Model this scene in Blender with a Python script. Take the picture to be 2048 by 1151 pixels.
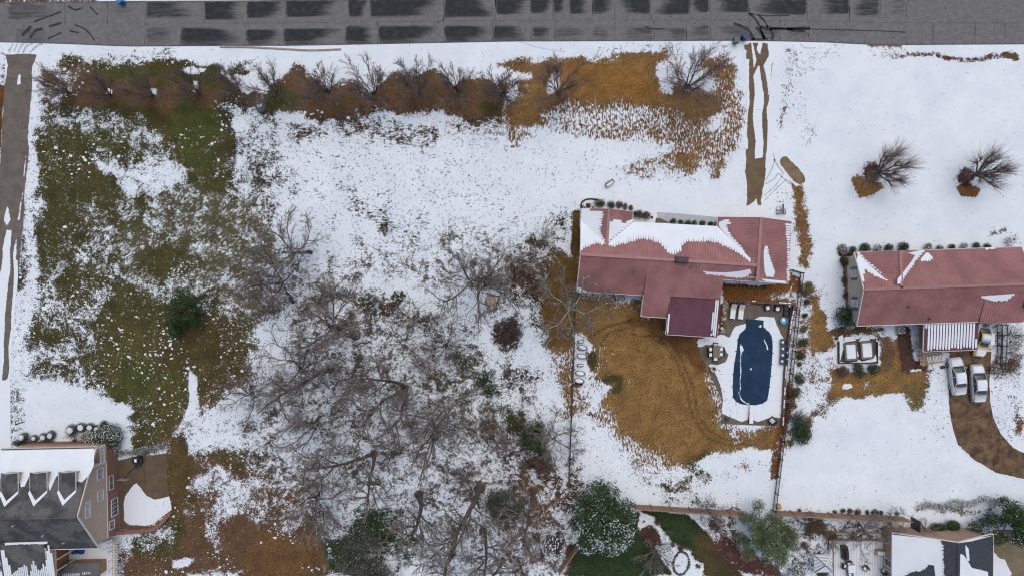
import bpy, math, random
import numpy as np
from mathutils import Vector, Matrix

# ------------------------------------------------------------------ camera, sky, sun, exposure
for o in list(bpy.data.objects):
    bpy.data.objects.remove(o)
SC = bpy.context.scene
COL = SC.collection
S = 16.0            # photograph pixels per metre on the ground
HC = 85.333         # flying height of the camera
CX, CY = 1024.0, 575.5

cam = bpy.data.cameras.new('camera')
cam.sensor_width = 36.0
cam.lens = 24.0
cam.clip_start = 0.5
cam.clip_end = 6000.0
camo = bpy.data.objects.new('camera', cam)
camo.location = (0, 0, HC)
camo.rotation_euler = (0, 0, 0)
COL.objects.link(camo)
SC.camera = camo

SUN_EL, SUN_AZ = math.radians(70), math.radians(15)
world = bpy.data.worlds.new('World')
SC.world = world
world.use_nodes = True
wn = world.node_tree
bg = wn.nodes['Background']
sky = wn.nodes.new('ShaderNodeTexSky')
sky.sky_type = 'NISHITA'
sky.sun_disc = False
sky.sun_elevation = SUN_EL
sky.sun_rotation = SUN_AZ
sky.air_density = 1.0
sky.dust_density = 4.5
sky.ozone_density = 1.0
sky.altitude = 200
wn.links.new(sky.outputs[0], bg.inputs[0])
bg.inputs[1].default_value = 0.13
sun = bpy.data.lights.new('sun', 'SUN')
sun.energy = 0.9
sun.angle = math.radians(75)
sun.color = (1.0, 0.955, 0.90)
suno = bpy.data.objects.new('sun', sun)
suno.rotation_euler = (math.pi / 2 - SUN_EL, 0, math.pi - SUN_AZ)
suno.location = (0, 0, 120)
COL.objects.link(suno)
SC.view_settings.view_transform = 'Standard'
SC.view_settings.look = 'None'
SC.view_settings.gamma = 1.0
SC.view_settings.exposure = 0.0
SC.cycles.use_denoising = True
SC.cycles.filter_width = 1.15
SC.cycles.max_bounces = 6
SC.cycles.diffuse_bounces = 2
SC.cycles.glossy_bounces = 2
SC.cycles.transparent_max_bounces = 4

# ------------------------------------------------------------------ helpers
def W(px, py, z=0.0):
    """the world point at height z seen at photograph pixel (px, py)"""
    k = (HC - z) / HC / S
    return Vector(((px - CX) * k, (CY - py) * k, z))

class MB:
    """collects shapes; build() links them as ONE mesh object"""
    def __init__(self):
        self.v, self.f = [], []
        self.nv, self.nf, self.n = [], [], 0   # numpy blocks: (verts, quads or tris)
    def add(self, vs, fs):
        b = len(self.v)
        self.v.extend([tuple(p) for p in vs])
        self.f.extend([tuple(i + b for i in q) for q in fs])
        return self
    def block(self, verts, faces):
        self.nv.append(np.asarray(verts, float)); self.nf.append(np.asarray(faces, int))
        return self
    def box(self, c, s, rz=0.0, rx=0.0, ry=0.0):
        m = Matrix.Rotation(rz, 3, 'Z') @ Matrix.Rotation(ry, 3, 'Y') @ Matrix.Rotation(rx, 3, 'X')
        h = Vector(s) * 0.5
        vs = [Vector(c) + m @ Vector((h.x * i, h.y * j, h.z * k)) for i in (-1, 1) for j in (-1, 1) for k in (-1, 1)]
        return self.add(vs, [(0, 1, 3, 2), (4, 6, 7, 5), (0, 4, 5, 1), (2, 3, 7, 6), (0, 2, 6, 4), (1, 5, 7, 3)])
    def bbox(self, c, s, b, rz=0.0):
        """box with bevelled vertical and top edges"""
        hx, hy, hz = s[0] / 2, s[1] / 2, s[2]
        ring = []
        for (ox, oy, z) in ((0, 0, 0), (0, 0, hz - b), (b, b, hz)):
            for (sx, sy) in ((1, 1), (-1, 1), (-1, -1), (1, -1)):
                ax, ay = sx * (hx - ox), sy * (hy - oy)
                pts = [(ax, ay - sy * b), (ax - sx * b, ay)]
                if sx * sy < 0: pts.reverse()
                ring += [(p[0], p[1], z) for p in pts]
        m = Matrix.Rotation(rz, 3, 'Z')
        vs = [Vector(c) + m @ Vector(p) for p in ring]
        fs = []
        for r in range(2):
            for i in range(8):
                j = (i + 1) % 8
                fs.append((r * 8 + i, r * 8 + j, r * 8 + 8 + j, r * 8 + 8 + i))
        fs.append(tuple(range(16, 24))); fs.append(tuple(reversed(range(8))))
        return self.add(vs, fs)
    def prism(self, pts, z0, z1):
        """flat outline (x, y) raised from z0 to z1"""
        n = len(pts)
        a = sum(pts[i][0] * pts[(i + 1) % n][1] - pts[(i + 1) % n][0] * pts[i][1] for i in range(n))
        if a < 0: pts = list(reversed(pts))
        vs = [(p[0], p[1], z0) for p in pts] + [(p[0], p[1], z1) for p in pts]
        fs = [tuple(reversed(range(n))), tuple(range(n, 2 * n))]
        fs += [(i, (i + 1) % n, n + (i + 1) % n, n + i) for i in range(n)]
        return self.add(vs, fs)
    def slab(self, pts, off):
        """planar 3-D outline thickened along the vector off"""
        n = len(pts); off = Vector(off)
        vs = [Vector(p) for p in pts] + [Vector(p) + off for p in pts]
        fs = [tuple(range(n)), tuple(reversed(range(n, 2 * n)))]
        fs += [(i, n + i, n + (i + 1) % n, (i + 1) % n) for i in range(n)]
        return self.add(vs, fs)
    def tube(self, path, rad, k=6, cap=True):
        b = len(self.v); n = len(path)
        path = [Vector(p) for p in path]
        if not hasattr(rad, '__len__'): rad = [rad] * n
        prev = None
        for i, p in enumerate(path):
            d = (path[min(i + 1, n - 1)] - path[max(i - 1, 0)])
            d = d.normalized() if d.length > 1e-9 else Vector((0, 0, 1))
            if prev is None:
                u = d.orthogonal().normalized()
            else:
                u = prev - d * prev.dot(d)
                u = u.normalized() if u.length > 1e-6 else d.orthogonal().normalized()
            prev = u
            w = d.cross(u)
            for j in range(k):
                a = 2 * math.pi * j / k
                q = p + (u * math.cos(a) + w * math.sin(a)) * rad[i]
                self.v.append((q.x, q.y, q.z))
        for i in range(n - 1):
            for j in range(k):
                j2 = (j + 1) % k
                self.f.append((b + i * k + j, b + i * k + j2, b + (i + 1) * k + j2, b + (i + 1) * k + j))
        if cap and k > 2:
            self.f.append(tuple(b + j for j in reversed(range(k))))
            self.f.append(tuple(b + (n - 1) * k + j for j in range(k)))
        return self
    def lathe(self, c, prof, k=12, sx=1.0, sy=1.0):
        b = len(self.v)
        for (r, z) in prof:
            for j in range(k):
                a = 2 * math.pi * j / k
                self.v.append((c[0] + r * sx * math.cos(a), c[1] + r * sy * math.sin(a), c[2] + z))
        for i in range(len(prof) - 1):
            for j in range(k):
                j2 = (j + 1) % k
                self.f.append((b + i * k + j, b + i * k + j2, b + (i + 1) * k + j2, b + (i + 1) * k + j))
        self.f.append(tuple(b + j for j in reversed(range(k))))
        self.f.append(tuple(b + (len(prof) - 1) * k + j for j in range(k)))
        return self
    def mesh(self, name):
        me = bpy.data.meshes.new(name)
        V = np.array(self.v, float).reshape(-1, 3)
        loops, starts, tot = [], [], 0
        if self.f:
            for q in self.f:
                starts.append(tot); loops.extend(q); tot += len(q)
        loops = [np.array(loops, int)]; starts = [np.array(starts, int)]
        Vs = [V]; nb = len(V)
        for v, f in zip(self.nv, self.nf):
            Vs.append(v); w = f.shape[1]
            starts.append(tot + np.arange(len(f)) * w)
            loops.append((f + nb).ravel()); tot += f.size; nb += len(v)
        V = np.concatenate(Vs); L = np.concatenate(loops).astype(np.int32); ST = np.concatenate(starts).astype(np.int32)
        me.vertices.add(len(V)); me.vertices.foreach_set('co', V.ravel())
        me.loops.add(len(L)); me.loops.foreach_set('vertex_index', L)
        me.polygons.add(len(ST)); me.polygons.foreach_set('loop_start', ST)
        me.update(calc_edges=True)
        me.validate()
        me.polygons.foreach_set('use_smooth', np.zeros(len(me.polygons), bool))
        return me
    def build(self, name, mat, parent=None, smooth=False):
        me = self.mesh(name)
        o = bpy.data.objects.new(name, me)
        COL.objects.link(o)
        if mat is not None: me.materials.append(mat)
        if smooth: me.polygons.foreach_set('use_smooth', [True] * len(me.polygons))
        if parent is not None: o.parent = parent
        return o

def tag(o, label=None, cat=None, group=None, kind=None):
    for k, v in (('label', label), ('category', cat), ('group', group), ('kind', kind)):
        if v: o[k] = v
    return o

def thing(name, label, cat, loc=(0, 0, 0), rz=0.0, group=None):
    o = bpy.data.objects.new(name, None)
    o.empty_display_size = 0.3
    COL.objects.link(o)
    o.location = loc; o.rotation_euler = (0, 0, rz)
    return tag(o, label, cat, group)

KIDS = {}
def copy_tree(o, parent=None):
    c = o.copy()
    COL.objects.link(c)
    if parent is not None: c.parent = parent
    for ch in list(o.children):
        copy_tree(ch, c)
    return c

ORD = ['first', 'second', 'third', 'fourth', 'fifth', 'sixth', 'seventh', 'eighth', 'ninth', 'tenth', 'eleventh', 'twelfth', 'thirteenth', 'fourteenth']

# ------------------------------------------------------------------ materials
MATS = {}
def lin(c):
    """sRGB 0-255 to linear"""
    return tuple(((x / 255) / 12.92 if x / 255 < 0.04045 else ((x / 255 + 0.055) / 1.055) ** 2.4) for x in c)

class NT:
    def __init__(self, name):
        self.m = bpy.data.materials.new(name); self.m.use_nodes = True
        self.t = self.m.node_tree
        self.b = self.t.nodes['Principled BSDF']
    def n(self, typ, ins=None, **kw):
        nd = self.t.nodes.new(typ)
        for k, v in kw.items(): setattr(nd, k, v)
        for k, v in (ins or {}).items(): self.set(nd.inputs[k], v)
        return nd
    def set(self, sock, v):
        if isinstance(v, bpy.types.NodeSocket): self.t.links.new(v, sock)
        elif isinstance(v, bpy.types.Node): self.t.links.new(v.outputs[0], sock)
        else:
            if sock.type == 'RGBA' and len(v) == 3: v = (*v, 1)
            sock.default_value = v
    def math(self, op, a, b=None, clamp=False):
        nd = self.n('ShaderNodeMath', operation=op, use_clamp=clamp)
        self.set(nd.inputs[0], a)
        if b is not None: self.set(nd.inputs[1], b)
        return nd.outputs[0]
    def mix(self, f, a, b, blend='MIX'):
        nd = self.n('ShaderNodeMix', data_type='RGBA', blend_type=blend)
        self.set(nd.inputs[0], f); self.set(nd.inputs[6], a); self.set(nd.inputs[7], b)
        return nd.outputs[2]
    def ramp(self, f, lo, hi, a=0.0, b=1.0, smooth=True):
        nd = self.n('ShaderNodeMapRange', interpolation_type='SMOOTHSTEP' if smooth else 'LINEAR')
        self.set(nd.inputs[0], f)
        for i, v in enumerate((lo, hi, a, b)): self.set(nd.inputs[i + 1], v)
        return nd.outputs[0]
    def noise(self, vec, scale, detail=3.0, rough=0.55, dist=0.0):
        return self.n('ShaderNodeTexNoise', {'Vector': vec, 'Scale': scale, 'Detail': detail, 'Roughness': rough, 'Distortion': dist}).outputs[0]
    def bump(self, h, strength, dist=0.05):
        nd = self.n('ShaderNodeBump', {'Height': h, 'Strength': strength, 'Distance': dist})
        self.set(self.b.inputs['Normal'], nd.outputs[0])

def mat(name, col, rough=0.7, var=0.25, scale=2.0, metal=0.0, bump=0.0, bscale=20.0, col2=None, spec=None, stretch=None, snow=0.0, snow_scale=3.0):
    """procedural surface: two tones mottled by noise, optional fine relief and lying snow"""
    if name in MATS: return MATS[name]
    t = NT(name)
    tc = t.n('ShaderNodeTexCoord').outputs['Object']
    if stretch:
        tc = t.n('ShaderNodeMapping', {'Vector': tc, 'Scale': stretch}).outputs[0]
    nz = t.noise(tc, scale, 4.0, 0.6)
    a = tuple(c * (1 - var) for c in col); b = tuple(min(1, c * (1 + var)) for c in (col2 or col))
    c = t.mix(t.ramp(nz, 0.3, 0.7), a, b)
    rnd = t.n('ShaderNodeObjectInfo').outputs['Random']
    c = t.mix(1.0, c, t.n('ShaderNodeCombineColor', {0: t.ramp(rnd, 0, 1, 0.9, 1.08), 1: t.ramp(rnd, 0, 1, 0.92, 1.07), 2: t.ramp(rnd, 0, 1, 0.92, 1.06)}).outputs[0], 'MULTIPLY')
    if snow > 0:
        up = t.n('ShaderNodeSeparateXYZ', {0: t.n('ShaderNodeNewGeometry').outputs['Normal']}).outputs[2]
        sn = t.noise(t.n('ShaderNodeNewGeometry').outputs['Position'], snow_scale, 3.0, 0.6)
        f = t.math('MULTIPLY', t.ramp(up, 0.35, 0.75), t.ramp(sn, 1 - snow - 0.04, 1 - snow + 0.04))
        c = t.mix(f, c, SNOWC)
    t.set(t.b.inputs['Base Color'], c)
    t.b.inputs['Roughness'].default_value = rough
    t.b.inputs['Metallic'].default_value = metal
    if spec is not None: t.b.inputs['Specular IOR Level'].default_value = spec
    if bump > 0: t.bump(t.noise(tc, bscale, 4.0, 0.6), bump, 0.03)
    MATS[name] = t.m
    return t.m

SNOWC = (0.745, 0.80, 0.845)

def snow_mat():
    t = NT('snow')
    p = t.n('ShaderNodeNewGeometry').outputs['Position']
    a = t.noise(p, 0.5, 4.0, 0.6)
    b = t.noise(p, 7.0, 4.0, 0.65)
    c = t.mix(t.ramp(a, 0.3, 0.7), (0.715, 0.775, 0.82), (0.775, 0.83, 0.865))
    t.set(t.b.inputs['Base Color'], c)
    t.b.inputs['Roughness'].default_value = 0.75
    t.b.inputs['Specular IOR Level'].default_value = 0.2
    t.bump(b, 0.5, 0.05)
    return t.m
M_SNOW = snow_mat()
# ------------------------------------------------------------------ ground cover fields (snow left lying or melted, and what grows there)
NR = np.random.RandomState(7)
WAVES = [(NR.uniform(-1, 1, 2) * f, NR.uniform(0, 6.28), 1 / f ** 0.9) for f in (0.02, 0.03, 0.045, 0.06, 0.09, 0.12, 0.16, 0.2, 0.26) for _ in range(4)]
def wob(x, y, seed):
    out = np.zeros_like(x)
    for (k, ph, a) in WAVES:
        out += a * np.sin(k[0] * (x + seed * 37) + k[1] * (y - seed * 53) + ph)
    return out / 55.0
def poly_dist(x, y, pts):
    """signed distance to an outline, positive inside, in photograph pixels"""
    d2 = np.full(x.shape, 1e18); ins = np.zeros(x.shape, bool)
    n = len(pts)
    for i in range(n):
        x0, y0 = pts[i]; x1, y1 = pts[(i + 1) % n]
        dx, dy = x1 - x0, y1 - y0
        L = dx * dx + dy * dy + 1e-9
        t = np.clip(((x - x0) * dx + (y - y0) * dy) / L, 0, 1)
        d2 = np.minimum(d2, (x - x0 - t * dx) ** 2 + (y - y0 - t * dy) ** 2)
        c = ((y0 > y) != (y1 > y)) & (x < dx * (y - y0) / (dy if abs(dy) > 1e-9 else 1e-9) + x0)
        ins ^= c
    d = np.sqrt(d2)
    return np.where(ins, d, -d)
def line_dist(x, y, pts):
    d2 = np.full(x.shape, 1e18)
    for i in range(len(pts) - 1):
        x0, y0 = pts[i]; x1, y1 = pts[i + 1]
        dx, dy = x1 - x0, y1 - y0
        t = np.clip(((x - x0) * dx + (y - y0) * dy) / (dx * dx + dy * dy + 1e-9), 0, 1)
        d2 = np.minimum(d2, (x - x0 - t * dx) ** 2 + (y - y0 - t * dy) ** 2)
    return np.sqrt(d2)

STRAW = lin((131, 101, 60)); STRAW2 = lin((122, 91, 55)); OLIVE = lin((72, 68, 36)); GREEN = lin((72, 76, 38))
BROWN = lin((98, 76, 54)); RED = lin((96, 74, 54)); LITTER = lin((92, 84, 76)); DKGREEN = lin((46, 62, 36))
DIRT = lin((96, 76, 58)); MULCH = lin((78, 56, 46)); DARK = lin((66, 58, 44)); GREY = lin((120, 118, 112)); CLAY = lin((86, 60, 50))
def R4(x0, y0, x1, y1): return [(x0, y0), (x1, y0), (x1, y1), (x0, y1)]
def EL(cx, cy, rx, ry, n=14): return [(cx + rx * math.cos(6.283 * i / n), cy + ry * math.sin(6.283 * i / n)) for i in range(n)]
# (outline, melted share, colour, feather in px, streak)
ZONES = [
 # roadside strip and the brush under the row of trees
 (R4(110, 106, 340, 134), .3, OLIVE, 8, 0),
 ([(70,150),(130,122),(250,130),(330,124),(400,122),(470,128),(512,150),(512,218),(480,232),(456,226),(440,262),(385,312),(330,300),(270,255),(185,216),(120,212),(80,205)], .985, OLIVE, 9, 0),
 ([(140,140),(230,150),(300,150),(250,200),(180,205),(110,195),(80,170)], 1, BROWN, 14, 0),
 (EL(275,175,40,22), 1, BROWN, 14, 0), (EL(365,180,36,20), 1, BROWN, 14, 0), (EL(440,180,40,26), 1, BROWN, 14, 0),
 (EL(385,245,38,34), 1, GREEN, 18, 0), (EL(230,150,30,14), .98, GREEN, 10, 0),
 ([(352,152),(380,142),(418,148),(410,156),(372,158)], .05, OLIVE, 4, 0),
 ([(442,142),(460,146),(490,150),(512,142),(512,172),(486,188),(470,172)], .06, OLIVE, 4, 0),
 (EL(220,184,8,8), .0, OLIVE, 3, 0), (EL(308,182,7,7), .0, OLIVE, 3, 0), (EL(397,172,8,12), .0, OLIVE, 3, 0), (EL(135,180,7,11), .05, OLIVE, 3, 0),
 ([(70,150),(100,140),(140,150),(120,180),(90,205),(66,200)], .45, BROWN, 10, 0), (EL(102,162,16,10), .97, BROWN, 6, 0),
 ([(512,196),(548,172),(572,160),(590,146),(612,148),(640,178),(652,190),(676,172),(694,152),(712,158),(738,190),(762,168),(786,150),(806,152),(832,182),(856,150),(876,146),(892,152),(906,182),(926,156),(950,152),(978,154),(996,190),(1020,190),(1060,165),(1060,200),(1000,215),(1000,262),(960,254),(900,246),(800,244),(764,240),(730,274),(660,270),(630,262),(606,240),(560,226),(530,240)], .985, BROWN, 8, 0),
 (EL(572,215,28,16), .99, GREEN, 12, 0), (EL(975,240,26,12), .97, OLIVE, 9, 0),
 ([(620,262),(735,262),(745,280),(690,290),(640,284)], .55, BROWN, 8, 0),
 ([(1000,122),(1110,116),(1220,108),(1240,96),(1320,98),(1326,114),(1310,128),(1330,160),(1345,190),(1300,220),(1200,220),(1100,240),(1040,262),(1004,255),(1000,215),(1060,180),(1030,150)], .95, STRAW2, 8, .5),
 ([(1050,170),(1132,138),(1298,132),(1320,160),(1345,196),(1400,214),(1424,236),(1380,256),(1290,232),(1160,216),(1080,260),(1012,252),(1000,215)], 1, STRAW, 16, .5),
 ([(1160,150),(1280,140),(1310,180),(1250,196),(1150,196)], 1, lin((132,96,50)), 18, .5),
 ([(1440,110),(1484,104),(1484,230),(1462,262),(1424,300),(1400,344),(1350,336),(1326,330),(1270,282),(1170,296),(1120,304),(1050,304),(1002,286),(1000,240),(1080,248),(1160,212),(1290,228),(1380,250),(1430,230)], .6, STRAW2, 12, 1),
 ([(1120,226),(1230,206),(1290,216),(1290,250),(1200,262),(1120,270)], .35, STRAW2, 16, 1),
 ([(1380,120),(1470,112),(1478,150),(1462,178),(1430,160),(1400,140)], .8, STRAW2, 9, .7),
 ([(1405,190),(1440,190),(1440,232),(1412,232)], 1, STRAW2, 10, .6),
 ([(1150,272),(1200,262),(1260,270),(1290,292),(1270,306),(1190,304),(1150,296)], .04, STRAW2, 7, 0),
 (EL(1116,178,16,15), .03, STRAW2, 6, 0), ([(1316,140),(1340,138),(1334,168),(1342,196),(1330,196),(1314,160)], .1, STRAW2, 6, 0), (EL(1352,172,22,26), .15, STRAW2, 10, 0),
 (EL(1044,146,26,9), .1, STRAW2, 5, 0), (EL(1028,170,8,14), .05, STRAW2, 5, 0),
 ([(1226,92),(1320,90),(1320,104),(1226,104)], .18, GREY, 4, 0),
 ([(1228,344),(1280,336),(1330,352),(1380,346),(1400,372),(1360,392),(1300,388),(1250,372)], .42, STRAW2, 10, .4),
 ([(1330,300),(1400,280),(1400,330),(1370,340)], .78, STRAW2, 8, .6), (EL(1430,338,12,16), .7, STRAW2, 6, .3),
 # left lawn
 ([(62,214),(180,214),(270,260),(330,300),(400,330),(520,300),(545,400),(540,640),(505,700),(440,800),(270,890),(200,790),(34,792),(40,600),(56,400)], .54, OLIVE, 10, 0),
 ([(70,218),(112,226),(170,300),(222,312),(246,350),(232,392),(200,402),(196,440),(182,470),(140,482),(112,520),(76,560),(66,480),(70,380)], .8, OLIVE, 12, 0),
 (EL(160,350,58,44), .94, OLIVE, 18, 0), (EL(180,240,40,20), .5, GREEN, 14, 0),
 ([(190,270),(330,305),(400,322),(420,300),(352,362),(290,412),(236,470),(216,440),(254,380)], .28, DARK, 14, 2),
 ([(306,348),(352,330),(345,368),(316,372)], .05, DARK, 8, 0),
 ([(330,285),(400,240),(450,225),(500,240),(500,300),(470,330),(432,376),(404,372),(364,326)], .84, OLIVE, 10, 0),
 (EL(425,262,40,30), .97, GREEN, 22, 0),
 ([(455,226),(512,230),(560,240),(600,262),(592,330),(560,400),(520,420),(480,380),(470,330),(500,290)], .42, DARK, 12, 0),
 ([(470,228),(500,228),(492,262),(470,262)], .05, DARK, 6, 0),
 ([(220,420),(300,400),(340,440),(300,520),(230,520),(200,480)], .64, OLIVE, 14, 2),
 ([(300,430),(520,390),(545,500),(545,640),(450,650),(400,560),(330,540),(280,500)], .62, lin((88,84,60)), 18, 2),
 (EL(345,540,46,26), .93, OLIVE, 14, 0), (EL(170,560,44,18), .9, OLIVE, 10, 0), (EL(85,655,36,18), .8, OLIVE, 10, 0),
 ([(235,600),(250,580),(270,570),(300,570),(350,600),(440,640),(505,690),(505,770),(470,840),(400,872),(270,892),(262,800),(240,782),(205,772),(190,750),(205,700),(225,650)], .85, OLIVE, 14, 0),
 ([(255,640),(330,640),(360,720),(340,850),(285,880),(270,800),(250,740)], .94, lin((80,74,40)), 18, 0),
 (EL(430,690,60,50), .9, lin((76,66,38)), 20, 0), (EL(480,760,30,60), .96, RED, 18, 0), (EL(300,770,36,30), .99, GREEN, 18, 0),
 ([(430,700),(480,690),(490,740),(450,760),(430,740)], .78, lin((76,66,38)), 10, 0),
 ([(376,736),(392,752),(401,800),(400,836),(392,868),(376,905),(330,905),(336,880),(360,850),(380,810)], .01, OLIVE, 3, 0),
 ([(15,792),(70,780),(160,788),(240,792),(278,806),(258,826),(256,850),(264,878),(262,900),(0,900),(8,800)], .01, OLIVE, 6, 0),
 ([(44,270),(74,270),(70,460),(62,640),(40,800),(20,800),(30,600),(48,420)], .17, DARK, 6, 0), (R4(40,100,72,270), .1, DARK, 8, 0),
 # lower left field
 ([(330,905),(410,830),(500,810),(640,830),(720,940),(690,1160),(250,1160),(258,1085),(340,1040)], .5, RED, 12, 0),
 ([(320,905),(420,890),(496,890),(480,950),(420,990),(372,1010),(344,980),(336,930)], .93, lin((86,72,44)), 10, 0),
 ([(268,1096),(340,1040),(400,1010),(450,1000),(500,1020),(560,1040),(600,1060),(650,1052),(690,1160),(250,1160)], .92, RED, 12, 0),
 ([(500,1085),(620,1050),(668,1100),(668,1160),(480,1160)], 1, lin((104,78,50)), 14, 0),
 ([(395,935),(470,950),(520,980),(500,1030),(455,1090),(430,1060),(440,1010),(390,985)], .33, RED, 12, 0),
 ([(262,1080),(330,1045),(370,1050),(360,1085),(300,1105),(262,1110)], .8, OLIVE, 8, 0), ([(270,1082),(320,1058),(362,1068),(330,1092),(280,1108)], .5, OLIVE, 8, 0),
 ([(344,1122),(386,1112),(378,1132),(346,1142)], .05, RED, 4, 0), ([(490,960),(600,930),(640,1000),(560,1030),(500,1020)], .55, RED, 14, 0),
 ([(400,832),(480,800),(600,840),(600,890),(480,890),(400,888)], .14, DARK, 10, 0),
 # open centre
 ([(520,250),(1000,262),(1000,330),(860,320),(700,330),(560,300)], .22, DARK, 14, 3),
 ([(560,240),(800,246),(980,258),(1000,280),(760,292),(600,280)], .45, lin((78,62,44)), 10, 3),
 ([(600,300),(1000,320),(1100,400),(1040,540),(860,560),(640,540),(560,430)], .16, DARK, 20, 3),
 ([(640,380),(740,400),(840,440),(820,480),(730,460),(680,430)], .4, DARK, 14, 3), (EL(760,500,40,16), .34, DARK, 12, 0), (EL(585,360,10,50), .34, DARK, 8, 0),
 ([(1000,280),(1160,300),(1190,410),(1040,400),(1000,360)], .05, DARK, 16, 0),
 # wood floor
 ([(525,560),(620,520),(860,500),(960,440),(1060,470),(1130,540),(1140,700),(1150,960),(1120,1160),(680,1160),(620,1020),(600,900),(520,760)], .37, LITTER, 18, 0),
 ([(540,600),(700,580),(780,640),(760,800),(700,1000),(620,960),(560,860),(520,740)], .45, lin((86,76,66)), 26, 0),
 ([(860,680),(960,690),(980,760),(960,860),(880,860),(820,760)], .52, lin((84,78,62)), 22, 0),
 ([(760,880),(1000,860),(1020,1000),(900,1000)], .45, LITTER, 24, 0), ([(640,1060),(760,1040),(820,1160),(660,1160)], .85, DKGREEN, 18, 0),
 ([(1040,840),(1120,860),(1130,1000),(1060,1030),(1020,930)], .6, MULCH, 20, 0), ([(1020,960),(1060,1000),(1050,1080),(1010,1060)], .6, RED, 16, 0),
 ([(720,560),(880,556),(960,600),(1020,680),(1040,700),(1000,740),(940,640),(850,600),(740,600)], .12, DARK, 12, 0),
 ([(1000,700),(1050,690),(1095,730),(1145,840),(1150,980),(1110,900),(1050,790),(1010,780)], .1, DARK, 10, 0),
 ([(540,830),(640,850),(620,900),(540,900)], .12, DARK, 10, 0),
 ([(965,600),(1000,585),(1020,600),(1010,620),(975,620)], .5, MULCH, 8, 0), (EL(1025,660,32,38), .75, lin((70,54,50)), 8, 0), (EL(1052,748,34,26), .5, lin((72,56,52)), 6, 0),
 # beside the middle house
 ([(1040,450),(1150,420),(1150,530),(1120,580),(1050,620),(1000,580),(980,540)], .46, DARK, 14, .2),
 ([(1010,530),(1070,520),(1090,600),(1030,610),(1000,580)], .75, lin((74,52,36)), 12, 0), (EL(955,545,36,14), .8, DARK, 10, 0),
 ([(1146,420),(1160,416),(1160,500),(1148,520),(1140,500)], 1, lin((92,70,40)), 3, 0),
 ([(1100,508),(1156,490),(1160,590),(1216,600),(1218,640),(1194,682),(1150,702),(1108,708),(1088,690),(1078,630)], .97, lin((104,80,44)), 9, .2),
 (EL(1195,640,20,18), 1, lin((62,80,36)), 12, 0), ([(1090,690),(1146,660),(1146,860),(1120,860),(1110,760)], .55, lin((124,92,50)), 12, .8),
 # back lawn of the middle house
 ([(1150,700),(1172,640),(1216,596),(1290,610),(1290,640),(1440,690),(1450,830),(1562,850),(1562,905),(1480,945),(1400,985),(1310,975),(1250,920),(1165,850),(1150,760)], .5, STRAW2, 16, .9),
 ([(1174,650),(1216,598),(1290,612),(1300,640),(1390,676),(1404,740),(1424,800),(1436,850),(1562,856),(1560,896),(1470,890),(1424,908),(1380,938),(1360,930),(1330,890),(1300,850),(1260,820),(1220,785),(1192,740),(1178,700)], 1, STRAW, 15, .6),
 ([(1290,640),(1395,676),(1402,740),(1370,720),(1330,690)], 1, lin((104,72,42)), 14, .2), (EL(1215,765,22,12), 1, OLIVE, 9, 0), (EL(1193,722,8,14), 1, OLIVE, 6, 0),
 ([(1145,840),(1190,850),(1240,920),(1262,975),(1200,970),(1140,970)], .06, DARK, 12, 0),
 ([(1290,965),(1400,950),(1450,975),(1400,990),(1330,990)], .55, OLIVE, 10, .3), ([(1430,944),(1500,926),(1510,940),(1440,958)], .8, STRAW2, 6, .4),
 ([(1395,920),(1440,900),(1540,900),(1550,930),(1500,920),(1430,940)], .02, STRAW2, 5, 0),
 ([(1395,960),(1560,930),(1550,1005),(1430,1000)], .03, STRAW2, 10, 0),
 ([(1148,660),(1166,660),(1192,690),(1186,704),(1172,700),(1166,720),(1178,744),(1174,770),(1160,776),(1146,776)], .05, STRAW2, 4, 0), (EL(1158,770,10,6), .95, MULCH, 3, 0),
 ([(1200,780),(1235,780),(1220,800),(1194,830),(1190,800)], .1, STRAW2, 6, 0),
 ([(1445,560),(1600,560),(1600,604),(1450,600)], .97, lin((122,82,42)), 4, 0), ([(1540,592),(1600,590),(1600,606),(1545,604)], .4, STRAW2, 5, .3), (R4(1436,600,1452,676), .97, lin((104,66,38)), 4, 0),
 # strip between the two red roofs
 ([(1582,372),(1612,380),(1612,470),(1622,500),(1616,530),(1590,520),(1582,440)], .82, STRAW2, 6, .3), ([(1560,376),(1600,370),(1590,420),(1560,410)], .2, STRAW2, 8, 0),
 ([(1562,90),(1580,100),(1574,200),(1568,262),(1558,262)], .42, lin((120,92,66)), 5, .2), ([(1575,100),(1610,96),(1612,130),(1580,150)], .4, STRAW2, 8, .2),
 (EL(1602,270,10,12), .4, lin((110,76,60)), 6, .2), ([(1595,180),(1612,180),(1610,290),(1600,290)], .14, GREY, 8, 0),
 ([(1584,540),(1612,550),(1604,700),(1586,840),(1560,960),(1544,960),(1560,860),(1574,700)], .78, lin((110,72,44)), 4, .2),
 ([(1604,560),(1660,560),(1660,640),(1640,720),(1660,740),(1640,800),(1590,880),(1580,860),(1600,700)], .4, lin((124,88,56)), 8, .2),
 ([(1598,600),(1618,600),(1612,720),(1600,820),(1582,830),(1590,720)], .25, STRAW2, 6, 0),
 ([(1636,590),(1662,650),(1668,700),(1650,708),(1620,700),(1624,640)], 1, STRAW, 6, .2), ([(1648,586),(1682,590),(1680,640),(1660,640)], .05, STRAW, 6, 0),
 ([(1664,730),(1690,740),(1760,740),(1764,690),(1768,666),(1800,664),(1814,690),(1822,724),(1870,736),(1862,786),(1780,792),(1690,806),(1640,850),(1606,898),(1590,880),(1630,810),(1664,770),(1640,760)], 1, STRAW, 6, .2),
 ([(1640,700),(1670,690),(1664,740),(1620,750),(1616,720)], .4, STRAW2, 8, .3), ([(1610,750),(1650,744),(1652,780),(1600,830),(1594,810)], .14, STRAW2, 8, 0),
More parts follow.
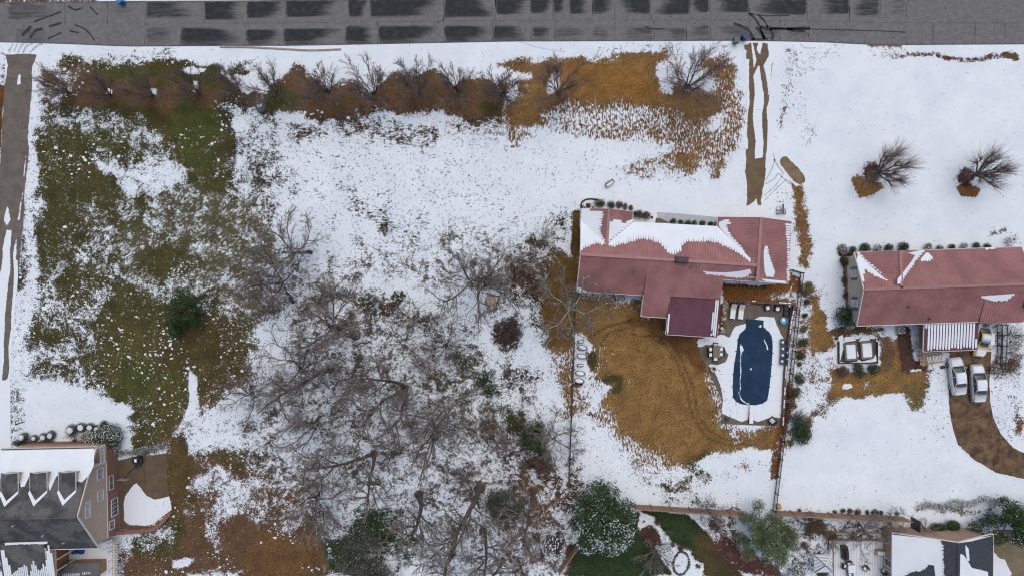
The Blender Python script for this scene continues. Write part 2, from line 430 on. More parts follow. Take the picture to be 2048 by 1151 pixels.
 (EL(1697,771,11,6), .02, STRAW, 3, 0), (EL(1735,773,8,9), .3, STRAW, 6, 0), ([(1818,740),(1850,742),(1846,786),(1824,786)], 1, lin((108,94,58)), 10, .2),
 ([(1664,650),(1700,655),(1760,660),(1764,672),(1700,670),(1664,668)], 1, lin((96,78,50)), 5, 0), (EL(1673,668,14,8), 1, RED, 4, 0), ([(1796,664),(1808,668),(1820,730),(1808,738)], 1, lin((58,62,44)), 5, 0),
 ([(1756,684),(1780,690),(1780,740),(1764,744)], .98, lin((108,84,62)), 6, 0), ([(1800,652),(1834,652),(1834,726),(1812,732),(1806,690)], 1, lin((80,60,52)), 4, 0), (R4(1808,722,1856,742), 1, CLAY, 3, 0), (EL(1832,742,14,3), .0, CLAY, 2, 0),
 ([(1672,500),(1700,505),(1694,650),(1684,600),(1676,540)], .95, lin((92,66,46)), 4, 0),
 # right-hand lawns
 ([(1700,346),(1716,338),(1724,352),(1760,360),(1766,372),(1748,384),(1720,384),(1702,364)], .97, STRAW, 4, .1), ([(1906,366),(1930,356),(1956,370),(1950,386),(1926,386)], .96, lin((124,84,50)), 4, .1),
 (EL(1740,350,20,13), .9, lin((72,52,44)), 5, 0), (EL(1932,362,18,14), .9, lin((72,46,40)), 5, 0),
 ([(1600,100),(1700,96),(1812,104),(1812,112),(1700,116),(1610,130)], .14, GREY, 8, 0), ([(1725,86),(1804,88),(1804,96),(1740,97)], .75, STRAW, 3, .1), ([(1742,100),(1806,98),(1806,112),(1760,112)], .32, STRAW, 5, .1),
 ([(1800,112),(1880,112),(1940,112),(2010,104),(2030,108),(2034,118),(2010,116),(1900,124),(1880,122),(1820,120)], .6, lin((98,58,44)), 4, 0),
 ([(2000,104),(2034,104),(2038,122),(2016,116)], .85, RED, 3, 0), ([(1986,462),(2010,456),(2012,464),(1978,480)], .55, lin((96,78,60)), 4, 0), (EL(2018,486,10,8), .6, RED, 6, 0),
 ([(1812,880),(1832,888),(1842,878),(1860,866),(1876,876),(1868,896),(1856,890),(1846,904),(1826,902)], .8, lin((120,78,46)), 5, .2),
 ([(1630,860),(1900,800),(1960,960),(1640,1010)], .04, DARK, 14, 0), ([(1850,780),(1900,720),(1894,860),(1860,870)], .1, DARK, 10, 0),
 ([(1964,730),(2048,700),(2060,760),(1984,760)], .8, lin((112,80,52)), 8, .2), ([(2026,800),(2060,780),(2060,860),(2030,850)], .7, lin((112,84,58)), 8, .2), ([(2000,770),(2050,760),(2050,900),(2000,860)], .14, DARK, 10, 0),
 ([(1962,640),(2048,640),(2048,720),(1962,720)], .25, lin((92,80,76)), 5, 0),
 ([(1836,1010),(1900,1000),(2010,996),(2000,1010),(1920,1018),(1844,1022)], .58, lin((104,104,82)), 6, 0),
 # gardens along the bottom
 ([(1130,1090),(1160,1075),(1290,1020),(1370,1020),(1440,1090),(1500,1160),(1120,1160)], 1, DKGREEN, 4, .1),
 ([(1400,1060),(1470,1120),(1500,1160),(1420,1160)], 1, lin((76,68,44)), 16, 0),
 ([(1278,1024),(1310,1030),(1330,1055),(1350,1080),(1380,1096),(1404,1130),(1414,1160),(1350,1160),(1326,1110),(1300,1070),(1282,1056)], .06, MULCH, 4, 0), ([(1280,1060),(1310,1056),(1330,1090),(1300,1090)], .97, MULCH, 4, 0),
 ([(1405,1028),(1482,1028),(1482,1100),(1560,1140),(1540,1160),(1460,1120),(1430,1090)], .55, CLAY, 8, 0), ([(1440,1090),(1500,1110),(1580,1140),(1580,1160),(1480,1150)], .95, CLAY, 6, 0),
 ([(1550,1024),(1830,1034),(1840,1060),(1780,1066),(1780,1160),(1580,1160),(1580,1100)], .36, lin((86,72,62)), 8, 0), ([(1600,1020),(1650,1030),(1650,1060),(1600,1060)], .75, lin((76,64,48)), 8, 0), ([(1638,1090),(1664,1100),(1664,1160),(1640,1160)], .9, lin((70,74,40)), 4, 0),
 ([(1110,1140),(1150,1090),(1130,1160)], .3, MULCH, 6, 0), ([(1000,1080),(1100,1040),(1110,1120),(1020,1160)], .5, lin((86,66,62)), 14, 0),
 ([(-400,-10),(-10,-10),(-10,1200),(-400,1200)], .35, OLIVE, 30, 0), (R4(-10,160,16,300), .95, lin((96,64,40)), 4, 0),
 ([(0,20),(220,20),(200,-10),(0,-10)], .6, BROWN, 4, 0), (R4(1640,-10,2060,3), .95, lin((92,70,46)), 2, 0),
]
RUTS = [([(1182,672),(1215,652),(1262,640)], 2.5, .5), ([(1190,740),(1196,700),(1215,668)], 1.8, .4), ([(1262,668),(1300,672),(1330,690),(1352,720),(1372,770),(1385,830),(1410,872),(1440,885),(1500,890)], 2.2, .45),
        ([(1300,668),(1340,680),(1364,720),(1386,770),(1396,830),(1420,862),(1450,878),(1500,880)], 2.2, .45), ([(1216,665),(1260,655),(1268,670)], 2.5, .35)]

def fields(px, py):
    """melted share, colour and streakiness at photograph pixels of the ground"""
    bare = np.full(px.shape, 0.015); col = np.zeros(px.shape + (3,)); col[:] = lin((86, 76, 56)); stk = np.zeros(px.shape + (3,))
    far = np.clip((np.maximum(abs(px - CX) - 1060, abs(py - CY) - 600)) / 300, 0, 1)
    bare = bare + far * .3
    for i, (pts, b, c, fe, st) in enumerate(ZONES):
        amp = fe * 1.1 if fe > 3 else fe * .6
        fe = fe * 1.8 if fe > 4 else fe
        xs = [p[0] for p in pts]; ys = [p[1] for p in pts]
        m = (px > min(xs) - 60) & (px < max(xs) + 60) & (py > min(ys) - 60) & (py < max(ys) + 60)
        if not m.any(): continue
        X, Y = px[m], py[m]
        d = poly_dist(X + amp * wob(X, Y, i), Y + amp * wob(X, Y, i + 50), pts)
        a = np.clip(d / (2 * fe) + 0.5, 0, 1); a = a * a * (3 - 2 * a)
        bare[m] = bare[m] * (1 - a) + b * a
        ca = np.clip(a * 3, 0, 1) if b > .3 else a      # the colour reaches out a little beyond the melted edge
        col[m] = col[m] * (1 - ca[:, None]) + np.array(c) * ca[:, None]
        sv = np.array([st if st <= 1 else 0, .36 if st == 2 else 0, .45 if st == 3 else 0])
        stk[m] = stk[m] * (1 - a[:, None]) + sv * a[:, None]
    for (pts, w, k) in RUTS:
        d = line_dist(px, py, pts)
        a = np.clip(1.4 - d / w, 0, 1) * k
        col *= (1 - a)[..., None]
    return bare, col, stk

def ground_mat(name, base=None):
    """snow lying over whatever grows or is laid there; 'bare' says how much has melted"""
    t = NT(name)
    pos = t.n('ShaderNodeNewGeometry').outputs['Position']
    bare = t.n('ShaderNodeAttribute', attribute_name='bare').outputs['Fac']
    stk = t.n('ShaderNodeAttribute', attribute_name='streak').outputs['Fac']
    tint = t.n('ShaderNodeAttribute', attribute_name='tint').outputs['Color']
    nA = t.noise(pos, 5.6, 5.0, 0.72, 0.3); nB = t.noise(pos, 2.0, 3.0, 0.6, 0.4)
    n1 = t.math('ADD', t.math('MULTIPLY', nA, 0.62), t.math('MULTIPLY', nB, 0.38))
    diag = t.n('ShaderNodeAttribute', attribute_name='diag').outputs['Fac']; hor = t.n('ShaderNodeAttribute', attribute_name='hor').outputs['Fac']
    def stretched(rot, sc):
        return t.noise(t.n('ShaderNodeMapping', {'Vector': t.n('ShaderNodeVectorRotate', {'Vector': pos, 'Angle': rot}, rotation_type='Z_AXIS').outputs[0], 'Scale': sc}).outputs[0], 1.0, 4.0, 0.68, 0.5)
    def fmix(f, a, b):
        nd = t.n('ShaderNodeMix', data_type='FLOAT'); t.set(nd.inputs[0], f); t.set(nd.inputs[2], a); t.set(nd.inputs[3], b); return nd.outputs[0]
    n1 = fmix(diag, n1, stretched(-.66, (1.3, 4.4, 1))); n1 = fmix(hor, n1, stretched(.03, (2.0, 4.6, 1)))
    stp = t.n('ShaderNodeMapping', {'Vector': pos, 'Rotation': (0, 0, 0.14), 'Scale': (5.2, 1.9, 1)}).outputs[0]
    n1s = t.noise(stp, 1.0, 3.0, 0.65, 0.4)
    nn = t.n('ShaderNodeMix', data_type='FLOAT', ); t.set(nn.inputs[0], stk); t.set(nn.inputs[2], n1); t.set(nn.inputs[3], n1s)
    thr = t.ramp(nn.outputs[0], 0.355, 0.645, 0.0, 1.0, False)
    n2 = t.noise(pos, 0.55, 4.0, 0.62, .6)
    gate = t.math('MULTIPLY', t.math('MULTIPLY', bare, t.math('SUBTRACT', 1.0, bare)), 2.6)
    b2 = t.math('ADD', bare, t.math('MULTIPLY', t.math('MULTIPLY', t.math('SUBTRACT', n2, 0.5), t.ramp(stk, 0, 1, 2.6, 1.2)), gate))
    diff = t.math('SUBTRACT', b2, thr)
    melt = t.ramp(diff, -0.17, 0.11)
    # plant litter: clumps of tone, blades and dead leaves
    g1 = t.noise(pos, 1.1, 4.0, 0.65); g2 = t.noise(pos, 5.0, 5.0, 0.75); g3 = t.noise(pos, 0.22, 3.0, 0.5)
    v = t.math('ADD', t.math('MULTIPLY', g1, 0.8), t.math('MULTIPLY', g2, 1.5))
    v = t.ramp(v, 0.82, 1.5, 0.25, 1.85, False)
    soil = t.mix(1.0, tint, t.n('ShaderNodeCombineColor', {0: v, 1: v, 2: v}).outputs[0], 'MULTIPLY')
    soil = t.mix(t.ramp(g3, 0.42, 0.62, 0.0, 0.35), soil, t.mix(1.0, soil, (0.90, 0.95, 0.86), 'MULTIPLY'))
    g4 = t.noise(pos, 0.55, 4.0, 0.65)
    soil = t.mix(t.ramp(g4, 0.48, 0.66, 0.0, 0.75), soil, t.mix(1.0, soil, (0.56, 0.60, 0.64), 'MULTIPLY')); soil = t.mix(t.ramp(g4, 0.48, 0.28, 0.0, 0.4), soil, t.mix(1.0, soil, (1.2, 1.22, 1.28), 'MULTIPLY'))
    # snow: slightly uneven white, thinner and greyer where it is about to melt through
    s1 = t.noise(pos, 0.35, 4.0, 0.6); s2 = t.noise(pos, 5.0, 4.0, 0.65)
    sn = t.mix(t.ramp(s1, 0.3, 0.7), (0.71, 0.77, 0.82), (0.775, 0.83, 0.865))
    sn = t.mix(t.ramp(t.noise(pos, 0.09, 3.0, .6, 1.0), .38, .62, 0.0, .5), sn, t.mix(1.0, sn, (0.90, 0.925, 0.95), 'MULTIPLY'))
    thin = t.ramp(diff, -0.22, -0.03, 0.0, 0.38)
    sn = t.mix(thin, sn, t.mix(0.5, (0.55, 0.58, 0.62), tint))
    t.set(t.b.inputs['Base Color'], t.mix(melt, sn, soil))
    t.b.inputs['Roughness'].default_value = 0.85
    t.b.inputs['Specular IOR Level'].default_value = 0.15
    h = t.math('ADD', t.math('MULTIPLY', t.math('SUBTRACT', 1.0, melt), 0.8), t.math('ADD', t.math('MULTIPLY', s2, 0.35), t.math('MULTIPLY', t.math('MULTIPLY', g2, melt), 0.8)))
    t.bump(h, 0.75, 0.07)
    return t.m
M_GROUND = ground_mat('snowy_ground')

def set_fields(me, z_sheet=False):
    n = len(me.vertices)
    co = np.zeros(n * 3); me.vertices.foreach_get('co', co); co = co.reshape(-1, 3)
    px, py = CX + co[:, 0] * S, CY - co[:, 1] * S
    b, c, s = fields(px, py)
    me.attributes.new('bare', 'FLOAT', 'POINT').data.foreach_set('value', b.astype(np.float32))
    for k, nm in enumerate(('streak', 'diag', 'hor')): me.attributes.new(nm, 'FLOAT', 'POINT').data.foreach_set('value', s[:, k].astype(np.float32))
    me.attributes.new('tint', 'FLOAT_COLOR', 'POINT').data.foreach_set('color', np.column_stack([c, np.ones(n)]).astype(np.float32).ravel())

def grid_mesh(name, xs, ys, zf=None):
    X, Y = np.meshgrid(xs, ys)
    Z = zf(X, Y) if zf else np.zeros_like(X)
    nx, ny = len(xs), len(ys)
    i = np.arange(nx * ny).reshape(ny, nx)
    q = np.stack([i[:-1, :-1], i[:-1, 1:], i[1:, 1:], i[1:, :-1]], -1).reshape(-1, 4)
    m = MB(); m.block(np.column_stack([X.ravel(), Y.ravel(), Z.ravel()]), q)
    return m.mesh(name)

ext = [1.0, 2.5, 5, 10, 20, 40, 80, 160, 320, 640, 1280, 2400]
xs = np.concatenate([[-72 - e for e in reversed(ext)], np.linspace(-72, 72, 577), [72 + e for e in ext]])
ys = np.concatenate([[-43 - e for e in reversed(ext)], np.linspace(-43, 43, 345), [43 + e for e in ext]])
me = grid_mesh('ground', xs, ys)
set_fields(me)
me.materials.append(M_GROUND)
ground = bpy.data.objects.new('ground', me); COL.objects.link(ground); tag(ground, kind='structure')
# ------------------------------------------------------------------ road
def road_mat():
    t = NT('worn_asphalt')
    pos = t.n('ShaderNodeNewGeometry').outputs['Position']
    wet = t.n('ShaderNodeAttribute', attribute_name='wet').outputs['Fac']
    n = t.noise(pos, 1.4, 4, .6); f = t.noise(pos, 14, 3, .7)
    stv = t.n('ShaderNodeMapping', {'Vector': pos, 'Scale': (0.4, 3.4, 1)}).outputs[0]
    st = t.noise(stv, 1.0, 5, .7)
    w = t.math('ADD', wet, t.math('MULTIPLY', t.math('SUBTRACT', st, .5), t.ramp(wet, 0.02, 0.3, 0.0, 1.25)))
    w = t.math('MULTIPLY', t.ramp(w, 0.08, 0.85), t.ramp(n, .25, .6, .8, 1.0))
    dry = t.mix(t.ramp(n, .3, .7), (0.15, 0.148, 0.148), (0.20, 0.196, 0.192))
    dry = t.mix(t.ramp(f, .25, .6, .5, 0), dry, (0.10, 0.098, 0.1))
    # fine wandering cracks
    vr = t.n('ShaderNodeTexVoronoi', {'Vector': t.n('ShaderNodeMapping', {'Vector': t.n('ShaderNodeVectorMath', {0: pos, 1: t.n('ShaderNodeTexNoise', {'Vector': pos, 'Scale': 1.2}).outputs[1]}, operation='ADD').outputs[0], 'Scale': (.4, .5, 1)}).outputs[0], 'Scale': 1.0}, feature='DISTANCE_TO_EDGE').outputs[0]
    cr = t.math('MULTIPLY', t.ramp(vr, 0.006, 0.014, 1, 0), t.ramp(n, .5, .56))
    dry = t.mix(t.math('MULTIPLY', cr, .75), dry, (0.03, 0.03, 0.033))
    t.set(t.b.inputs['Base Color'], t.mix(w, dry, t.mix(f, (0.014, 0.017, 0.021), (0.034, 0.038, 0.043))))
    t.set(t.b.inputs['Roughness'], t.ramp(w, 0, 1, .9, .6)); t.b.inputs['Specular IOR Level'].default_value = .12
    t.bump(f, .35, .02)
    return t.m
M_ROAD = road_mat()
M_TAR = mat('tar_joint', (0.10, 0.10, 0.10), .8, .2, spec=.1)
road = thing('road', None, None); tag(road, kind='structure')
def edge_top(x): return np.interp(x, [-200, 0, 512, 1024, 1536, 2248], [9, 7, 4, -3, 1, 0])
def edge_bot(x): return np.interp(x, [-200, 0, 120, 250, 600, 1024, 1500, 1640, 1760, 1900, 2248], [82, 83, 86, 91.5, 90, 81.5, 80, 83, 89, 88, 86])
def mid(x): return np.interp(x, [-200, 0, 512, 1024, 1500, 1800, 2248], [46, 46, 47, 41, 40, 46, 46])
J_TOP = [-170, -80, 15, 130, 215, 290, 408, 494, 571, 696, 740, 887, 991, 1060, 1105, 1137, 1185, 1230, 1302, 1380, 1420, 1498, 1615, 1699, 1760, 1812, 1900, 1995, 2090, 2200]
J_BOT = [-170, -70, 30, 130, 218, 290, 362, 492, 566, 690, 755, 888, 985, 1062, 1110, 1185, 1230, 1308, 1373, 1421, 1500, 1560, 1618, 1706, 1812, 1866, 1950, 2010, 2090, 2200]
sub = MB(); xx = np.linspace(-180, 2220, 60)
lo = [W(x, edge_bot(x) + 2) for x in xx]; hi = [W(x, edge_top(x) - 3) for x in xx]
for i in range(len(xx) - 1):
    sub.add([p + Vector((0, 0, .013)) for p in (lo[i], lo[i + 1], hi[i + 1], hi[i])], [(0, 1, 2, 3)])
sub.build('tar_bed', M_TAR, road)
RR = random.Random(5)
def road_slab(x0, x1, top):
    nu, nv = max(6, int((x1 - x0) / 5)), 10
    g = .22
    us = np.concatenate([[0], np.linspace(0, 1, nu), [1]]); vs = np.concatenate([[0], np.linspace(0, 1, nv), [1]])
    U, V = np.meshgrid(us, vs)
    X = x0 + g + (x1 - x0 - 2 * g) * U
    jit = 1.6 * np.sin(V * 3 + x0) * 0.6
    X = X + np.where((U < .02) | (U > .98), 0, 0) + jit
    a, b = (edge_top(X), mid(X) - .4) if top else (edge_bot(X), mid(X) + .4)
    rag = (1.3 * np.sin(X * .21 + 1) + .8 * np.sin(X * .53) + .6 * np.sin(X * 1.1)) * .5 * np.clip(1 - V * 4, 0, 1)
    Y = a + (b - a) * V + rag
    Z = np.full(X.shape, .02); Z[0, :] = Z[-1, :] = 0.01; Z[:, 0] = Z[:, -1] = 0.01
    ny, nx = X.shape
    i = np.arange(nx * ny).reshape(ny, nx)
    q = np.stack([i[:-1, :-1], i[:-1, 1:], i[1:, 1:], i[1:, :-1]], -1).reshape(-1, 4)
    if top: q = q[:, ::-1]
    xm = (x0 + x1) / 2
    # water standing on the panel, held by the joints
    s0, s1 = RR.uniform(.72, .88), RR.uniform(.9, 1.0)
    k = np.interp(xm, [0, 120, 200, 330, 420, 990, 1150, 1400, 1560, 1700, 1780, 1900], [.55, .35, .0, .5, 1, 1, .9, .85, .8, .75, .3, 0])
    if not top: k *= np.interp(xm, [0, 300, 950, 1060, 1150, 1500, 1620, 1800], [.8, .9, 1, .75, .5, .55, .4, .0])
    uu = U if xm < 1240 else 1 - U
    sm = lambda e0, e1, x: np.clip((x - e0) / (e1 - e0), 0, 1) ** 2 * (3 - 2 * np.clip((x - e0) / (e1 - e0), 0, 1))
    wet = sm(-.01, .02, uu) * (1 - sm(s0 - .42, s1 + .1, uu + .1 * np.sin(V * 5 + x0)))
    vend = RR.uniform(.7, .84) if xm < 1000 else RR.uniform(.6, .75)
    wet = wet * (1 - sm(vend - .08, vend + .12, V)) * k * 1.1
    if not top: wet *= .55 + .45 * sm(.1, .4, V) if xm > 250 else 1
    m = MB(); m.block(np.column_stack([(X.ravel() - CX) / S, (CY - Y.ravel()) / S, Z.ravel()]), q)
    o = m.build('asphalt_panel', M_ROAD, road)
    o.data.attributes.new('wet', 'FLOAT', 'POINT').data.foreach_set('value', wet.ravel().astype(np.float32))
for J, top in ((J_TOP, True), (J_BOT, False)):
    for a, b in zip(J[:-1], J[1:]): road_slab(a, b, top)
# wet tyre marks turning into the driveways: thin films of water on the panels
M_WET = mat('wet_tyre_mark', (0.045, 0.047, 0.05), .7, .4, spec=.1)
def ribbon(m, pts, w, z=.0285):
    P = [W(*p) for p in pts]
    for i, p in enumerate(P): p.z = z
    n = len(P); vs = []
    for i in range(n):
        d = (P[min(i + 1, n - 1)] - P[max(i - 1, 0)]).normalized(); nrm = Vector((-d.y, d.x, 0))
        ww = .75 * (w if not hasattr(w, '__len__') else w[i]) * RR.uniform(.7, 1.2) / 2
        vs += [P[i] - nrm * ww, P[i] + nrm * ww]
    m.add(vs, [(2 * i, 2 * i + 2, 2 * i + 3, 2 * i + 1) for i in range(n - 1)])
def smooth(pts, k=5):
    out = []; n = len(pts)
    for i in range(n - 1):
        p0, p1, p2, p3 = (Vector(pts[max(i - 1, 0)]), Vector(pts[i]), Vector(pts[i + 1]), Vector(pts[min(i + 2, n - 1)]))
        for j in range(k):
            t = j / k
            out.append(tuple(.5 * ((2 * p1) + (p2 - p0) * t + (2 * p0 - 5 * p1 + 4 * p2 - p3) * t * t + (3 * p1 - p0 - 3 * p2 + p3) * t ** 3)))
    out.append(tuple(pts[-1])); return out
TRACKS = [([(1497, 26), (1510, 38), (1520, 55), (1528, 78)], .35), ([(1516, 30), (1530, 44), (1536, 56)], .3), ([(1468, 47), (1485, 54), (1498, 62), (1508, 80)], .5), ([(1512, 55), (1522, 66), (1530, 78)], .6),
          ([(1520, 54), (1545, 58), (1580, 58), (1620, 57)], .55), ([(1540, 58), (1545, 70), (1544, 80)], .5), ([(1574, 60), (1590, 62), (1612, 63)], .35), ([(1502, 28), (1530, 32), (1580, 31)], .2),
          ([(68, 44), (90, 36), (122, 24)], .3), ([(98, 54), (122, 46)], .4), ([(44, 72), (58, 58), (62, 52)], .55), ([(60, 76), (72, 62), (86, 58)], .5), ([(96, 78), (122, 66)], .25), ([(150, 50), (172, 60), (190, 82)], .25), ([(136, 12), (150, 20), (165, 16)], .3),
          ([(140, 62), (158, 66)], .3), ([(180, 14), (196, 30)], .25), ([(1290, 54), (1305, 58), (1330, 58)], .3), ([(1540, 57), (1640, 59), (1750, 62), (1812, 65)], .18), ([(1536, 78), (1520, 79), (1500, 79)], .35)]
for pts, w in TRACKS:
    mm = MB(); ribbon(mm, smooth(pts), w); tag(mm.build('wet_tyre_mark', M_WET, road))

# ------------------------------------------------------------------ drives, pads and terraces of concrete slabs
PZ = [
 # snow left on the paving: (outline, melted share, feather)
 ([(1508,150),(1521,128),(1527,200),(1523,316),(1508,320)], 0, 2), ([(1484,80),(1498,84),(1500,150),(1494,300),(1484,300)], 0, 2), ([(1494,412),(1508,404),(1512,398),(1516,410),(1526,412),(1526,440),(1492,440)], .04, 2),
 ([(1503,86),(1507,86),(1512,120),(1506,140)], .05, 1.5), ([(1516,84),(1524,84),(1520,112),(1513,100)], .04, 1.5), ([(1536,84),(1548,84),(1536,112)], .05, 1.5), ([(1526,130),(1538,112),(1542,84),(1566,84),(1544,130),(1536,200),(1534,180)], .04, 1.5),
 ([(1500,90),(1488,90),(1489,98),(1500,104)], 1, 2), (EL(1497,110,4,9), 1, 1.5),
 ([(38,150),(42,150),(42,170),(34,170)], 0, 1), ([(44,370),(52,310),(54,312),(46,372)], .05, 1), ([(36,440),(45,385),(47,385),(40,440)], .05, 1), ([(12,420),(16,410),(22,440),(14,452),(8,440)], .05, 1.5), ([(14,460),(24,462),(20,520),(14,600),(4,760),(2,800),(-10,800),(-6,600),(6,500)], .02, 2), ([(26,510),(34,470),(34,510),(28,540)], .1, 2), ([(24,600),(30,520),(36,520),(40,620),(20,820),(14,800)], .05, 2), ([(-20,760),(40,760),(40,900),(-20,900)], .02, 4),
 ([(1392,690),(1437,662),(1460,674),(1470,652),(1490,646),(1520,632),(1548,634),(1562,668),(1576,690),(1570,760),(1563,838),(1552,834),(1530,838),(1516,843),(1504,838),(1494,838),(1480,842),(1455,832),(1443,826),(1446,800),(1442,775),(1432,745),(1418,730),(1420,726),(1436,728),(1452,722),(1456,708),(1446,700),(1424,700),(1406,694)], 0, 1.5),
 ([(1402,694),(1412,688),(1440,690),(1452,700),(1456,712),(1448,724),(1430,728),(1410,726)], 1, 2),
 ([(1402,664),(1420,674),(1400,690),(1392,684)], .1, 2),
 ([(268,968),(262,976),(250,992),(246,1010),(248,1040),(260,1050),(290,1051),(312,1046),(344,1020),(340,992),(310,998),(292,990),(274,966)], 0, 1.5), ([(222,905),(240,896),(330,886),(332,905),(260,915),(222,922)], .05, 2),
 ([(2000,1115),(2010,1116),(2024,1145),(2020,1160),(1990,1160),(1986,1100)], 0, 2),
 ([(1880,700),(1900,706),(1890,760),(1880,760)], .3, 2),
]
def paving_mat(name, c1, c2, speck=0.5):
    t = NT(name)
    pos = t.n('ShaderNodeNewGeometry').outputs['Position']
    bare = t.n('ShaderNodeAttribute', attribute_name='bare').outputs['Fac']
    n = t.noise(pos, .8, 4, .65); f = t.noise(pos, 16, 3, .7); e = t.noise(pos, 4, 3, .6)
    melt = t.ramp(t.math('ADD', bare, t.math('MULTIPLY', t.math('SUBTRACT', e, .5), .7)), .42, .56)
    c = t.mix(t.ramp(n, .3, .7), c1, c2)
    c = t.mix(t.ramp(f, .3, .7, .3, 0), c, tuple(x * .6 for x in c1))
    s = t.mix(n, (0.71, 0.77, 0.82), (0.77, 0.825, 0.86))
    t.set(t.b.inputs['Base Color'], t.mix(melt, s, c))
    t.b.inputs['Roughness'].default_value = .85
    t.b.inputs['Specular IOR Level'].default_value = .2
    t.bump(t.math('ADD', t.math('MULTIPLY', t.math('SUBTRACT', 1.0, melt), .9), t.math('MULTIPLY', e, .3)), .7, .06)
    return t.m
M_CONC = paving_mat('brown_grey_concrete', lin((100, 94, 86)), lin((118, 112, 104)))
M_CONC2 = paving_mat('tan_drive_concrete', lin((104, 88, 68)), lin((120, 104, 82)))
M_DIRT = paving_mat('brown_mottled_drive', lin((76, 58, 46)), lin((128, 108, 84)))
M_PAD = paving_mat('tan_pad_concrete', lin((110, 94, 72)), lin((140, 124, 98)))
M_DECK = paving_mat('olive_pool_concrete', lin((100, 92, 80)), lin((116, 108, 94)))
M_PATIO = paving_mat('patio_concrete', lin((92, 80, 66)), lin((110, 94, 76)))
OUTLINE = [None]
def pave_fields(o):
    me = o.data; n = len(me.vertices)
    co = np.zeros(n * 3); me.vertices.foreach_get('co', co); co = co.reshape(-1, 3)
    px, py = CX + co[:, 0] * S, CY - co[:, 1] * S
    b = np.ones(n)
    for i, (pts, v, fe) in enumerate(PZ):
        d = poly_dist(px + fe * .45 * wob(px * 3, py * 3, i), py + fe * .45 * wob(px * 3, py * 3, i + 9), pts)
        a = np.clip(d / (2 * fe) + .5, 0, 1)
        b = b * (1 - a) + v * a
    if OUTLINE[0]:                                   # snow creeps over the drive's edges unevenly
        d = poly_dist(px, py, OUTLINE[0]) - .6 + 1.3 * wob(px * 3, py * 3, 3)
        b = np.minimum(b, np.clip(d / 2.5 + .5, 0, 1))
    me.attributes.new('bare', 'FLOAT', 'POINT').data.foreach_set('value', b.astype(np.float32))
def slab_quad(par, m, a, b, c, d, z=.03, gap=.02, step=.16, name='slab'):
    """one poured slab between pixel corners a, b (one edge) and d, c (the other)"""
    A, B, C_, D = [W(*p) for p in (a, b, c, d)]
    nu = max(2, int((B - A).length / step) + 1); nv = max(2, int((D - A).length / step) + 1)
    us = np.concatenate([[0], np.linspace(0, 1, nu), [1]]); vs = np.concatenate([[0], np.linspace(0, 1, nv), [1]])
    U, V = np.meshgrid(us, vs)
    gu, gv = gap / max((B - A).length, .1), gap / max((D - A).length, .1)
    U2, V2 = gu + U * (1 - 2 * gu), gv + V * (1 - 2 * gv)
    for Q, F_ in ((U2, U), (V2, V)):
        Q[0, :], Q[-1, :], Q[:, 0], Q[:, -1] = F_[0, :], F_[-1, :], F_[:, 0], F_[:, -1]     # the skirt closes the joint
    P = [A[k] * (1 - U2) * (1 - V2) + B[k] * U2 * (1 - V2) + C_[k] * U2 * V2 + D[k] * (1 - U2) * V2 for k in (0, 1)]
    Z = np.full(U.shape, z); Z[0, :] = Z[-1, :] = .004; Z[:, 0] = Z[:, -1] = .004
    ny, nx = U.shape; i = np.arange(nx * ny).reshape(ny, nx)
    q = np.stack([i[:-1, :-1], i[:-1, 1:], i[1:, 1:], i[1:, :-1]], -1).reshape(-1, 4)
    cr = (B - A).cross(D - A).z
    if cr < 0: q = q[:, ::-1]
    mb = MB(); mb.block(np.column_stack([P[0].ravel(), P[1].ravel(), Z.ravel()]), q)
    o = mb.build(name, m, par); pave_fields(o); return o
def strip_drive(par, m, left, right, cuts, z=.03):
    OUTLINE[0] = left + right[::-1]
    ly = [p[1] for p in left]; lx = [p[0] for p in left]; ry = [p[1] for p in right]; rx = [p[0] for p in right]
    for y0, y1 in zip(cuts[:-1], cuts[1:]):
        f = lambda y: ((np.interp(y, ly, lx), y), (np.interp(y, ry, rx), y))
        (a, b), (d, c) = f(y0), f(y1)
        slab_quad(par, m, a, b, c, d, z)
dl = thing('driveway', None, None); tag(dl, kind='structure')
strip_drive(dl, M_CONC, [(10, 108), (17, 130), (6, 180), (2, 300), (-14, 430), (-30, 700), (-40, 900)], [(76, 108), (66, 135), (64, 170), (58, 300), (48, 430), (32, 600), (20, 740), (22, 900)], [108, 158, 235, 307, 375, 445, 515, 585, 655, 725, 795, 865, 900])
dc = thing('driveway', None, None); tag(dc, kind='structure')
strip_drive(dc, M_CONC2, [(1486, 86), (1490, 130), (1494, 200), (1491, 320), (1486, 345), (1490, 365), (1494, 440)], [(1560, 86), (1546, 120), (1537, 200), (1534, 300), (1531, 350), (1525, 380), (1523, 440)], [86, 130, 175, 220, 265, 318, 352, 388, 412, 440])
dr = thing('driveway', None, None); tag(dr, kind='structure')
L = [(1893, 702), (1896, 760), (1896, 800), (1902, 845), (1916, 888), (1945, 920), (1992, 945), (2060, 962), (2120, 970)]
Rr = [(1984, 702), (1980, 760), (1980, 800), (1986, 832), (2002, 866), (2026, 890), (2054, 906), (2090, 914), (2140, 920)]
OUTLINE[0] = [(L[0][0] - 8, L[0][1] - 20), *L, *Rr[::-1], (Rr[0][0] + 2, Rr[0][1] - 20)]
for i in range(len(L) - 1): slab_quad(dr, M_DIRT, L[i], Rr[i], Rr[i + 1], L[i + 1], gap=.012, name='drive_slab')
OUTLINE[0] = None
slab_quad(dr, M_DIRT, (1850, 642), (1956, 636), (1956, 701), (1850, 706), .028, name='drive_slab')
pd = thing('parking_pad', None, None); tag(pd, kind='structure')
PADL = [(1553, 318), (1568, 341), (1585, 364), (1592, 374)]; PADR = [(1572, 304), (1590, 328), (1608, 350), (1616, 361)]
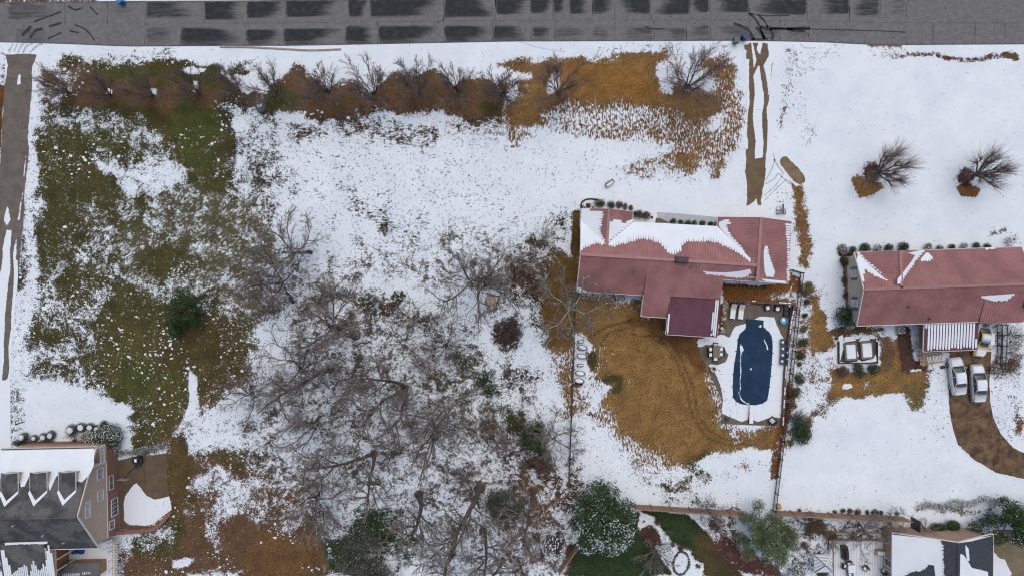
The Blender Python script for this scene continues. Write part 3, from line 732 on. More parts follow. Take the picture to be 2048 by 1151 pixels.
OUTLINE[0] = [(1556, 326), (1559, 317), (1566, 311), (1574, 310), (1584, 320), (1600, 338), (1611, 353), (1613, 362), (1609, 369), (1600, 371), (1590, 367), (1575, 350), (1564, 336)]
for i in range(3): slab_quad(pd, M_PAD, PADL[i], PADR[i], PADR[i + 1], PADL[i + 1])
OUTLINE[0] = None
wk = thing('front_path', None, None); tag(wk, kind='structure')
M_SLUSH = paving_mat('grey_slush_path', (0.42, 0.44, 0.46), (0.52, 0.54, 0.57))
for (a, b, c, d) in (((1314, 424), (1345, 426), (1345, 444), (1314, 442)), ((1345, 426), (1390, 430), (1390, 445), (1345, 444)), ((1390, 430), (1434, 434), (1434, 448), (1390, 445))):
    slab_quad(wk, M_SLUSH, a, b, c, d)
slab_quad(wk, M_CONC2, (1312, 436), (1320, 436), (1340, 446), (1310, 446), .034, name='doorstep')
tr = thing('patio', None, None); tag(tr, kind='structure')
for (a, b, c, d) in (((236, 915), (288, 910), (290, 982), (238, 984)), ((288, 910), (332, 906), (337, 980), (290, 982)), ((238, 984), (290, 982), (292, 1056), (240, 1058)), ((290, 982), (337, 980), (344, 1018), (292, 1056))):
    slab_quad(tr, M_PATIO, a, b, c, d, .04)
gd = thing('driveway', None, None); tag(gd, kind='structure')
for y0, y1 in ((1058, 1104), (1104, 1150), (1150, 1200)): slab_quad(gd, paving_mat('khaki_drive', lin((116, 106, 84)), lin((132, 122, 100))) if y0 == 1058 else bpy.data.materials['khaki_drive'], (1986, y0), (2070, y0), (2070, y1), (1986, y1))
pt = thing('pool_terrace', None, None); tag(pt, kind='structure')
TG = [[(1452, 606), (1496, 608), (1540, 610), (1584, 613)], [(1440, 668), (1492, 668), (1538, 668), (1577, 668)], [(1402, 712), (1470, 712), (1530, 712), (1573, 712)], [(1420, 748), (1470, 748), (1530, 748), (1569, 748)], [(1444, 800), (1472, 800), (1526, 800), (1564, 800)], [(1443, 846), (1474, 848), (1522, 850), (1561, 851)]]
for r in range(5):
    for k in range(3):
        slab_quad(pt, M_DECK, TG[r][k], TG[r][k + 1], TG[r + 1][k + 1], TG[r + 1][k], .05, .01, .13)
slab_quad(pt, M_DECK, (1392, 678), (1440, 669), (1440, 711), (1400, 711), .046, .01, .13)

# slushy tyre tracks pressed into the snow beside the pad and at the two drive mouths
M_SLUSHT = mat('grey_slush', (0.46, 0.49, 0.52), .8, .2, 3, spec=.1)
for pts, w in (([(1547, 308), (1549, 322), (1540, 345), (1530, 362)], .22), ([(1548, 318), (1556, 332), (1568, 348)], .3), ([(1530, 368), (1548, 358), (1557, 347), (1566, 356), (1580, 368)], .22), ([(1528, 392), (1550, 372), (1566, 350)], .18), ([(1530, 400), (1552, 378), (1574, 358)], .16), ([(18, 104), (24, 92), (26, 88)], .3), ([(28, 104), (34, 88)], .3), ([(36, 106), (44, 90), (52, 86)], .35), ([(46, 106), (54, 92), (66, 87)], .35), ([(60, 106), (74, 92), (86, 88)], .4),
               ([(1500, 108), (1504, 86)], .3), ([(1556, 92), (1546, 104), (1540, 124)], .3), ([(1320, 104), (1350, 92), (1364, 84)], .2), ([(1600, 88), (1612, 96), (1632, 96)], .2), ([(20, 640), (16, 720), (15, 800), (20, 880)], .18), ([(1040, 84), (1080, 96), (1130, 104)], .07)):
    mm = MB(); ribbon(mm, smooth(pts), w, .008); mm.build('tyre_track', M_SLUSHT, ground)
# ------------------------------------------------------------------ houses
M_RED = mat('red_metal_roof', lin((150, 107, 105)), .6, .17, .45, spec=.25)
M_MAROON = mat('maroon_metal_roof', lin((104, 66, 80)), .55, .12, .7, spec=.25)
M_TRIM = mat('off_white_trim', lin((206, 200, 194)), .6, .06, 3)
M_WHITE = mat('white_paint', (0.74, 0.74, 0.73), .5, .05, 3)
M_SIDING = mat('beige_siding', lin((186, 176, 160)), .7, .05, 1.5)
M_TAUPE = mat('taupe_siding', lin((190, 168, 150)), .7, .05, 1.5)
M_GLASS = mat('dark_window_glass', (0.05, 0.06, 0.07), .08, .3, 1.0, spec=.6)
M_PALEGLASS = mat('pale_window_glass', (0.34, 0.36, 0.38), .12, .3, 1.0, spec=.6)
M_SHUTTER = mat('grey_shutter', lin((104, 96, 100)), .6, .1, 4)
M_BLACK = mat('black_metal', (0.018, 0.018, 0.020), .45, .2, 4)
M_DARKWOOD = mat('dark_wood', lin((72, 56, 48)), .75, .25, 6, stretch=(1, 1, 6))
M_WOOD = mat('weathered_deck_wood', lin((172, 150, 120)), .8, .22, 5)
M_CEDAR = mat('brown_fence_wood', lin((146, 118, 98)), .8, .22, 3)
M_VENT = mat('dark_vent', (0.05, 0.03, 0.03), .5, .2)
def brick_mat(name, a, b, mortar, scale=1.0):
    t = NT(name)
    tc = t.n('ShaderNodeTexCoord').outputs['Object']
    sx = t.n('ShaderNodeSeparateXYZ', {0: tc})
    v = t.n('ShaderNodeCombineXYZ', {0: t.math('ADD', sx.outputs[0], sx.outputs[1]), 1: sx.outputs[2]}).outputs[0]
    br = t.n('ShaderNodeTexBrick', {'Vector': v, 'Color1': a, 'Color2': b, 'Mortar': mortar, 'Scale': 4.5 * scale, 'Mortar Size': .02})
    n = t.noise(tc, 1.5, 4, .6)
    t.set(t.b.inputs['Base Color'], t.mix(t.ramp(n, .3, .7, 0, .35), br.outputs[0], tuple(x * .7 for x in a)))
    t.b.inputs['Roughness'].default_value = .85
    t.bump(br.outputs[1], -.4, .02)
    MATS[name] = t.m
    return t.m
M_BRICK = brick_mat('red_brick', lin((146, 100, 86)), lin((128, 86, 74)), lin((160, 142, 130)))
M_BRICK2 = brick_mat('tan_brick', lin((178, 146, 126)), lin((162, 128, 110)), lin((176, 164, 150)))
def shingle_mat():
    t = NT('grey_shingles')
    tc = t.n('ShaderNodeTexCoord').outputs['Object']
    n = t.noise(tc, .5, 4, .65); f = t.noise(t.n('ShaderNodeMapping', {'Vector': tc, 'Scale': (2.5, 6, 6)}).outputs[0], 1.6, 3, .6)
    c = t.mix(t.ramp(n, .4, .6), lin((66, 67, 70)), lin((104, 104, 102)))
    c = t.mix(t.ramp(f, .35, .65), c, t.mix(.5, c, lin((60, 60, 62))))
    t.set(t.b.inputs['Base Color'], c); t.b.inputs['Roughness'].default_value = .85
    w = t.n('ShaderNodeTexWave', {'Vector': tc, 'Scale': 1.1, 'Distortion': .3}, bands_direction='Y', wave_profile='SAW')
    t.bump(t.math('ADD', w.outputs[1], f), .3, .03)
    MATS['grey_shingles'] = t.m
    return t.m
M_SHING = shingle_mat()

class House:
    def __init__(s, name, label, O, rz):
        s.root = thing(name, label, 'house', (O.x, O.y, 0), rz)
        s.O = Vector((O.x, O.y, 0)); s.inv = Matrix.Rotation(-rz, 3, 'Z')
        s.C = s.inv @ (Vector((0, 0, HC)) - s.O)
    def at(s, px, py, plane):
        """local point on a plane (p0, normal) seen at a photograph pixel"""
        d = s.inv @ (W(px, py) - s.O) - s.C
        p0, n = plane
        return s.C + d * ((p0 - s.C).dot(n) / d.dot(n))
def plane_of(pts):
    n = (Vector(pts[1]) - Vector(pts[0])).cross(Vector(pts[2]) - Vector(pts[0])).normalized()
    if n.z < 0: n = -n
    return Vector(pts[0]), n
def spans(poly2, s):
    ts = []
    n = len(poly2)
    for i in range(n):
        (a, b), (c, d) = poly2[i], poly2[(i + 1) % n]
        if (a > s) != (c > s): ts.append(b + (d - b) * (s - a) / (c - a))
    ts.sort()
    return list(zip(ts[::2], ts[1::2]))
class Slope:
    """one roof plane: outline, direction along the eave, direction up the slope"""
    def __init__(s, pts, eave=(1, 0, 0)):
        s.pts = [Vector(p) for p in pts]
        s.p0, s.n = plane_of(s.pts)
        e = Vector(eave); s.e = (e - s.n * e.dot(s.n)).normalized()
        s.d = s.n.cross(s.e)
        s.plane = (s.p0, s.n)
    def uv(s, p): q = Vector(p) - s.p0; return (q.dot(s.e), q.dot(s.d))
    def xyz(s, u, v, h=0.0): return s.p0 + s.e * u + s.d * v + s.n * h
    def sheet(s, name, m, par, th=.09): 
        pts = s.pts
        nn = (pts[1] - pts[0]).cross(pts[2] - pts[0])
        if nn.z < 0: pts = list(reversed(pts))
        return MB().slab(pts, (0, 0, -th)).build(name, m, par)
    def ribs(s, m, par, pitch=.3, w=.045, h=.03, name='rib'):
        P = [s.uv(p) for p in s.pts]
        mb = MB(); u = math.floor(min(p[0] for p in P) / pitch) * pitch + pitch * .5
        while u < max(p[0] for p in P):
            for a, b in spans(P, u):
                if b - a < .05: continue
                q = [s.xyz(u + x, v, z) for v in (a, b) for (x, z) in ((-w, -.004), (-w * .4, h), (w * .4, h), (w, -.004))]
                mb.add(q, [(0, 1, 5, 4), (1, 2, 6, 5), (2, 3, 7, 6), (0, 3, 2, 1), (4, 5, 6, 7)])
            u += pitch
        o = mb.build('standing_ribs', m, par); o['kind'] = 'stuff'; return o
    def snow(s, H, par, px, pitch=.3, tooth=.5, gap=.0, th=.06, seed=1, full=False):
        """snow lying on the roof, its edges drawn out in teeth between the ribs"""
        r = random.Random(seed)
        P = [s.uv(H.at(x, y, s.plane)) for x, y in px]
        mb = MB(); u = math.floor(min(p[0] for p in P) / pitch) * pitch
        while u < max(p[0] for p in P):
            mids, e0, e1 = spans(P, u + pitch * .5), spans(P, u + pitch * .02), spans(P, u + pitch * .98)
            for k, (a, b) in enumerate(mids):
                if b - a < .06: continue
                (a0, b0) = e0[k] if len(e0) == len(mids) else (a, b); (a1, b1) = e1[k] if len(e1) == len(mids) else (a, b)
                if gap > 0: a += r.uniform(-.1, .1); b += r.uniform(-.1, .1); a0 = a1 = a; b0 = b1 = b
                ta = min(tooth * r.uniform(.35, 1.25), (b - a) * .6); a -= r.uniform(-.03, .12); c = u + pitch * .5; W0 = pitch * .5 * (1 - gap)
                # outline of this bay: a tongue at the lower parameter end, the full width beyond it
                L = [(c - W0 * .3, a), (c - W0 * .62, a + .05), (c - W0 * .84, a + ta * .5), (c - W0, min(max(a0, a) + ta, b0)), (c - W0, b0), (c + W0, b1), (c + W0, min(max(a1, a) + ta, b1)), (c + W0 * .84, a + ta * .5), (c + W0 * .62, a + .05), (c + W0 * .3, a)]
                if full: L = [(c - W0, a0 + r.uniform(-.05, .05)), (c - W0, b0), (c + W0, b1), (c + W0, a1 + r.uniform(-.05, .05))]
                n_ = len(L); top = [s.xyz(x, t, th) for x, t in L]; bot = [s.xyz(x, t, .002) for x, t in L]
                if s.e.cross(s.d).dot(s.n) > 0: top.reverse(); bot.reverse()
                mb.add(top + bot, [tuple(range(n_))] + [(q, n_ + q, n_ + (q + 1) % n_, (q + 1) % n_) for q in range(n_)])
            u += pitch
        return mb.build('roof_snow', M_SNOW, par)
def board(par, a, b, w, h, m, name='fascia'):
    """a straight board from a to b, w wide and h high"""
    a, b = Vector(a), Vector(b); d = (b - a)
    x = d.normalized(); y = Vector((0, 0, 1)).cross(x); y = y.normalized() if y.length > 1e-4 else Vector((1, 0, 0)); z = x.cross(y)
    vs = [p + y * (w / 2 * i) + z * (h / 2 * j) for p in (a, b) for (i, j) in ((-1, -1), (1, -1), (1, 1), (-1, 1))]
    return MB().add(vs, [(0, 3, 2, 1), (4, 5, 6, 7), (0, 1, 5, 4), (1, 2, 6, 5), (2, 3, 7, 6), (3, 0, 4, 7)]).build(name, m, par)
def window(par, c, w, h, axis, cols=2, rows=1, shutters=False, glass=None, out=1, name='window'):
    """framed window on a wall; axis 'x' or 'y' is the wall's outward direction (times out)"""
    root = bpy.data.objects.new(name, None); COL.objects.link(root); root.parent = par; root.location = c
    root.empty_display_size = .1
    root.rotation_euler = (0, 0, {('x', 1): math.pi / 2, ('x', -1): -math.pi / 2, ('y', 1): math.pi, ('y', -1): 0}[(axis, out)])
    f = MB()       # local: wall in xz, outward -y
    t = .07
    for (cx, cz, sx, sz) in ((-w / 2, 0, t, h + t), (w / 2, 0, t, h + t)): f.box((cx, -.03, cz), (sx, .06, sz))
    for cz in (-h / 2, h / 2): f.box((0, -.03, cz), (w - t, .06, t))
    fr = f.build('frame', M_WHITE, root)
    for i in range(cols):
        for j in range(rows):
            pw, ph = (w - .1) / cols, (h - .1) / rows
            MB().box((-w / 2 + .05 + pw * (i + .5), -.012, -h / 2 + .05 + ph * (j + .5)), (pw - .05, .02, ph - .05)).build('pane', glass or M_GLASS, root)
    MB().box((0, -.004, 0), (w - t - .01, .012, h - t - .01)).build('sash', M_WHITE, root)
    if shutters:
        for sx in (-1, 1): MB().box((sx * (w / 2 + .25), -.03, 0), (.38, .05, h + .05)).build('shutter', M_SHUTTER, root)
    return root

# ---- the ranch house in the middle, red metal roof
HA = House('ranch_house', 'long ranch house with snow on its red metal roof, beside the covered pool', W(1163, 417, 2.9), math.radians(-3.5))
r = HA.root; s0 = .483; ze = 2.9; V0 = 1.27; VR = 5.62; zr = ze + (VR - V0) * s0
roof = bpy.data.objects.new('roof', None); COL.objects.link(roof); roof.parent = r; roof.empty_display_size = .1
lw = 6.23; lz = ze + lw / 2 * s0; lv = V0 + lw / 2
hw = 4.445; uR = 16.51 + hw; zR = ze + hw * s0
SA = {
 'lwl': Slope([(0, 0, ze), (0, -V0, ze), (lw / 2, -lv, lz), (lw / 2, 0, lz)], (0, 1, 0)),
 'lwr': Slope([(lw, 0, ze), (lw / 2, 0, lz), (lw / 2, -lv, lz), (lw, -V0, ze)], (0, 1, 0)),
 'front': Slope([(0, -V0, ze), (0, -VR, zr), (16.51 + (zr - ze) / s0, -VR, zr), (16.51, -V0, ze), (lw, -V0, ze), (lw / 2, -lv, lz)]),
 'backl': Slope([(0, -VR, zr), (0, -9.98, ze), (8.1, -9.98, ze), (8.1, -VR, zr)]),
 'backr': Slope([(8.1, -VR, zr), (8.1, -8.0, zr - (8.0 - VR) * s0), (16.9, -7.5, zr - (7.5 - VR) * s0), (uR, -7.5, zr - (7.5 - VR) * s0), (uR, -VR, zr)]),
 'rwl': Slope([(16.51, 0, ze), (16.51, -V0, ze), (16.51 + (zr - ze) / s0, -VR, zr), (uR, -VR, zR), (uR, 0, zR)], (0, 1, 0)),
 'rwr': Slope([(uR, 0, zR), (uR, -7.5, zR), (25.4, -7.5, ze), (25.4, 0, ze)], (0, 1, 0)),
}
zb = lambda v: 4.38 - (v - 6.9) * .336
SA['rear'] = Slope([(8.05, -6.9, zb(6.9)), (8.05, -12.5, zb(12.5)), (11.25, -12.5, zb(12.5)), (11.25, -9.9, zb(9.9)), (17.25, -9.9, zb(9.9)), (17.25, -6.9, zb(6.9))])
for k, sl in SA.items():
    p = sl.sheet('roof_sheet', M_RED, roof); sl.ribs(M_RED, p)
pc = SA['patio'] = Slope([(11.2, -9.8, 3.2), (11.15, -14.5, 2.7), (17.3, -14.5, 2.7), (17.35, -9.8, 3.2)])
pcv = pc.sheet('patio_cover', M_MAROON, r, .07); pc.ribs(M_MAROON, pcv, .23)
for a in ((11.4, -14.3), (14.2, -14.3), (17.1, -14.3)): MB().box((a[0], a[1], 1.3), (.14, .14, 2.6)).build('post', M_TRIM, r)
M_CAP = mat('ridge_cap_red', lin((156, 115, 112)), .6, .08, 1)
for a, b in (((0, -VR, zr + .03), (uR, -VR, zr + .03)), ((uR, 0, zR + .03), (uR, -7.5, zR + .03)), ((lw / 2, 0, lz + .03), (lw / 2, -lv, lz + .03))):
    board(roof, a, b, .34, .07, M_CAP, 'ridge_cap')
for a, b in (((0, .02, ze), (0, -V0, ze)), ((0, -V0, ze), (0, -VR, zr)), ((0, -VR, zr), (0, -9.98, ze)), ((0, -9.99, ze), (8.1, -9.99, ze)), ((lw, 0, ze), (lw, -V0, ze)), ((lw, -V0 + .02, ze), (16.5, -V0 + .02, ze)), ((16.5, 0, ze), (16.5, -V0, ze)),
             ((25.42, 0, ze), (25.42, -7.5, ze)), ((uR, -7.52, zR), (25.4, -7.52, ze)), ((17.2, -7.52, 4.05), (uR, -7.52, 4.05)), ((8.03, -9.9, 3.3), (8.03, -12.5, zb(12.5))), ((8.05, -12.52, zb(12.5)), (11.2, -12.52, zb(12.5))), ((11.15, -14.52, 2.68), (17.3, -14.52, 2.68)), ((11.17, -12.5, 2.9), (11.13, -14.5, 2.68))):
    o = board(r, Vector(a) - Vector((0, 0, .08)), Vector(b) - Vector((0, 0, .08)), .1, .16, M_TRIM, 'fascia')
wl = MB()
wl.prism([(.35, -9.6), (.35, -.35), (lw - .35, -.35), (lw - .35, -1.6), (16.9, -1.6), (16.9, -.35), (25.05, -.35), (25.05, -7.15), (17.0, -7.15), (17.0, -9.6)], 0, 2.72)
wl.prism([(8.35, -9.62), (17.0, -9.62), (17.0, -9.85), (11.0, -9.85), (11.0, -12.2), (8.35, -12.2)], 0, 2.35)
wl.build('wall', M_BRICK2, r)
for (cu, hwid, v, zt) in ((lw / 2, lw / 2 - .3, -.35, lz), (uR, hw - .3, -.35, zR), (uR, hw - .3, -7.15, zR)):
    MB().slab([(cu - hwid, v, 2.72), (cu + hwid, v, 2.72), (cu, v, zt - .22)], (0, .12 if v > -1 else -.0 + .12, 0)).build('gable', M_SIDING, r)
MB().slab([(.35, -9.5, 2.72), (.35, -1.5, 2.72), (.35, -VR, zr - .22)], (.12, 0, 0)).build('gable', M_SIDING, r)
for (x, y, ax, o) in ((.35, -3.2, 'x', -1), (.35, -7.4, 'x', -1), (3.0, -9.6, 'y', -1), (6.0, -9.6, 'y', -1), (3.1, -.35, 'y', 1), (20.9, -.35, 'y', 1), (9.5, -1.6, 'y', 1), (13.5, -1.6, 'y', 1), (8.35, -11.0, 'x', -1)):
    window(r, (x, y, 1.6), 1.2, 1.1, ax, out=o)
ch = MB(); ch.bbox((11.9, -VR + .05, 4.5), (1.5, .72, .95), .05)
cho = ch.build('chimney', M_VENT, r); MB().box((11.9, -VR + .05, 5.5), (1.25, .5, .06)).build('chimney_cap', M_BLACK, cho)
for (x, y, sl) in ((1267, 545, 'backl'), (1381, 534, 'backr')):
    p = HA.at(x, y, SA[sl].plane); MB().lathe(p - Vector((0, 0, .05)), [(.07, 0), (.07, .35), (.1, .36), (.1, .42)], 8).build('vent_pipe', M_VENT, r)
sn = [('lwl', [(1163.5,418.5),(1204,421),(1206,430),(1203,440),(1204,448),(1200,458),(1203,468),(1212,486),(1162,441)], .45), ('front', [(1161.5,441),(1213,488),(1204,489),(1197,486.5),(1184,490),(1171,495),(1162,500)], .5),
      ('lwr', [(1218,442),(1236,440),(1250,446),(1258,440),(1266,438),(1267,444),(1213,487),(1217.5,462)], .4), ('lwr', [(1226,423.5),(1264,427.5),(1264,429),(1227,425)], .1),
      ('front', [(1213,488),(1268,444),(1437,453),(1503,520),(1500,523),(1485,513),(1466,501),(1452,494),(1435,486),(1420,482),(1400,483),(1372,484),(1364,491),(1361,503),(1348,510),(1337,506),(1328,497),(1320,487),(1300,479.5),(1280,478),(1265,483),(1245,488),(1228,493),(1218,492)], .75),
      ('rwl', [(1437,444),(1458,440),(1463,446),(1452,453),(1462,470),(1477,488),(1492,508),(1504,521),(1439,455)], .35), ('rwr', [(1527,501),(1530,494),(1535,494),(1537,508),(1545,534),(1550,545),(1546,552),(1533,554),(1529,545),(1527,522)], .25),
      ('rwr', [(1570,447),(1582,447),(1579,480),(1577,560),(1573,562),(1574,490)], .2), ('rwr', [(1520,557),(1572,564),(1572,566),(1520,559)], .1),
      ('backr', [(1403,541),(1416,543.5),(1450,545),(1480,542),(1503,537),(1503,546),(1482,556),(1460,553),(1432,550),(1415,548)], .15), ('patio', [(1430,600),(1434,600),(1426,671),(1422,671)], .2), ('patio', [(1436,599),(1440,600),(1433,672),(1429,672)], .2), ('patio', [(1337,626),(1341,630),(1337,666),(1333,666)], .3), ('patio', [(1422,632),(1430,618),(1427,650),(1420,665)], .6), ('backl', [(1153,574),(1158,573),(1176,584),(1166,584),(1153,582)], .4)]
for i, (k, px, tooth) in enumerate(sn):
    SA[k].snow(HA, roof if k != 'patio' else pcv, px, .3 if k != 'patio' else .23, tooth, .25 if k == 'patio' or (k == 'rwr' and i == 7) else 0, seed=i)

# ---- the house on the right, red metal roof, beige gable
HB = House('ranch_house', 'house at the right edge with red metal roof and beige gable wall', W(1709, 505, 3.3), math.radians(1.9))
r = HB.root; sb = .45; ze = 3.3; D = 8.77; hv = D / 2; zr = ze + hv * sb; LB = 20.1
roof = bpy.data.objects.new('roof', None); COL.objects.link(roof); roof.parent = r; roof.empty_display_size = .1
SB = {
 'cgl': Slope([(0, 0, ze), (hv, -hv, zr), (hv, 0, zr)], (0, 1, 0)), 'cgr': Slope([(hv, 0, zr), (hv, -hv, zr), (2 * hv, 0, ze)], (0, 1, 0)),
 'frontl': Slope([(0, 0, ze), (0, -hv, zr), (hv, -hv, zr)]), 'front': Slope([(2 * hv, 0, ze), (hv, -hv, zr), (LB, -hv, zr), (LB, 0, ze)]),
 'back': Slope([(0, -hv, zr), (0, -D, ze), (LB, -D, ze), (LB, -hv, zr)]),
 'rear': Slope([(14.6, -5.5, zr - .42), (14.6, -9.0, ze + .12), (19.9, -9.0, ze + .12), (19.9, -5.5, zr - .42)]),
}
for k, sl in SB.items():
    p = sl.sheet('roof_sheet', M_RED, roof); sl.ribs(M_RED, p, .3)
cp = SB['carport'] = Slope([(8.3, -8.75, 3.05), (8.3, -12.2, 2.62), (14.85, -12.2, 2.62), (14.85, -8.75, 3.05)])
cpo = cp.sheet('carport_roof', M_MAROON, r, .07); cp.ribs(M_MAROON, cpo, .36)
cp.snow(HB, cpo, [(1852, 646), (1952, 643.5), (1952, 694), (1852, 699)], .36, .3, .34, seed=3)
for x in (8.5, 11.6, 14.65): MB().box((x, -12.05, 1.27), (.14, .14, 2.54)).build('post', M_WHITE, r)
for a, b in (((0, -hv, zr + .03), (LB, -hv, zr + .03)), ((hv, 0, zr + .03), (hv, -hv, zr + .03))): board(roof, a, b, .34, .07, M_CAP, 'ridge_cap')
for a, b in (((-.02, 0, ze), (-.02, -hv, zr)), ((-.02, -hv, zr), (-.02, -D, ze)), ((0, -D - .02, ze), (LB, -D - .02, ze)), ((8.28, -12.22, 2.6), (14.87, -12.22, 2.6)), ((0, .02, ze), (LB, .02, ze)), ((8.27, -8.8, 3.0), (8.27, -12.2, 2.6))):
    board(r, Vector(a) - Vector((0, 0, .07)), Vector(b) - Vector((0, 0, .07)), .1, .15, M_TRIM, 'fascia')
MB().prism([(.4, -D + .4), (.4, -.4), (LB - .3, -.4), (LB - .3, -D + .4)], .55, 3.1).build('wall', M_SIDING, r)
MB().prism([(.36, -D + .36), (.36, -.36), (LB - .26, -.36), (LB - .26, -D + .36)], 0, .55).build('foundation', M_BRICK, r)
MB().slab([(.4, -.4, 3.1), (.4, -D + .4, 3.1), (.4, -hv, zr - .2)], (.12, 0, 0)).build('gable', M_SIDING, r)
for y in (-2.5, -6.1): window(r, (.4, y, 2.2), .8, 1.3, 'x', 1, 2, True, M_PALEGLASS, -1)
for x in (3.5, 11, 15): window(r, (x, -.4, 2.0), 1.2, 1.2, 'y', out=1)
for (x, y) in ((1815, 613), (1857, 637)):
    p = HB.at(x, y, SB['back'].plane); MB().lathe(p - Vector((0, 0, .05)), [(.08, 0), (.08, .3), (.13, .32), (.13, .4)], 8).build('vent_pipe', M_VENT, r)
MB().bbox((19.6, -6.6, 4.2), (.55, 1.1, 1.0), .04).build('chimney', M_VENT, r)
for i, (k, px, to) in enumerate([('frontl', [(1711,506.5),(1774,561.5),(1764,558),(1745,549),(1728,537),(1727,562),(1722,562),(1715,532)], .25), ('cgl', [(1711,505.5),(1720,507),(1732,519),(1748,532),(1762,546),(1774,561)], .2),
        ('cgr', [(1813,506),(1848,502),(1832,520),(1815,545),(1800,566),(1794,568),(1794,558),(1808,542),(1824,520),(1830,510)], .25), ('front', [(1797,569),(1854,503),(1867,517),(1858,522),(1848,523),(1838,521),(1824,540),(1808,562)], .3), ('rear', [(1958,592),(2032,586.5),(2012,600),(1988,601)], .1), ('front', [(1968, 496), (1990, 495), (1986, 498), (1970, 499)], .1)]):
    SB[k].snow(HB, roof, px, .3, to, 0, seed=20 + i)

# ---- the tall house at the lower left: shingles, taupe gable over brick
HCo = House('brick_house', 'tall house with grey shingles, three dormers and a taupe gable over brick, lower left', W(192, 893, 4.8), math.radians(1.2))
r = HCo.root; ze = 4.8; zr = 8.6; vR = 6.97; vB = 11.95; zB = 4.75; Lh = 11.1
roof = bpy.data.objects.new('roof', None); COL.objects.link(roof); roof.parent = r; roof.empty_display_size = .1
SCs = {'front': Slope([(0, 0, ze), (0, -vR, zr), (-Lh, -vR, zr), (-Lh, 0, ze)]), 'back': Slope([(0, -vR, zr), (0, -vB, zB), (-Lh, -vB, zB), (-Lh, -vR, zr)]),
       'wing': Slope([(-10.9, -10.6, 6.0), (-10.9, -18, 4.9), (-5.6, -18, 4.9), (-5.6, -10.6, 6.0)])}
for k in ('front', 'back'): SCs[k].sheet('roof_sheet', M_SHING, roof, .14)
wing = SCs['wing'].sheet('wing_roof', M_SHING, r, .14)
board(roof, (0, -vR, zr + .02), (-Lh, -vR, zr + .02), .3, .05, M_SHING, 'ridge_cap')
sf = (zr - ze) / vR
for a, b, w in (((.03, 0, ze), (.03, -vR, zr), .1), ((.03, -vR, zr), (.03, -vB, zB), .1), ((0, .03, ze), (-Lh, .03, ze), .12), ((0, -vB - .03, zB), (-Lh, -vB - .03, zB), .12), ((-5.57, -11.4, 5.85), (-5.57, -18, 4.88), .1)):
    board(r, Vector(a) - Vector((0, 0, .1)), Vector(b) - Vector((0, 0, .1)), w, .2, M_TRIM, 'fascia')
WX = -.22
MB().prism([(WX, -2.35), (WX, -vB + .35), (-Lh + .3, -vB + .35), (-Lh + .3, -2.35)], 2.5, 4.55).build('wall', M_TAUPE, r)
MB().prism([(WX + .03, -.25), (WX + .03, -vB + .32), (-Lh + .27, -vB + .32), (-Lh + .27, -.25)], 0, 2.44).build('basement_wall', M_BRICK, r)
MB().slab([(WX, -2.35, 4.55), (WX, -vB + .35, 4.55), (WX, -vB + .35, 4.75), (WX, -vR, zr - .25), (WX, -2.35, ze + 2.35 * sf - .25)], (-.12, 0, 0)).build('gable', M_TAUPE, r)
board(r, (WX + .03, -2.35, 2.5), (WX + .03, -vB + .35, 2.5), .1, .1, M_TRIM, 'band_board')
MB().prism([(-.2, -.15), (-.2, -2.3), (-Lh + .3, -2.3), (-Lh + .3, -.15)], 2.44, 2.56).build('porch_floor', M_WOOD, r)
for y in (-.3, -2.25): MB().box((-.32, y, 3.7), (.2, .2, 2.3)).build('porch_column', M_WHITE, r)
rail = MB()
for z in (2.75, 3.5): rail.box((-.3, -1.28, z), (.09, 1.75, .08))
ra = rail.build('porch_railing', M_WHITE, r)
bal = MB().box((0, 0, 0), (.06, .06, .7)).mesh('baluster'); bal.materials.append(M_WHITE)
for i in range(11):
    b = bpy.data.objects.new('baluster', bal); COL.objects.link(b); b.parent = ra; b.location = (-.3, -.5 - i * .156, 3.12)
board(r, (WX + .06, -2.35, 2.6), (WX + .06, -2.35, 5.9), .1, .14, M_TRIM, 'corner_board')
pw = (Vector((WX, 0, 0)), Vector((1, 0, 0)))
for (x0, y0, x1, y1, c, ro, nm, gl) in ((194, 936, 206, 957, 2, 1, 'window', M_PALEGLASS), (195, 980, 207, 1000, 2, 1, 'window', M_PALEGLASS), (170, 1001, 180, 1034, 2, 2, 'window', M_PALEGLASS), (217.5, 950, 225.5, 978, 2, 3, 'window', M_GLASS), (222, 996, 235, 1030, 4, 3, 'patio_door', M_GLASS), (218.5, 1040, 227.5, 1057, 2, 3, 'window', M_GLASS)):
    a, b = HCo.at(x0, (y0 + y1) / 2, pw), HCo.at(x1, (y0 + y1) / 2, pw)
    yy0, yy1 = HCo.at((x0 + x1) / 2, y0, pw).y, HCo.at((x0 + x1) / 2, y1, pw).y
    window(r, (WX + (.03 if (a.z + b.z) / 2 < 2.4 else 0), (yy0 + yy1) / 2, max((a.z + b.z) / 2, abs(a.z - b.z) / 2 + .12)), abs(yy1 - yy0), abs(a.z - b.z), 'x', c, ro, False, gl, 1, nm)
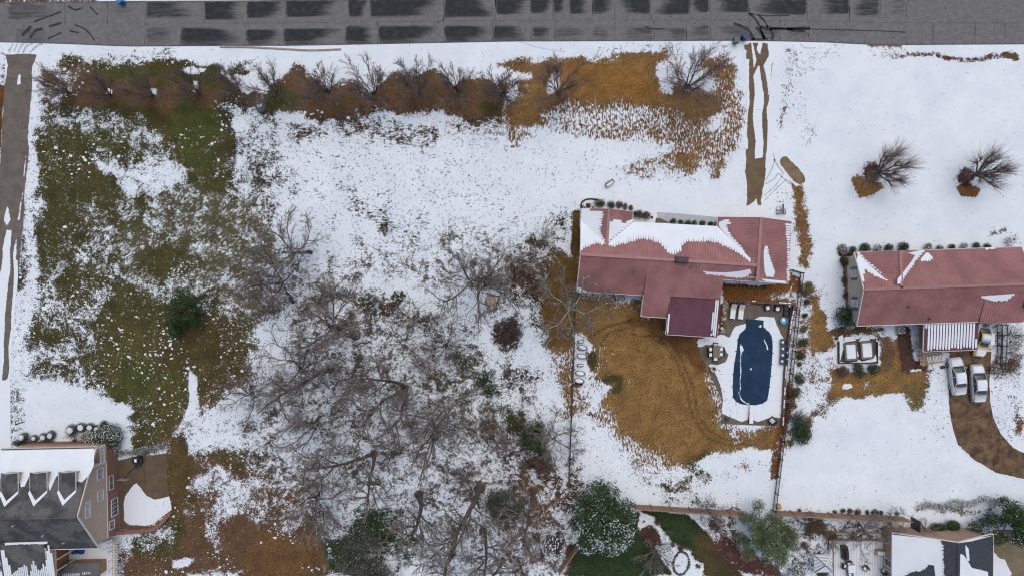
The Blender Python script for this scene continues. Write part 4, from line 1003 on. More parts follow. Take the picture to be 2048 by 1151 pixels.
for i, u1 in enumerate((-1.1, -4.4, -7.7)):
    u0 = u1 - 1.65; uc = (u0 + u1) / 2; vf = 2.4; zbse = ze + vf * sf; zea = zbse + 1.1; zri = zea + .5; ve = (zea - ze) / sf; vr2 = (zri - ze) / sf
    dm = bpy.data.objects.new('dormer', None); COL.objects.link(dm); dm.parent = r; dm.empty_display_size = .1
    for sgn, uu in ((1, u1), (-1, u0)):
        Slope([(uu + sgn * .12, -vf + .15, zea - .05), (uc, -vf + .15, zri), (uc, -vr2, zri), (uu + sgn * .12, -ve + .1, zea - .05)], (0, 1, 0)).sheet('dormer_roof', M_SHING, dm, .08)
        MB().slab([(uu, -vf, zbse - .05), (uu, -vf, zea - .08), (uu, -ve, zea - .08)], (-sgn * .08, 0, 0)).build('cheek', M_TAUPE, dm)
        board(dm, (uu + sgn * .16, -vf + .17, zea - .08), (uu + sgn * .16, -ve, zea - .08), .05, .12, M_TRIM, 'fascia')
        board(dm, (uu + sgn * .12, -vf + .18, zea - .1), (uc, -vf + .18, zri - .06), .05, .12, M_TRIM, 'fascia')
    MB().slab([(u0, -vf, zbse - .05), (u1, -vf, zbse - .05), (u1, -vf, zea - .06), (uc, -vf, zri - .1), (u0, -vf, zea - .06)], (0, -.08, 0)).build('dormer_front', M_TAUPE, dm)
    window(dm, (uc, -vf, zbse + .55), .8, .8, 'y', 2, 1, out=1)
    vs = MB()
    for sgn, uu in ((1, u1), (-1, u0)):
        q = [(uu + sgn * .2, ve - .1), (uu + sgn * .1, ve - .05), (uc, vr2 - .05), (uc, vr2 + .5), (uu + sgn * .25, ve + .15)]
        vs.slab([(x, -v, ze + v * sf + .07) for x, v in (q if sgn > 0 else q[::-1])], (0, 0, -.065))
    vs.build('roof_snow', M_SNOW, dm)
SCs['front'].snow(HCo, roof, [(3,900),(190.5,896),(187,928),(181,946),(170,958),(163,964),(156,962),(152,948),(146,948),(120,952),(113,948),(107,966),(100,981),(97,970),(90,955),(64,955),(58,950),(50,972),(42,973),(38,958),(30,955),(-20,955),(-20,900)], .17, .12, 0, .06, 5, True)
SCs['wing'].snow(HCo, wing, [(9,1084),(95,1081.5),(95,1086),(40,1087),(10,1089)], .17, .1, 0, .06, 6, True)
for i, px in enumerate(([(3,1098),(7,1098),(16,1120),(26,1152),(40,1175),(10,1175)], [(95,1090),(100,1090),(113,1160),(96,1160),(92,1130)], [(30,1140),(52,1128),(60,1150),(66,1120),(80,1142),(88,1125),(110,1175),(10,1175)])):
    SCs['wing'].snow(HCo, wing, px, .22, 1.1, .3 if i == 2 else .1, .05, 30 + i)
for (x, y) in ((28, 1050), (88, 1069), (129, 1084)):
    p = HCo.at(x, y, SCs['back'].plane); MB().lathe(p - Vector((0, 0, .05)), [(.06, 0), (.06, .4)], 8).build('vent_pipe', M_WHITE, r)
MB().prism([(-5.75, -11.8), (-5.75, -17.8), (-10.7, -17.8), (-10.7, -11.8)], 3.75, 4.6).build('wing_wall', M_TAUPE, r)
MB().prism([(-6.6, -12.0), (-6.6, -17.8), (-10.7, -17.8), (-10.7, -12.0)], 0, 3.7).build('porch_wall', mat('orange_brown_planks', lin((176, 120, 78)), .8, .2, 4, stretch=(6, 6, 1)), r)
MB().box((-5.85, -14.8, 3.67), (.16, 6, .16)).build('porch_beam', M_WHITE, r)
for i in range(5): MB().box((-5.85, -12.4 - i * 1.3, 1.8), (.14, .14, 3.58)).build('porch_post', M_WHITE, r)

# ---- the house at the bottom right, ridge running away from the camera
HD = House('gabled_house', 'house at the bottom right with snow over its dark roof and a brick gable', W(1785, 1065, 3.1), math.radians(-.4))
r = HD.root; ze = 3.1; uR = 6.0; zr = 6.1; LD = 14; uE = 12.15
roof = bpy.data.objects.new('roof', None); COL.objects.link(roof); roof.parent = r; roof.empty_display_size = .1
SD = {'left': Slope([(0, 0, ze), (0, -LD, ze), (uR, -LD, zr), (uR, 0, zr)], (0, 1, 0)), 'right': Slope([(uR, 0, zr), (uR, -LD, zr), (uE, -LD, ze), (uE, 0, ze)], (0, 1, 0))}
M_SLATE = mat('slate_blue_shingles', lin((58, 62, 70)), .8, .2, 2, bump=.3, bscale=9)
for k, sl in SD.items(): sl.sheet('roof_sheet', M_SLATE, roof, .12)
board(roof, (uR, 0, zr + .02), (uR, -LD, zr + .02), .3, .05, M_SLATE, 'ridge_cap')
for a, b in (((0, .03, ze), (uR, .03, zr)), ((uR, .03, zr), (uE, .03, ze)), ((uE + .03, 0, ze), (uE + .03, -LD, ze)), ((-.03, 0, ze), (-.03, -LD, ze))): board(r, Vector(a) - Vector((0, 0, .1)), Vector(b) - Vector((0, 0, .1)), .1, .18, M_TRIM, 'fascia')
MB().prism([(.35, -.35), (uE - .35, -.35), (uE - .35, -LD + .3), (.35, -LD + .3)], 0, 2.9).build('wall', M_BRICK2, r)
MB().slab([(.35, -.35, 2.9), (uE - .35, -.35, 2.9), (uR, -.35, zr - .25)], (0, -.12, 0)).build('gable', M_BRICK2, r)
for y in (-3.2, -4.6): window(r, (.35, y - 1, 1.6), .9, 1.6, 'x', 1, 2, False, M_GLASS, -1)
for i, (k, px) in enumerate([('left', [(1784,1066),(1800,1068),(1850,1075),(1880,1078),(1886,1090),(1886,1120),(1888,1160),(1872,1160),(1868,1130),(1858,1128),(1844,1140),(1826,1142),(1806,1151),(1784,1160)]), ('right', [(1920,1106),(1926,1108),(1936,1122),(1942,1134),(1960,1138),(1975,1142),(1976,1175),(1918,1175)]), ('right', [(1914,1084),(1984,1068),(1984,1071),(1915,1087)]), ('right', [(1930,1090),(1936,1095),(1938,1118),(1934,1120),(1931,1104)])]):
    SD[k].snow(HD, roof, px, .17, .5, 0, .06, 40 + i, k == 'right')
# ------------------------------------------------------------------ pool and its furniture
M_COVER = mat('blue_pool_cover', lin((32, 58, 84)), .75, .14, .6, col2=lin((38, 64, 90)), bump=.15, bscale=3, spec=.12)
M_STRAP = mat('dark_blue_strap', lin((17, 33, 52)), .7, .1)
COVER = [(1489,637),(1508,638),(1527,640),(1526,652),(1530,657),(1538,663),(1543,672),(1545,690),(1544,712),(1542,740),(1539,768),(1536,790),(1533,800),(1524,806),(1510,809),(1496,809),(1482,807),(1472,802),(1466,794),(1465,775),(1466,750),(1468,728),(1471,712),(1474,692),(1475,678),(1479,667),(1488,659),(1492,655),(1491,646)]
pool = thing('pool_cover', 'dark blue safety cover stretched over the swimming pool', 'pool cover', W(1506, 724))
o0 = W(1506, 724)
def lp(px, py, z=0.0, o=None): p = W(px, py) - (o0 if o is None else o); return Vector((p.x, p.y, z))
pv = [lp(x, y) for x, y in COVER]
MB().prism([(p.x, p.y) for p in pv], .05, .09).build('cover_sheet', M_COVER, pool)
cz = .102
for xa, xb in ((1481, 1478), (1496, 1491), (1512, 1503), (1526, 1520), (1536, 1533)):
    sp = spans([(y, x - (xa + (xb - xa) * (y - 640) / 170)) for x, y in COVER], 0) if False else None
    ys_ = [y for y in range(636, 812, 2) if poly_dist(np.array([xa + (xb - xa) * (y - 640) / 170.]), np.array([float(y)]), COVER)[0] > .3]
    if ys_:
        a, b = min(ys_), max(ys_)
        board(pool, lp(xa + (xb - xa) * (a - 640) / 170, a, cz), lp(xa + (xb - xa) * (b - 640) / 170, b, cz), .085, .012, M_STRAP, 'strap')
for y in (655, 680, 703, 726, 749, 772, 795):
    xs_ = [x for x in range(1460, 1550) if poly_dist(np.array([float(x)]), np.array([y + (x - 1505) * .05]), COVER)[0] > .3]
    a, b = min(xs_), max(xs_)
    board(pool, lp(a - 3, y + (a - 1505) * .05, cz + .01), lp(b + 3, y + (b - 1505) * .05, cz + .01), .085, .012, M_STRAP, 'strap')
def flake(par, px, z0, z1, m=M_SNOW, o=None, name='snow_drift'):
    return MB().prism([tuple(lp(x, y, 0, o))[:2] for x, y in px], z0, z1).build(name, m, par)
rb = MB(); ribbon(rb, [(x - 1024 + 1024, y_) for x, y_ in smooth([(1480, 686), (1483, 697), (1481, 708), (1480, 722), (1481, 744), (1479, 760), (1480, 774), (1478, 786), (1482, 797), (1490, 804), (1498, 807)])], .2, .105)
for i_, v_ in enumerate(rb.v): rb.v[i_] = (v_[0] - o0.x, v_[1] - o0.y, v_[2])
rb.build('snow_drift', M_SNOW, pool)
for px in ([(1479,690),(1484,691),(1487,699),(1483,704),(1480,702)], [(1527,676),(1530,682),(1534,690),(1536,697),(1533,699),(1532,690),(1528,683)], [(1519,650),(1522,648),(1522,654),(1516,653)], [(1525,806),(1534,800),(1538,798),(1532,806)], [(1499,736),(1503,735),(1502,739),(1500,739)]):
    flake(pool, px, .08, .125)
db = thing('diving_board', 'white diving board at the deep end of the covered pool', 'diving board', W(1500, 826), math.radians(-2))
MB().bbox((0, 0, .5), (.48, 2.3, .07), .02).build('plank', M_WHITE, db)
MB().bbox((0, -.7, 0.05), (.5, .7, .45), .03).build('stand', M_BLACK, db); MB().bbox((0, .05, 0.05), (.4, .15, .45), .02).build('fulcrum', M_BLACK, db)

M_CUSH = mat('cream_cushion', lin((200, 192, 180)), .8, .06, 4)
M_WICK = mat('dark_wicker', lin((56, 52, 54)), .75, .25, 18, bump=.4, bscale=60)
M_NAVY = mat('slate_blue_plastic', lin((58, 68, 84)), .5, .12, 5)
def legs(par, w, d, h, m, t=.06, inset=.05):
    for sx in (-1, 1):
        for sy in (-1, 1): MB().box((sx * (w / 2 - inset), sy * (d / 2 - inset), h / 2), (t, t, h)).build('leg', m, par)
def lounger(px, py, rz, label):
    t = thing('sun_lounger', label, 'sun lounger', W(px, py, .05), rz, 'white loungers by the pool')
    legs(t, .66, 1.5, .3, M_BLACK)
    MB().bbox((0, -.2, .3), (.7, 1.35, .06), .02).build('frame', M_BLACK, t)
    MB().bbox((0, -.2, .36), (.68, 1.3, .09), .03).build('seat_cushion', M_CUSH, t); MB().bbox((0, -.3, .45), (.62, 1.05, .05), .03).build('snow_layer', M_SNOW, t)
    m = MB().box((0, 0, 0), (.68, .62, .1)); o = m.build('back_cushion', M_CUSH, t); o.location = (0, .72, .56); o.rotation_euler = (math.radians(32), 0, 0)
lounger(1464, 623, math.radians(-7), 'snow-dusted white sun lounger, the left of two by the pool steps')
lounger(1480, 624, math.radians(-7), 'snow-dusted white sun lounger, the right of two by the pool steps')
t = thing('log_rack', 'low black metal rack against the wall behind the loungers', 'rack', W(1475, 605, .05), math.radians(-4))
legs(t, 1.9, .45, .7, M_BLACK)
for z in (.12, .66): MB().box((0, 0, z), (1.9, .45, .04)).build('shelf', M_BLACK, t)
for i, x in enumerate((-.7, -.25, .2, .6)): MB().lathe((x, 0, .69), [(.12, 0), (.15, .2), (.1, .26)], 8).build('pot', M_BLACK if i % 2 else M_WICK, t)
def armchair(px, py, rz, label, cush=M_SNOW, m=M_WICK, w=.75):
    t = thing('armchair', label, 'armchair', W(px, py, .05), rz)
    legs(t, w, w, .2, m)
    MB().bbox((0, 0, .18), (w, w, .12), .02).build('seat_base', m, t)
    for s in (-1, 1): MB().bbox((s * (w / 2 - .06), 0, .3), (.12, w, .28), .03).build('armrest', m, t)
    MB().bbox((0, w / 2 - .07, .3), (w - .26, .13, .52), .04).build('backrest', m, t)
    MB().bbox((0, -.05, .3), (w - .26, w - .25, .16), .05).build('seat_cushion', cush, t)
    return t
armchair(1533, 614, math.radians(12), 'dark armchair full of snow beside the pool, the left one')
armchair(1553, 616, math.radians(-10), 'dark armchair full of snow beside the pool, next to the sofa')
t = thing('sofa', 'dark wicker sofa in the corner of the pool terrace', 'sofa', W(1571.5, 621, .05), math.radians(-93))
MB().bbox((0, 0, .12), (1.5, .75, .2), .03).build('seat_base', M_WICK, t); legs(t, 1.4, .7, .12, M_WICK)
for s in (-1, 1): MB().bbox((s * .68, 0, .32), (.13, .75, .26), .03).build('armrest', M_WICK, t); MB().bbox((s * .31, -.06, .32), (.58, .55, .14), .04).build('seat_cushion', M_WICK, t)
MB().bbox((0, .31, .32), (1.25, .14, .5), .04).build('backrest', M_WICK, t); MB().bbox((-.62, .2, .6), (.2, .2, .05), .02).build('snow_patch', M_SNOW, t)
M_CYAN = mat('light_blue_plastic', lin((84, 160, 206)), .4, .1, 3)
t = thing('tub', 'light blue round plastic tub with snow in it, below the dark sofa', 'tub', W(1566, 640, .05))
MB().lathe((0, 0, 0), [(.4, 0), (.45, .3), (.47, .32), (.43, .32), (.39, .05), (.01, .04)], 20).build('basin', M_CYAN, t)
MB().lathe((0, .08, .05), [(.26, 0), (.24, .14), (.12, .18), (.02, .18)], 12).build('snow_heap', M_SNOW, t)
t = thing('dining_table', 'grey rectangular patio table on the pool terrace', 'table', W(1430, 701, .05), math.radians(-1))
legs(t, .8, 1.45, .7, M_WICK)
for i in range(5): MB().bbox((-.34 + .17 * i, 0, .7), (.16, 1.5, .04), .01).build('table_plank', mat('grey_table_wood', lin((128, 116, 104)), .8, .15, 4), t)
for i, (px, py, a, w) in enumerate(((1429, 688, 0, 'at the head nearest the house'), (1418, 697, 90, 'left side nearest the house'), (1418, 708, 90, 'left side farthest from the house'), (1441, 697, -90, 'right side nearest the house'), (1441, 707, -90, 'right side farthest from the house'), (1429, 717, 180, 'at the foot farthest from the house'))):
    t = thing('patio_chair', 'snow-seated dark chair at the patio table, ' + w, 'chair', W(px, py, .05), math.radians(a), 'chairs round the patio table')
    legs(t, .55, .55, .42, M_WICK, .04); MB().bbox((0, 0, .42), (.55, .55, .05), .02).build('seat', M_WICK, t)
    MB().bbox((0, .25, .47), (.52, .06, .45), .02).build('backrest', M_WICK, t); MB().bbox((0, -.03, .47), (.44, .42, .06), .03).build('snow_layer', M_SNOW, t)
t = thing('planter', 'round cream planter beside the patio table', 'planter', W(1425, 737, .05))
MB().lathe((0, 0, 0), [(.22, 0), (.32, .4), (.36, .42), (.36, .46), (.29, .46), (.27, .36), (.01, .36)], 16).build('pot', mat('cream_stone', lin((186, 178, 160)), .8, .1, 5), t); MB().lathe((.05, .05, .36), [(.2, 0), (.15, .08), (.02, .1)], 8).build('soil', M_BLACK, t)
for i, (px, py) in enumerate(((1564, 683), (1564.5, 696), (1564, 709), (1563, 721))):
    t = thing('lounge_chair', 'slate blue plastic chair beside the pool, ' + ORD[i] + ' from the sofa', 'chair', W(px, py, .05), math.radians(-90 - 4), 'blue chairs along the pool wall')
    legs(t, .66, .6, .32, M_NAVY, .07)
    MB().bbox((0, -.05, .32), (.68, .6, .05), .02).build('seat', M_NAVY, t)
    for s in (-1, 1): MB().bbox((s * .36, -.02, .5), (.13, .7, .04), .015).build('armrest', M_NAVY, t); MB().box((s * .36, -.3, .41), (.06, .06, .18)).build('arm_post', M_NAVY, t)
    for k in range(5):
        o = MB().bbox((0, 0, 0), (.115, .05, .62 - abs(k - 2) * .06), .015).build('back_slat', M_NAVY, t); o.location = (-.26 + .13 * k, .24, .34); o.rotation_euler = (math.radians(-22), 0, 0)
    MB().bbox((0, -.06, .37), (.3, .26, .05), .03).build('snow_patch', M_SNOW, t)
t = armchair(1543, 840, math.radians(-140), 'dark armchair with a white cushion at the lower pool corner', M_CUSH, M_WICK, .85)
t = thing('speaker', 'small dark round outdoor speaker at the lower left pool corner', 'speaker', W(1453, 836, .05)); MB().lathe((0, 0, 0), [(.2, 0), (.26, .1), (.24, .34), (.12, .42), (.01, .43)], 12).build('housing', M_NAVY, t); MB().lathe((0, 0, .42), [(.08, 0), (.05, .05), (.01, .06)], 8).build('cap', M_BLACK, t)

# retaining wall of blocks round the pool terrace
M_BLOCK = mat('brown_wall_block', lin((104, 82, 70)), .85, .2, 3, bump=.4, bscale=12)
def block_wall(label, pts, w, h, m, step=.55, seed=2, snow=None, grp=None):
    P = [W(*p) for p in pts]; t = thing('garden_wall', label, 'wall', P[0], 0, grp); rr = random.Random(seed)
    bm = MB().bbox((0, 0, 0), (step - .03, w, h), .03).mesh('block'); bm.materials.append(m)
    for a, b in zip(P[:-1], P[1:]):
        d = b - a; k = max(1, round(d.length / step)); ang = math.atan2(d.y, d.x)
        for i in range(k):
            p = a + d * ((i + .5) / k) - P[0]
            o = bpy.data.objects.new('block', bm); COL.objects.link(o); o.parent = t
            o.location = (p.x + rr.uniform(-.02, .02), p.y + rr.uniform(-.02, .02), rr.uniform(-.03, .02)); o.rotation_euler = (0, 0, ang + rr.uniform(-.03, .03)); o.scale = (d.length / k / step, rr.uniform(.92, 1.06), 1)
            if snow and rr.random() < snow: o2 = MB().bbox((p.x, p.y + w * .25, h), (step * .9, w * .4, .06), .03, ang).build('snow_cap', M_SNOW, t)
    return t
block_wall('low brown block wall above the pool terrace, behind the loungers', [(1456, 601), (1500, 602.5), (1545, 605), (1588, 608)], .36, .55, M_BLOCK, seed=1, snow=.25)
block_wall('low brown block wall along the right side of the pool terrace', [(1587, 611), (1580, 640), (1577, 668), (1572, 700), (1569, 740), (1566, 790), (1563, 850)], .36, .5, M_BLOCK, seed=2, snow=.55)
rr = random.Random(11)
t = thing('stone_border', 'strip of pale mixed stones along the patio cover', 'stones', W(1449, 635))
for i in range(46):
    y = 602 + i * 1.45; p = lp(1450 - (y - 602) * .09 + rr.uniform(-3, 3), y, 0, W(1449, 635)); sz = rr.uniform(.1, .24)
    MB().lathe((p.x, p.y, 0), [(sz * .8, 0), (sz, sz * .5), (sz * .6, sz * .9), (sz * .1, sz)], 7, rr.uniform(.7, 1.2), rr.uniform(.7, 1.2)).build('stone', mat('stone_a', lin((150, 142, 128)), .9, .3, 4) if rr.random() < .55 else (M_SNOW if rr.random() < .3 else mat('stone_b', lin((88, 78, 60)), .9, .3, 4)), t)

# ------------------------------------------------------------------ fences
def rail_fence(label, pts, h=1.25, bay=2.3, m=M_BLACK, picket=.13, grp='black metal fences', rails=(.2, 1.1)):
    P = [W(*p) for p in pts]; t = thing('metal_fence', label, 'fence', P[0], 0, grp)
    for a, b in zip(P[:-1], P[1:]):
        d = b - a; k = max(1, round(d.length / bay)); ang = math.atan2(d.y, d.x)
        for i in range(k + 1):
            p = a + d * (i / k) - P[0]; po = MB().box((p.x, p.y, h / 2 + .04), (.1, .1, h + .08)).build('post', m, t)
        for i in range(k):
            p0, p1 = a + d * (i / k) - P[0], a + d * ((i + 1) / k) - P[0]
            for z in rails: board(t, (p0.x, p0.y, z), (p1.x, p1.y, z), .08, .05, m, 'rail')
            pk = MB(); L = (p1 - p0).length; c = max(2, int(L / picket))
            for j in range(1, c):
                q = p0 + (p1 - p0) * (j / c); pk.box((q.x, q.y, h / 2), (.035, .035, h - .1))
            pk.build('picket_infill', m, t)['kind'] = 'stuff'
    return t
rail_fence('black metal fence left of the straw-coloured back lawn', [(1150, 592), (1147, 700), (1142, 830), (1137, 965)])
rail_fence('black metal fence between the pool and the row of shrubs', [(1600, 546), (1592, 620), (1584, 700), (1574, 790), (1562, 880), (1545, 1018)])
rail_fence('short black fence section beside the red-roofed corner', [(1578, 540), (1600, 546)])
rail_fence('dark double fence with rails beside the yellow car', [(2002, 648), (2001, 690), (1998, 735)], 1.3, 1.2)
rail_fence('inner dark fence rail next to the snowy boxes', [(1992, 648), (1993, 690), (1991, 735)], 1.1, 1.2)
PLANK = MB().bbox((0, 0, 0), (.135, .025, 1.75), .004).mesh('plank'); PLANK.materials.append(M_CEDAR)
def board_fence(label, a, b, h=2.1):
    A, B = W(*a), W(*b); d = B - A; t = thing('board_fence', label, 'fence', A, math.atan2(d.y, d.x), 'brown board fences along the gardens')
    L = d.length; k = int(L / .145); rr = random.Random(int(a[0]))
    for i in range(k):
        o = bpy.data.objects.new('plank', PLANK); COL.objects.link(o); o.parent = t; o.location = (.145 * (i + .5), rr.uniform(-.006, .006), rr.uniform(.02, .05)); o.scale = (1, 1, h / 1.75 * rr.uniform(.985, 1.01)); o.rotation_euler = (0, rr.uniform(-.008, .008), 0)
    for z in (.4, 1.0, 1.55): MB().box((L / 2, .055, z * h / 1.75), (L, .05, .09)).build('rail', M_CEDAR, t)
    for i in range(int(L / 2.4) + 1): MB().box((min(i * 2.4, L), .1, h / 2), (.1, .1, h)).build('post', M_CEDAR, t)
    MB().box((L / 2, .02, h + .03), (L, .12, .03)).build('cap_board', M_CEDAR, t)
board_fence('brown board fence between the magnolia and the pine', (1262, 1007), (1485, 1021))
board_fence('brown board fence behind the gazebo garden', (1541, 1019), (1806, 1032))
board_fence('dark board fence running diagonally below the magnolia', (1160, 1078), (1116, 1138), 1.6)

# ------------------------------------------------------------------ vehicles
def loft(m, secs, close=True):
    """mirrored cross-sections: each (x, [(halfwidth, z), ...])"""
    b = len(m.v); k = None
    for x, pts in secs:
        full = [(x, w, z) for w, z in pts] + [(x, -w, z) for w, z in reversed(pts[:-1] if pts[-1][0] < 1e-6 else pts)]
        k = len(full); m.v.extend(full)
    for i in range(len(secs) - 1):
        for j in range(k - 1): m.f.append((b + i * k + j, b + i * k + j + 1, b + (i + 1) * k + j + 1, b + (i + 1) * k + j))
        m.f.append((b + i * k + k - 1, b + i * k, b + (i + 1) * k, b + (i + 1) * k + k - 1))
    m.f.append(tuple(b + j for j in range(k))); e = b + (len(secs) - 1) * k; m.f.append(tuple(e + j for j in reversed(range(k))))
    return m
M_TYRE = mat('black_tyre', (0.02, 0.02, 0.02), .8, .2); M_RIM = mat('grey_rim', (0.35, 0.35, 0.36), .35, .1, metal=.7); M_LAMP = mat('lamp_lens', (0.55, 0.56, 0.58), .15, .1); M_TAIL = mat('tail_lamp', (0.25, 0.02, 0.02), .3, .1)
def car(label, px, py, rz, paint, L=4.7, Wd=1.82, snow=True, cab=(-.9, .95)):
    t = thing('parked_car', label, 'car', W(px, py, .03), rz)
    w = Wd / 2; h = L / 2
    st = [(-h, .80, .45, .62), (-h + .12, .93, .32, .80), (-h * .62, 1.0, .24, .95), (-.3 * h, 1.0, .22, .98), (.2 * h, 1.0, .22, .96), (.55 * h, .99, .24, .90), (.85 * h, .93, .3, .76), (h - .06, .82, .36, .62), (h, .7, .45, .55)]
    secs = [(x, [(w * k * .9, zl), (w * k, zl + .14), (w * k, zs - .12), (w * k * .93, zs - .02), (w * k * .6, zs + .03), (0, zs + .045)]) for x, k, zl, zs in st]
    loft(MB(), secs).build('body', paint, t, True)
    c0, c1 = cab
    cs = [(c0 - .55, .78, .96, .97), (c0 - .05, .84, .96, 1.28), (c0 + .35, .86, .97, 1.40), (.1, .87, .97, 1.43), (c1 - .55, .86, .97, 1.38), (c1 - .1, .84, .95, 1.18), (c1 + .3, .8, .92, .95)]
    loft(MB(), [(x, [(w * k, zl), (w * k * .94, zl + (zt - zl) * .5), (w * k * .8, zt - .03), (w * k * .5, zt), (0, zt + .02)]) for x, k, zl, zt in cs]).build('window_glass', M_GLASS, t, True)
    rf = [(c0 + .02, .70, 1.31), (c0 + .35, .74, 1.41), (.1, .75, 1.44), (c1 - .5, .74, 1.39), (c1 - .38, .70, 1.345)]
    loft(MB(), [(x, [(w * k, z - .05), (w * k * .96, z + .005), (w * k * .5, z + .03), (0, z + .035)]) for x, k, z in rf]).build('roof_panel', paint, t, True)
    for s in (-1, 1):
        for pts in ([(c1 + .28, s * w * .8, .95), (c1 - .1, s * w * .74, 1.17), (c1 - .45, s * w * .7, 1.37)], [(c0 - .5, s * w * .78, .97), (c0, s * w * .74, 1.28), (c0 + .2, s * w * .7, 1.38)], [(.05, s * w * .885, .96), (.05, s * w * .83, 1.22), (.05, s * w * .72, 1.41)]):
            MB().tube(pts, .045, 6).build('pillar', paint, t)
        MB().bbox((c1 + .05, s * (w + .08), .92), (.14, .18, .13), .03).build('mirror', paint, t)
        MB().bbox((h - .12, s * w * .6, .5), (.16, .34, .13), .03).build('headlight', M_LAMP, t); MB().bbox((-h + .05, s * w * .62, .62), (.12, .34, .12), .03).build('tail_light', M_TAIL, t)
        for x in (-h * .58, h * .6):
            wh = bpy.data.objects.new('wheel', None); COL.objects.link(wh); wh.parent = t; wh.location = (x, s * (w - .1), .32); wh.rotation_euler = (math.pi / 2, 0, 0); wh.empty_display_size = .1
            MB().lathe((0, 0, -.11), [(.2, 0), (.3, 0), (.325, .04), (.325, .18), (.3, .22), (.2, .22)], 18).build('tyre', M_TYRE, wh); MB().lathe((0, 0, -.115), [(.03, 0), (.2, .005), (.2, .225), (.03, .23)], 12).build('rim', M_RIM, wh)
    if snow:
        for (xs_, nm) in (([(c1 + .42, .72, .95), (h * .62, .78, .93), (h * .82, .74, .83), (h * .93, .6, .74)], 'hood_snow'), ([(c0 + .1, .6, 1.38), (c0 + .4, .68, 1.455), (.1, .69, 1.485), (c1 - .55, .68, 1.43), (c1 - .44, .6, 1.385)], 'roof_snow'), ([(-h + .06, .7, .80), (-h + .2, .78, .90), (c0 - .62, .74, 1.0)], 'boot_snow')):
            loft(MB(), [(x, [(w * k, z - .04), (w * k * .96, z + .03), (w * k * .5, z + .06), (0, z + .065)]) for x, k, z in xs_]).build(nm, M_SNOW, t, True)
    return t
M_SILV = mat('silver_white_paint', (0.52, 0.53, 0.55), .3, .05, 1, spec=.5); M_GREYP = mat('grey_silver_paint', (0.33, 0.35, 0.38), .3, .05, 1, spec=.5); M_YEL = mat('yellow_paint', lin((226, 196, 70)), .35, .08, 2)
car('white sedan dusted with snow, the left of two on the brown drive', 1908, 750, math.radians(97), M_SILV)
car('silver grey sedan dusted with snow, the right of two on the brown drive', 1949, 764, math.radians(93), M_GREYP)
t = car('yellow car half under the carport roof, snow on top', 1955, 682, math.radians(-99), M_YEL, 3.7, 1.6, True, (-1.15, .35))
t.scale = (1, 1, 1.08)
def snow_box(label, px, py, sx, sy, h, rz):
    t = thing('storage_box', label, 'box', W(px, py), rz, 'snowy boxes by the carport')
    MB().bbox((0, 0, 0), (sx, sy, h), .05).build('box_body', M_SHUTTER, t); MB().bbox((0, 0, h), (sx + .06, sy + .06, .06), .02).build('lid', M_SHUTTER, t); MB().bbox((0, 0, h + .06), (sx + .02, sy + .02, .1), .07).build('snow_layer', M_SNOW, t)
snow_box('snow-covered box between the carport and the red house corner', 1944, 652, 1.15, 1.5, .9, .02)
snow_box('rounded snow-covered box beside the dark double fence', 1971, 676, .9, 1.45, .9, -.03)
def cart(label, px, py, rz, m, group=None, lie=False):
    t = thing('wheelie_bin', label, 'bin', W(px, py), rz, group)
    secs = [(0, .24), (.9, .31), (.95, .33)]
    mb = MB(); vs = []
    for z, k in secs: vs += [(sx * k, sy * k * 1.12, z) for sx, sy in ((-1, -1), (1, -1), (1, 1), (-1, 1))]
    fs = [(3, 2, 1, 0)] + [(r * 4 + i, r * 4 + (i + 1) % 4, r * 4 + 4 + (i + 1) % 4, r * 4 + 4 + i) for r in range(2) for i in range(4)] + [(8, 9, 10, 11)]
    b = mb.add(vs, fs).build('bin_body', m, t)
    MB().bbox((0, 0, .95), (.7, .8, .1), .04).build('lid', m, t); MB().tube([(-.28, .42, .9), (.28, .42, .9)], .02, 6).build('handle', m, t)
    for s in (-1, 1):
        wh = MB().lathe((0, 0, -.03), [(.12, 0), (.12, .06)], 12).build('wheel', M_TYRE, t); wh.location = (s * .27, .32, .12); wh.rotation_euler = (0, math.pi / 2, 0)
    return t
cart('dark blue wheelie bin at the end of the middle driveway', 1486, 78, math.radians(35), mat('dark_blue_plastic', lin((24, 36, 84)), .45, .1), 'bins at the kerb')
t = cart('grey-green wheelie bin with snow on its lid at the kerb', 1469, 85, math.radians(-12), mat('grey_green_plastic', lin((78, 92, 90)), .5, .1), 'bins at the kerb')
cart('bright blue bin cut by the top edge of the picture', 247, 6, math.radians(30), mat('bright_blue_plastic', lin((40, 120, 176)), .45, .1))

# ------------------------------------------------------------------ small things in the yards
def ac_unit(label, px, py, rz):
    t = thing('air_conditioner', label, 'air conditioner', W(px, py), rz, 'outdoor air conditioners')
    MB().bbox((0, 0, 0), (1.0, 1.0, .08), .02).build('pad', M_TRIM, t); MB().bbox((0, 0, .08), (.8, .8, .75), .04).build('casing', mat('pale_grey_metal', lin((170, 172, 176)), .5, .08), t)
    MB().lathe((0, 0, .832), [(.33, 0), (.33, .02), (.3, .02), (.01, .005)], 20).build('fan_opening', M_BLACK, t)
    for i in range(4): MB().box((0, 0, .866), (.66, .02, .012), i * math.pi / 4).build('grille_bar', M_RIM, t)
ac_unit('air conditioner under the left rear eave of the middle house', 1243, 596, math.radians(-3)); ac_unit('air conditioner behind the right-hand house', 1797, 659, math.radians(2))
M_BED = mat('dark_bed_board', lin((52, 52, 60)), .7, .2, 3); M_SOIL = mat('dark_soil', lin((84, 70, 60)), .95, .35, 3, bump=.5, bscale=9)
o1 = W(1714, 702)
t = thing('raised_bed', 'rectangular raised bed edged with dark boards below the right house', 'garden bed', o1, math.radians(.5))
MB().prism([(-2.35, -1.35), (2.35, -1.35), (2.35, 1.55), (-2.35, 1.55)], 0, .12).build('soil', M_SOIL, t)
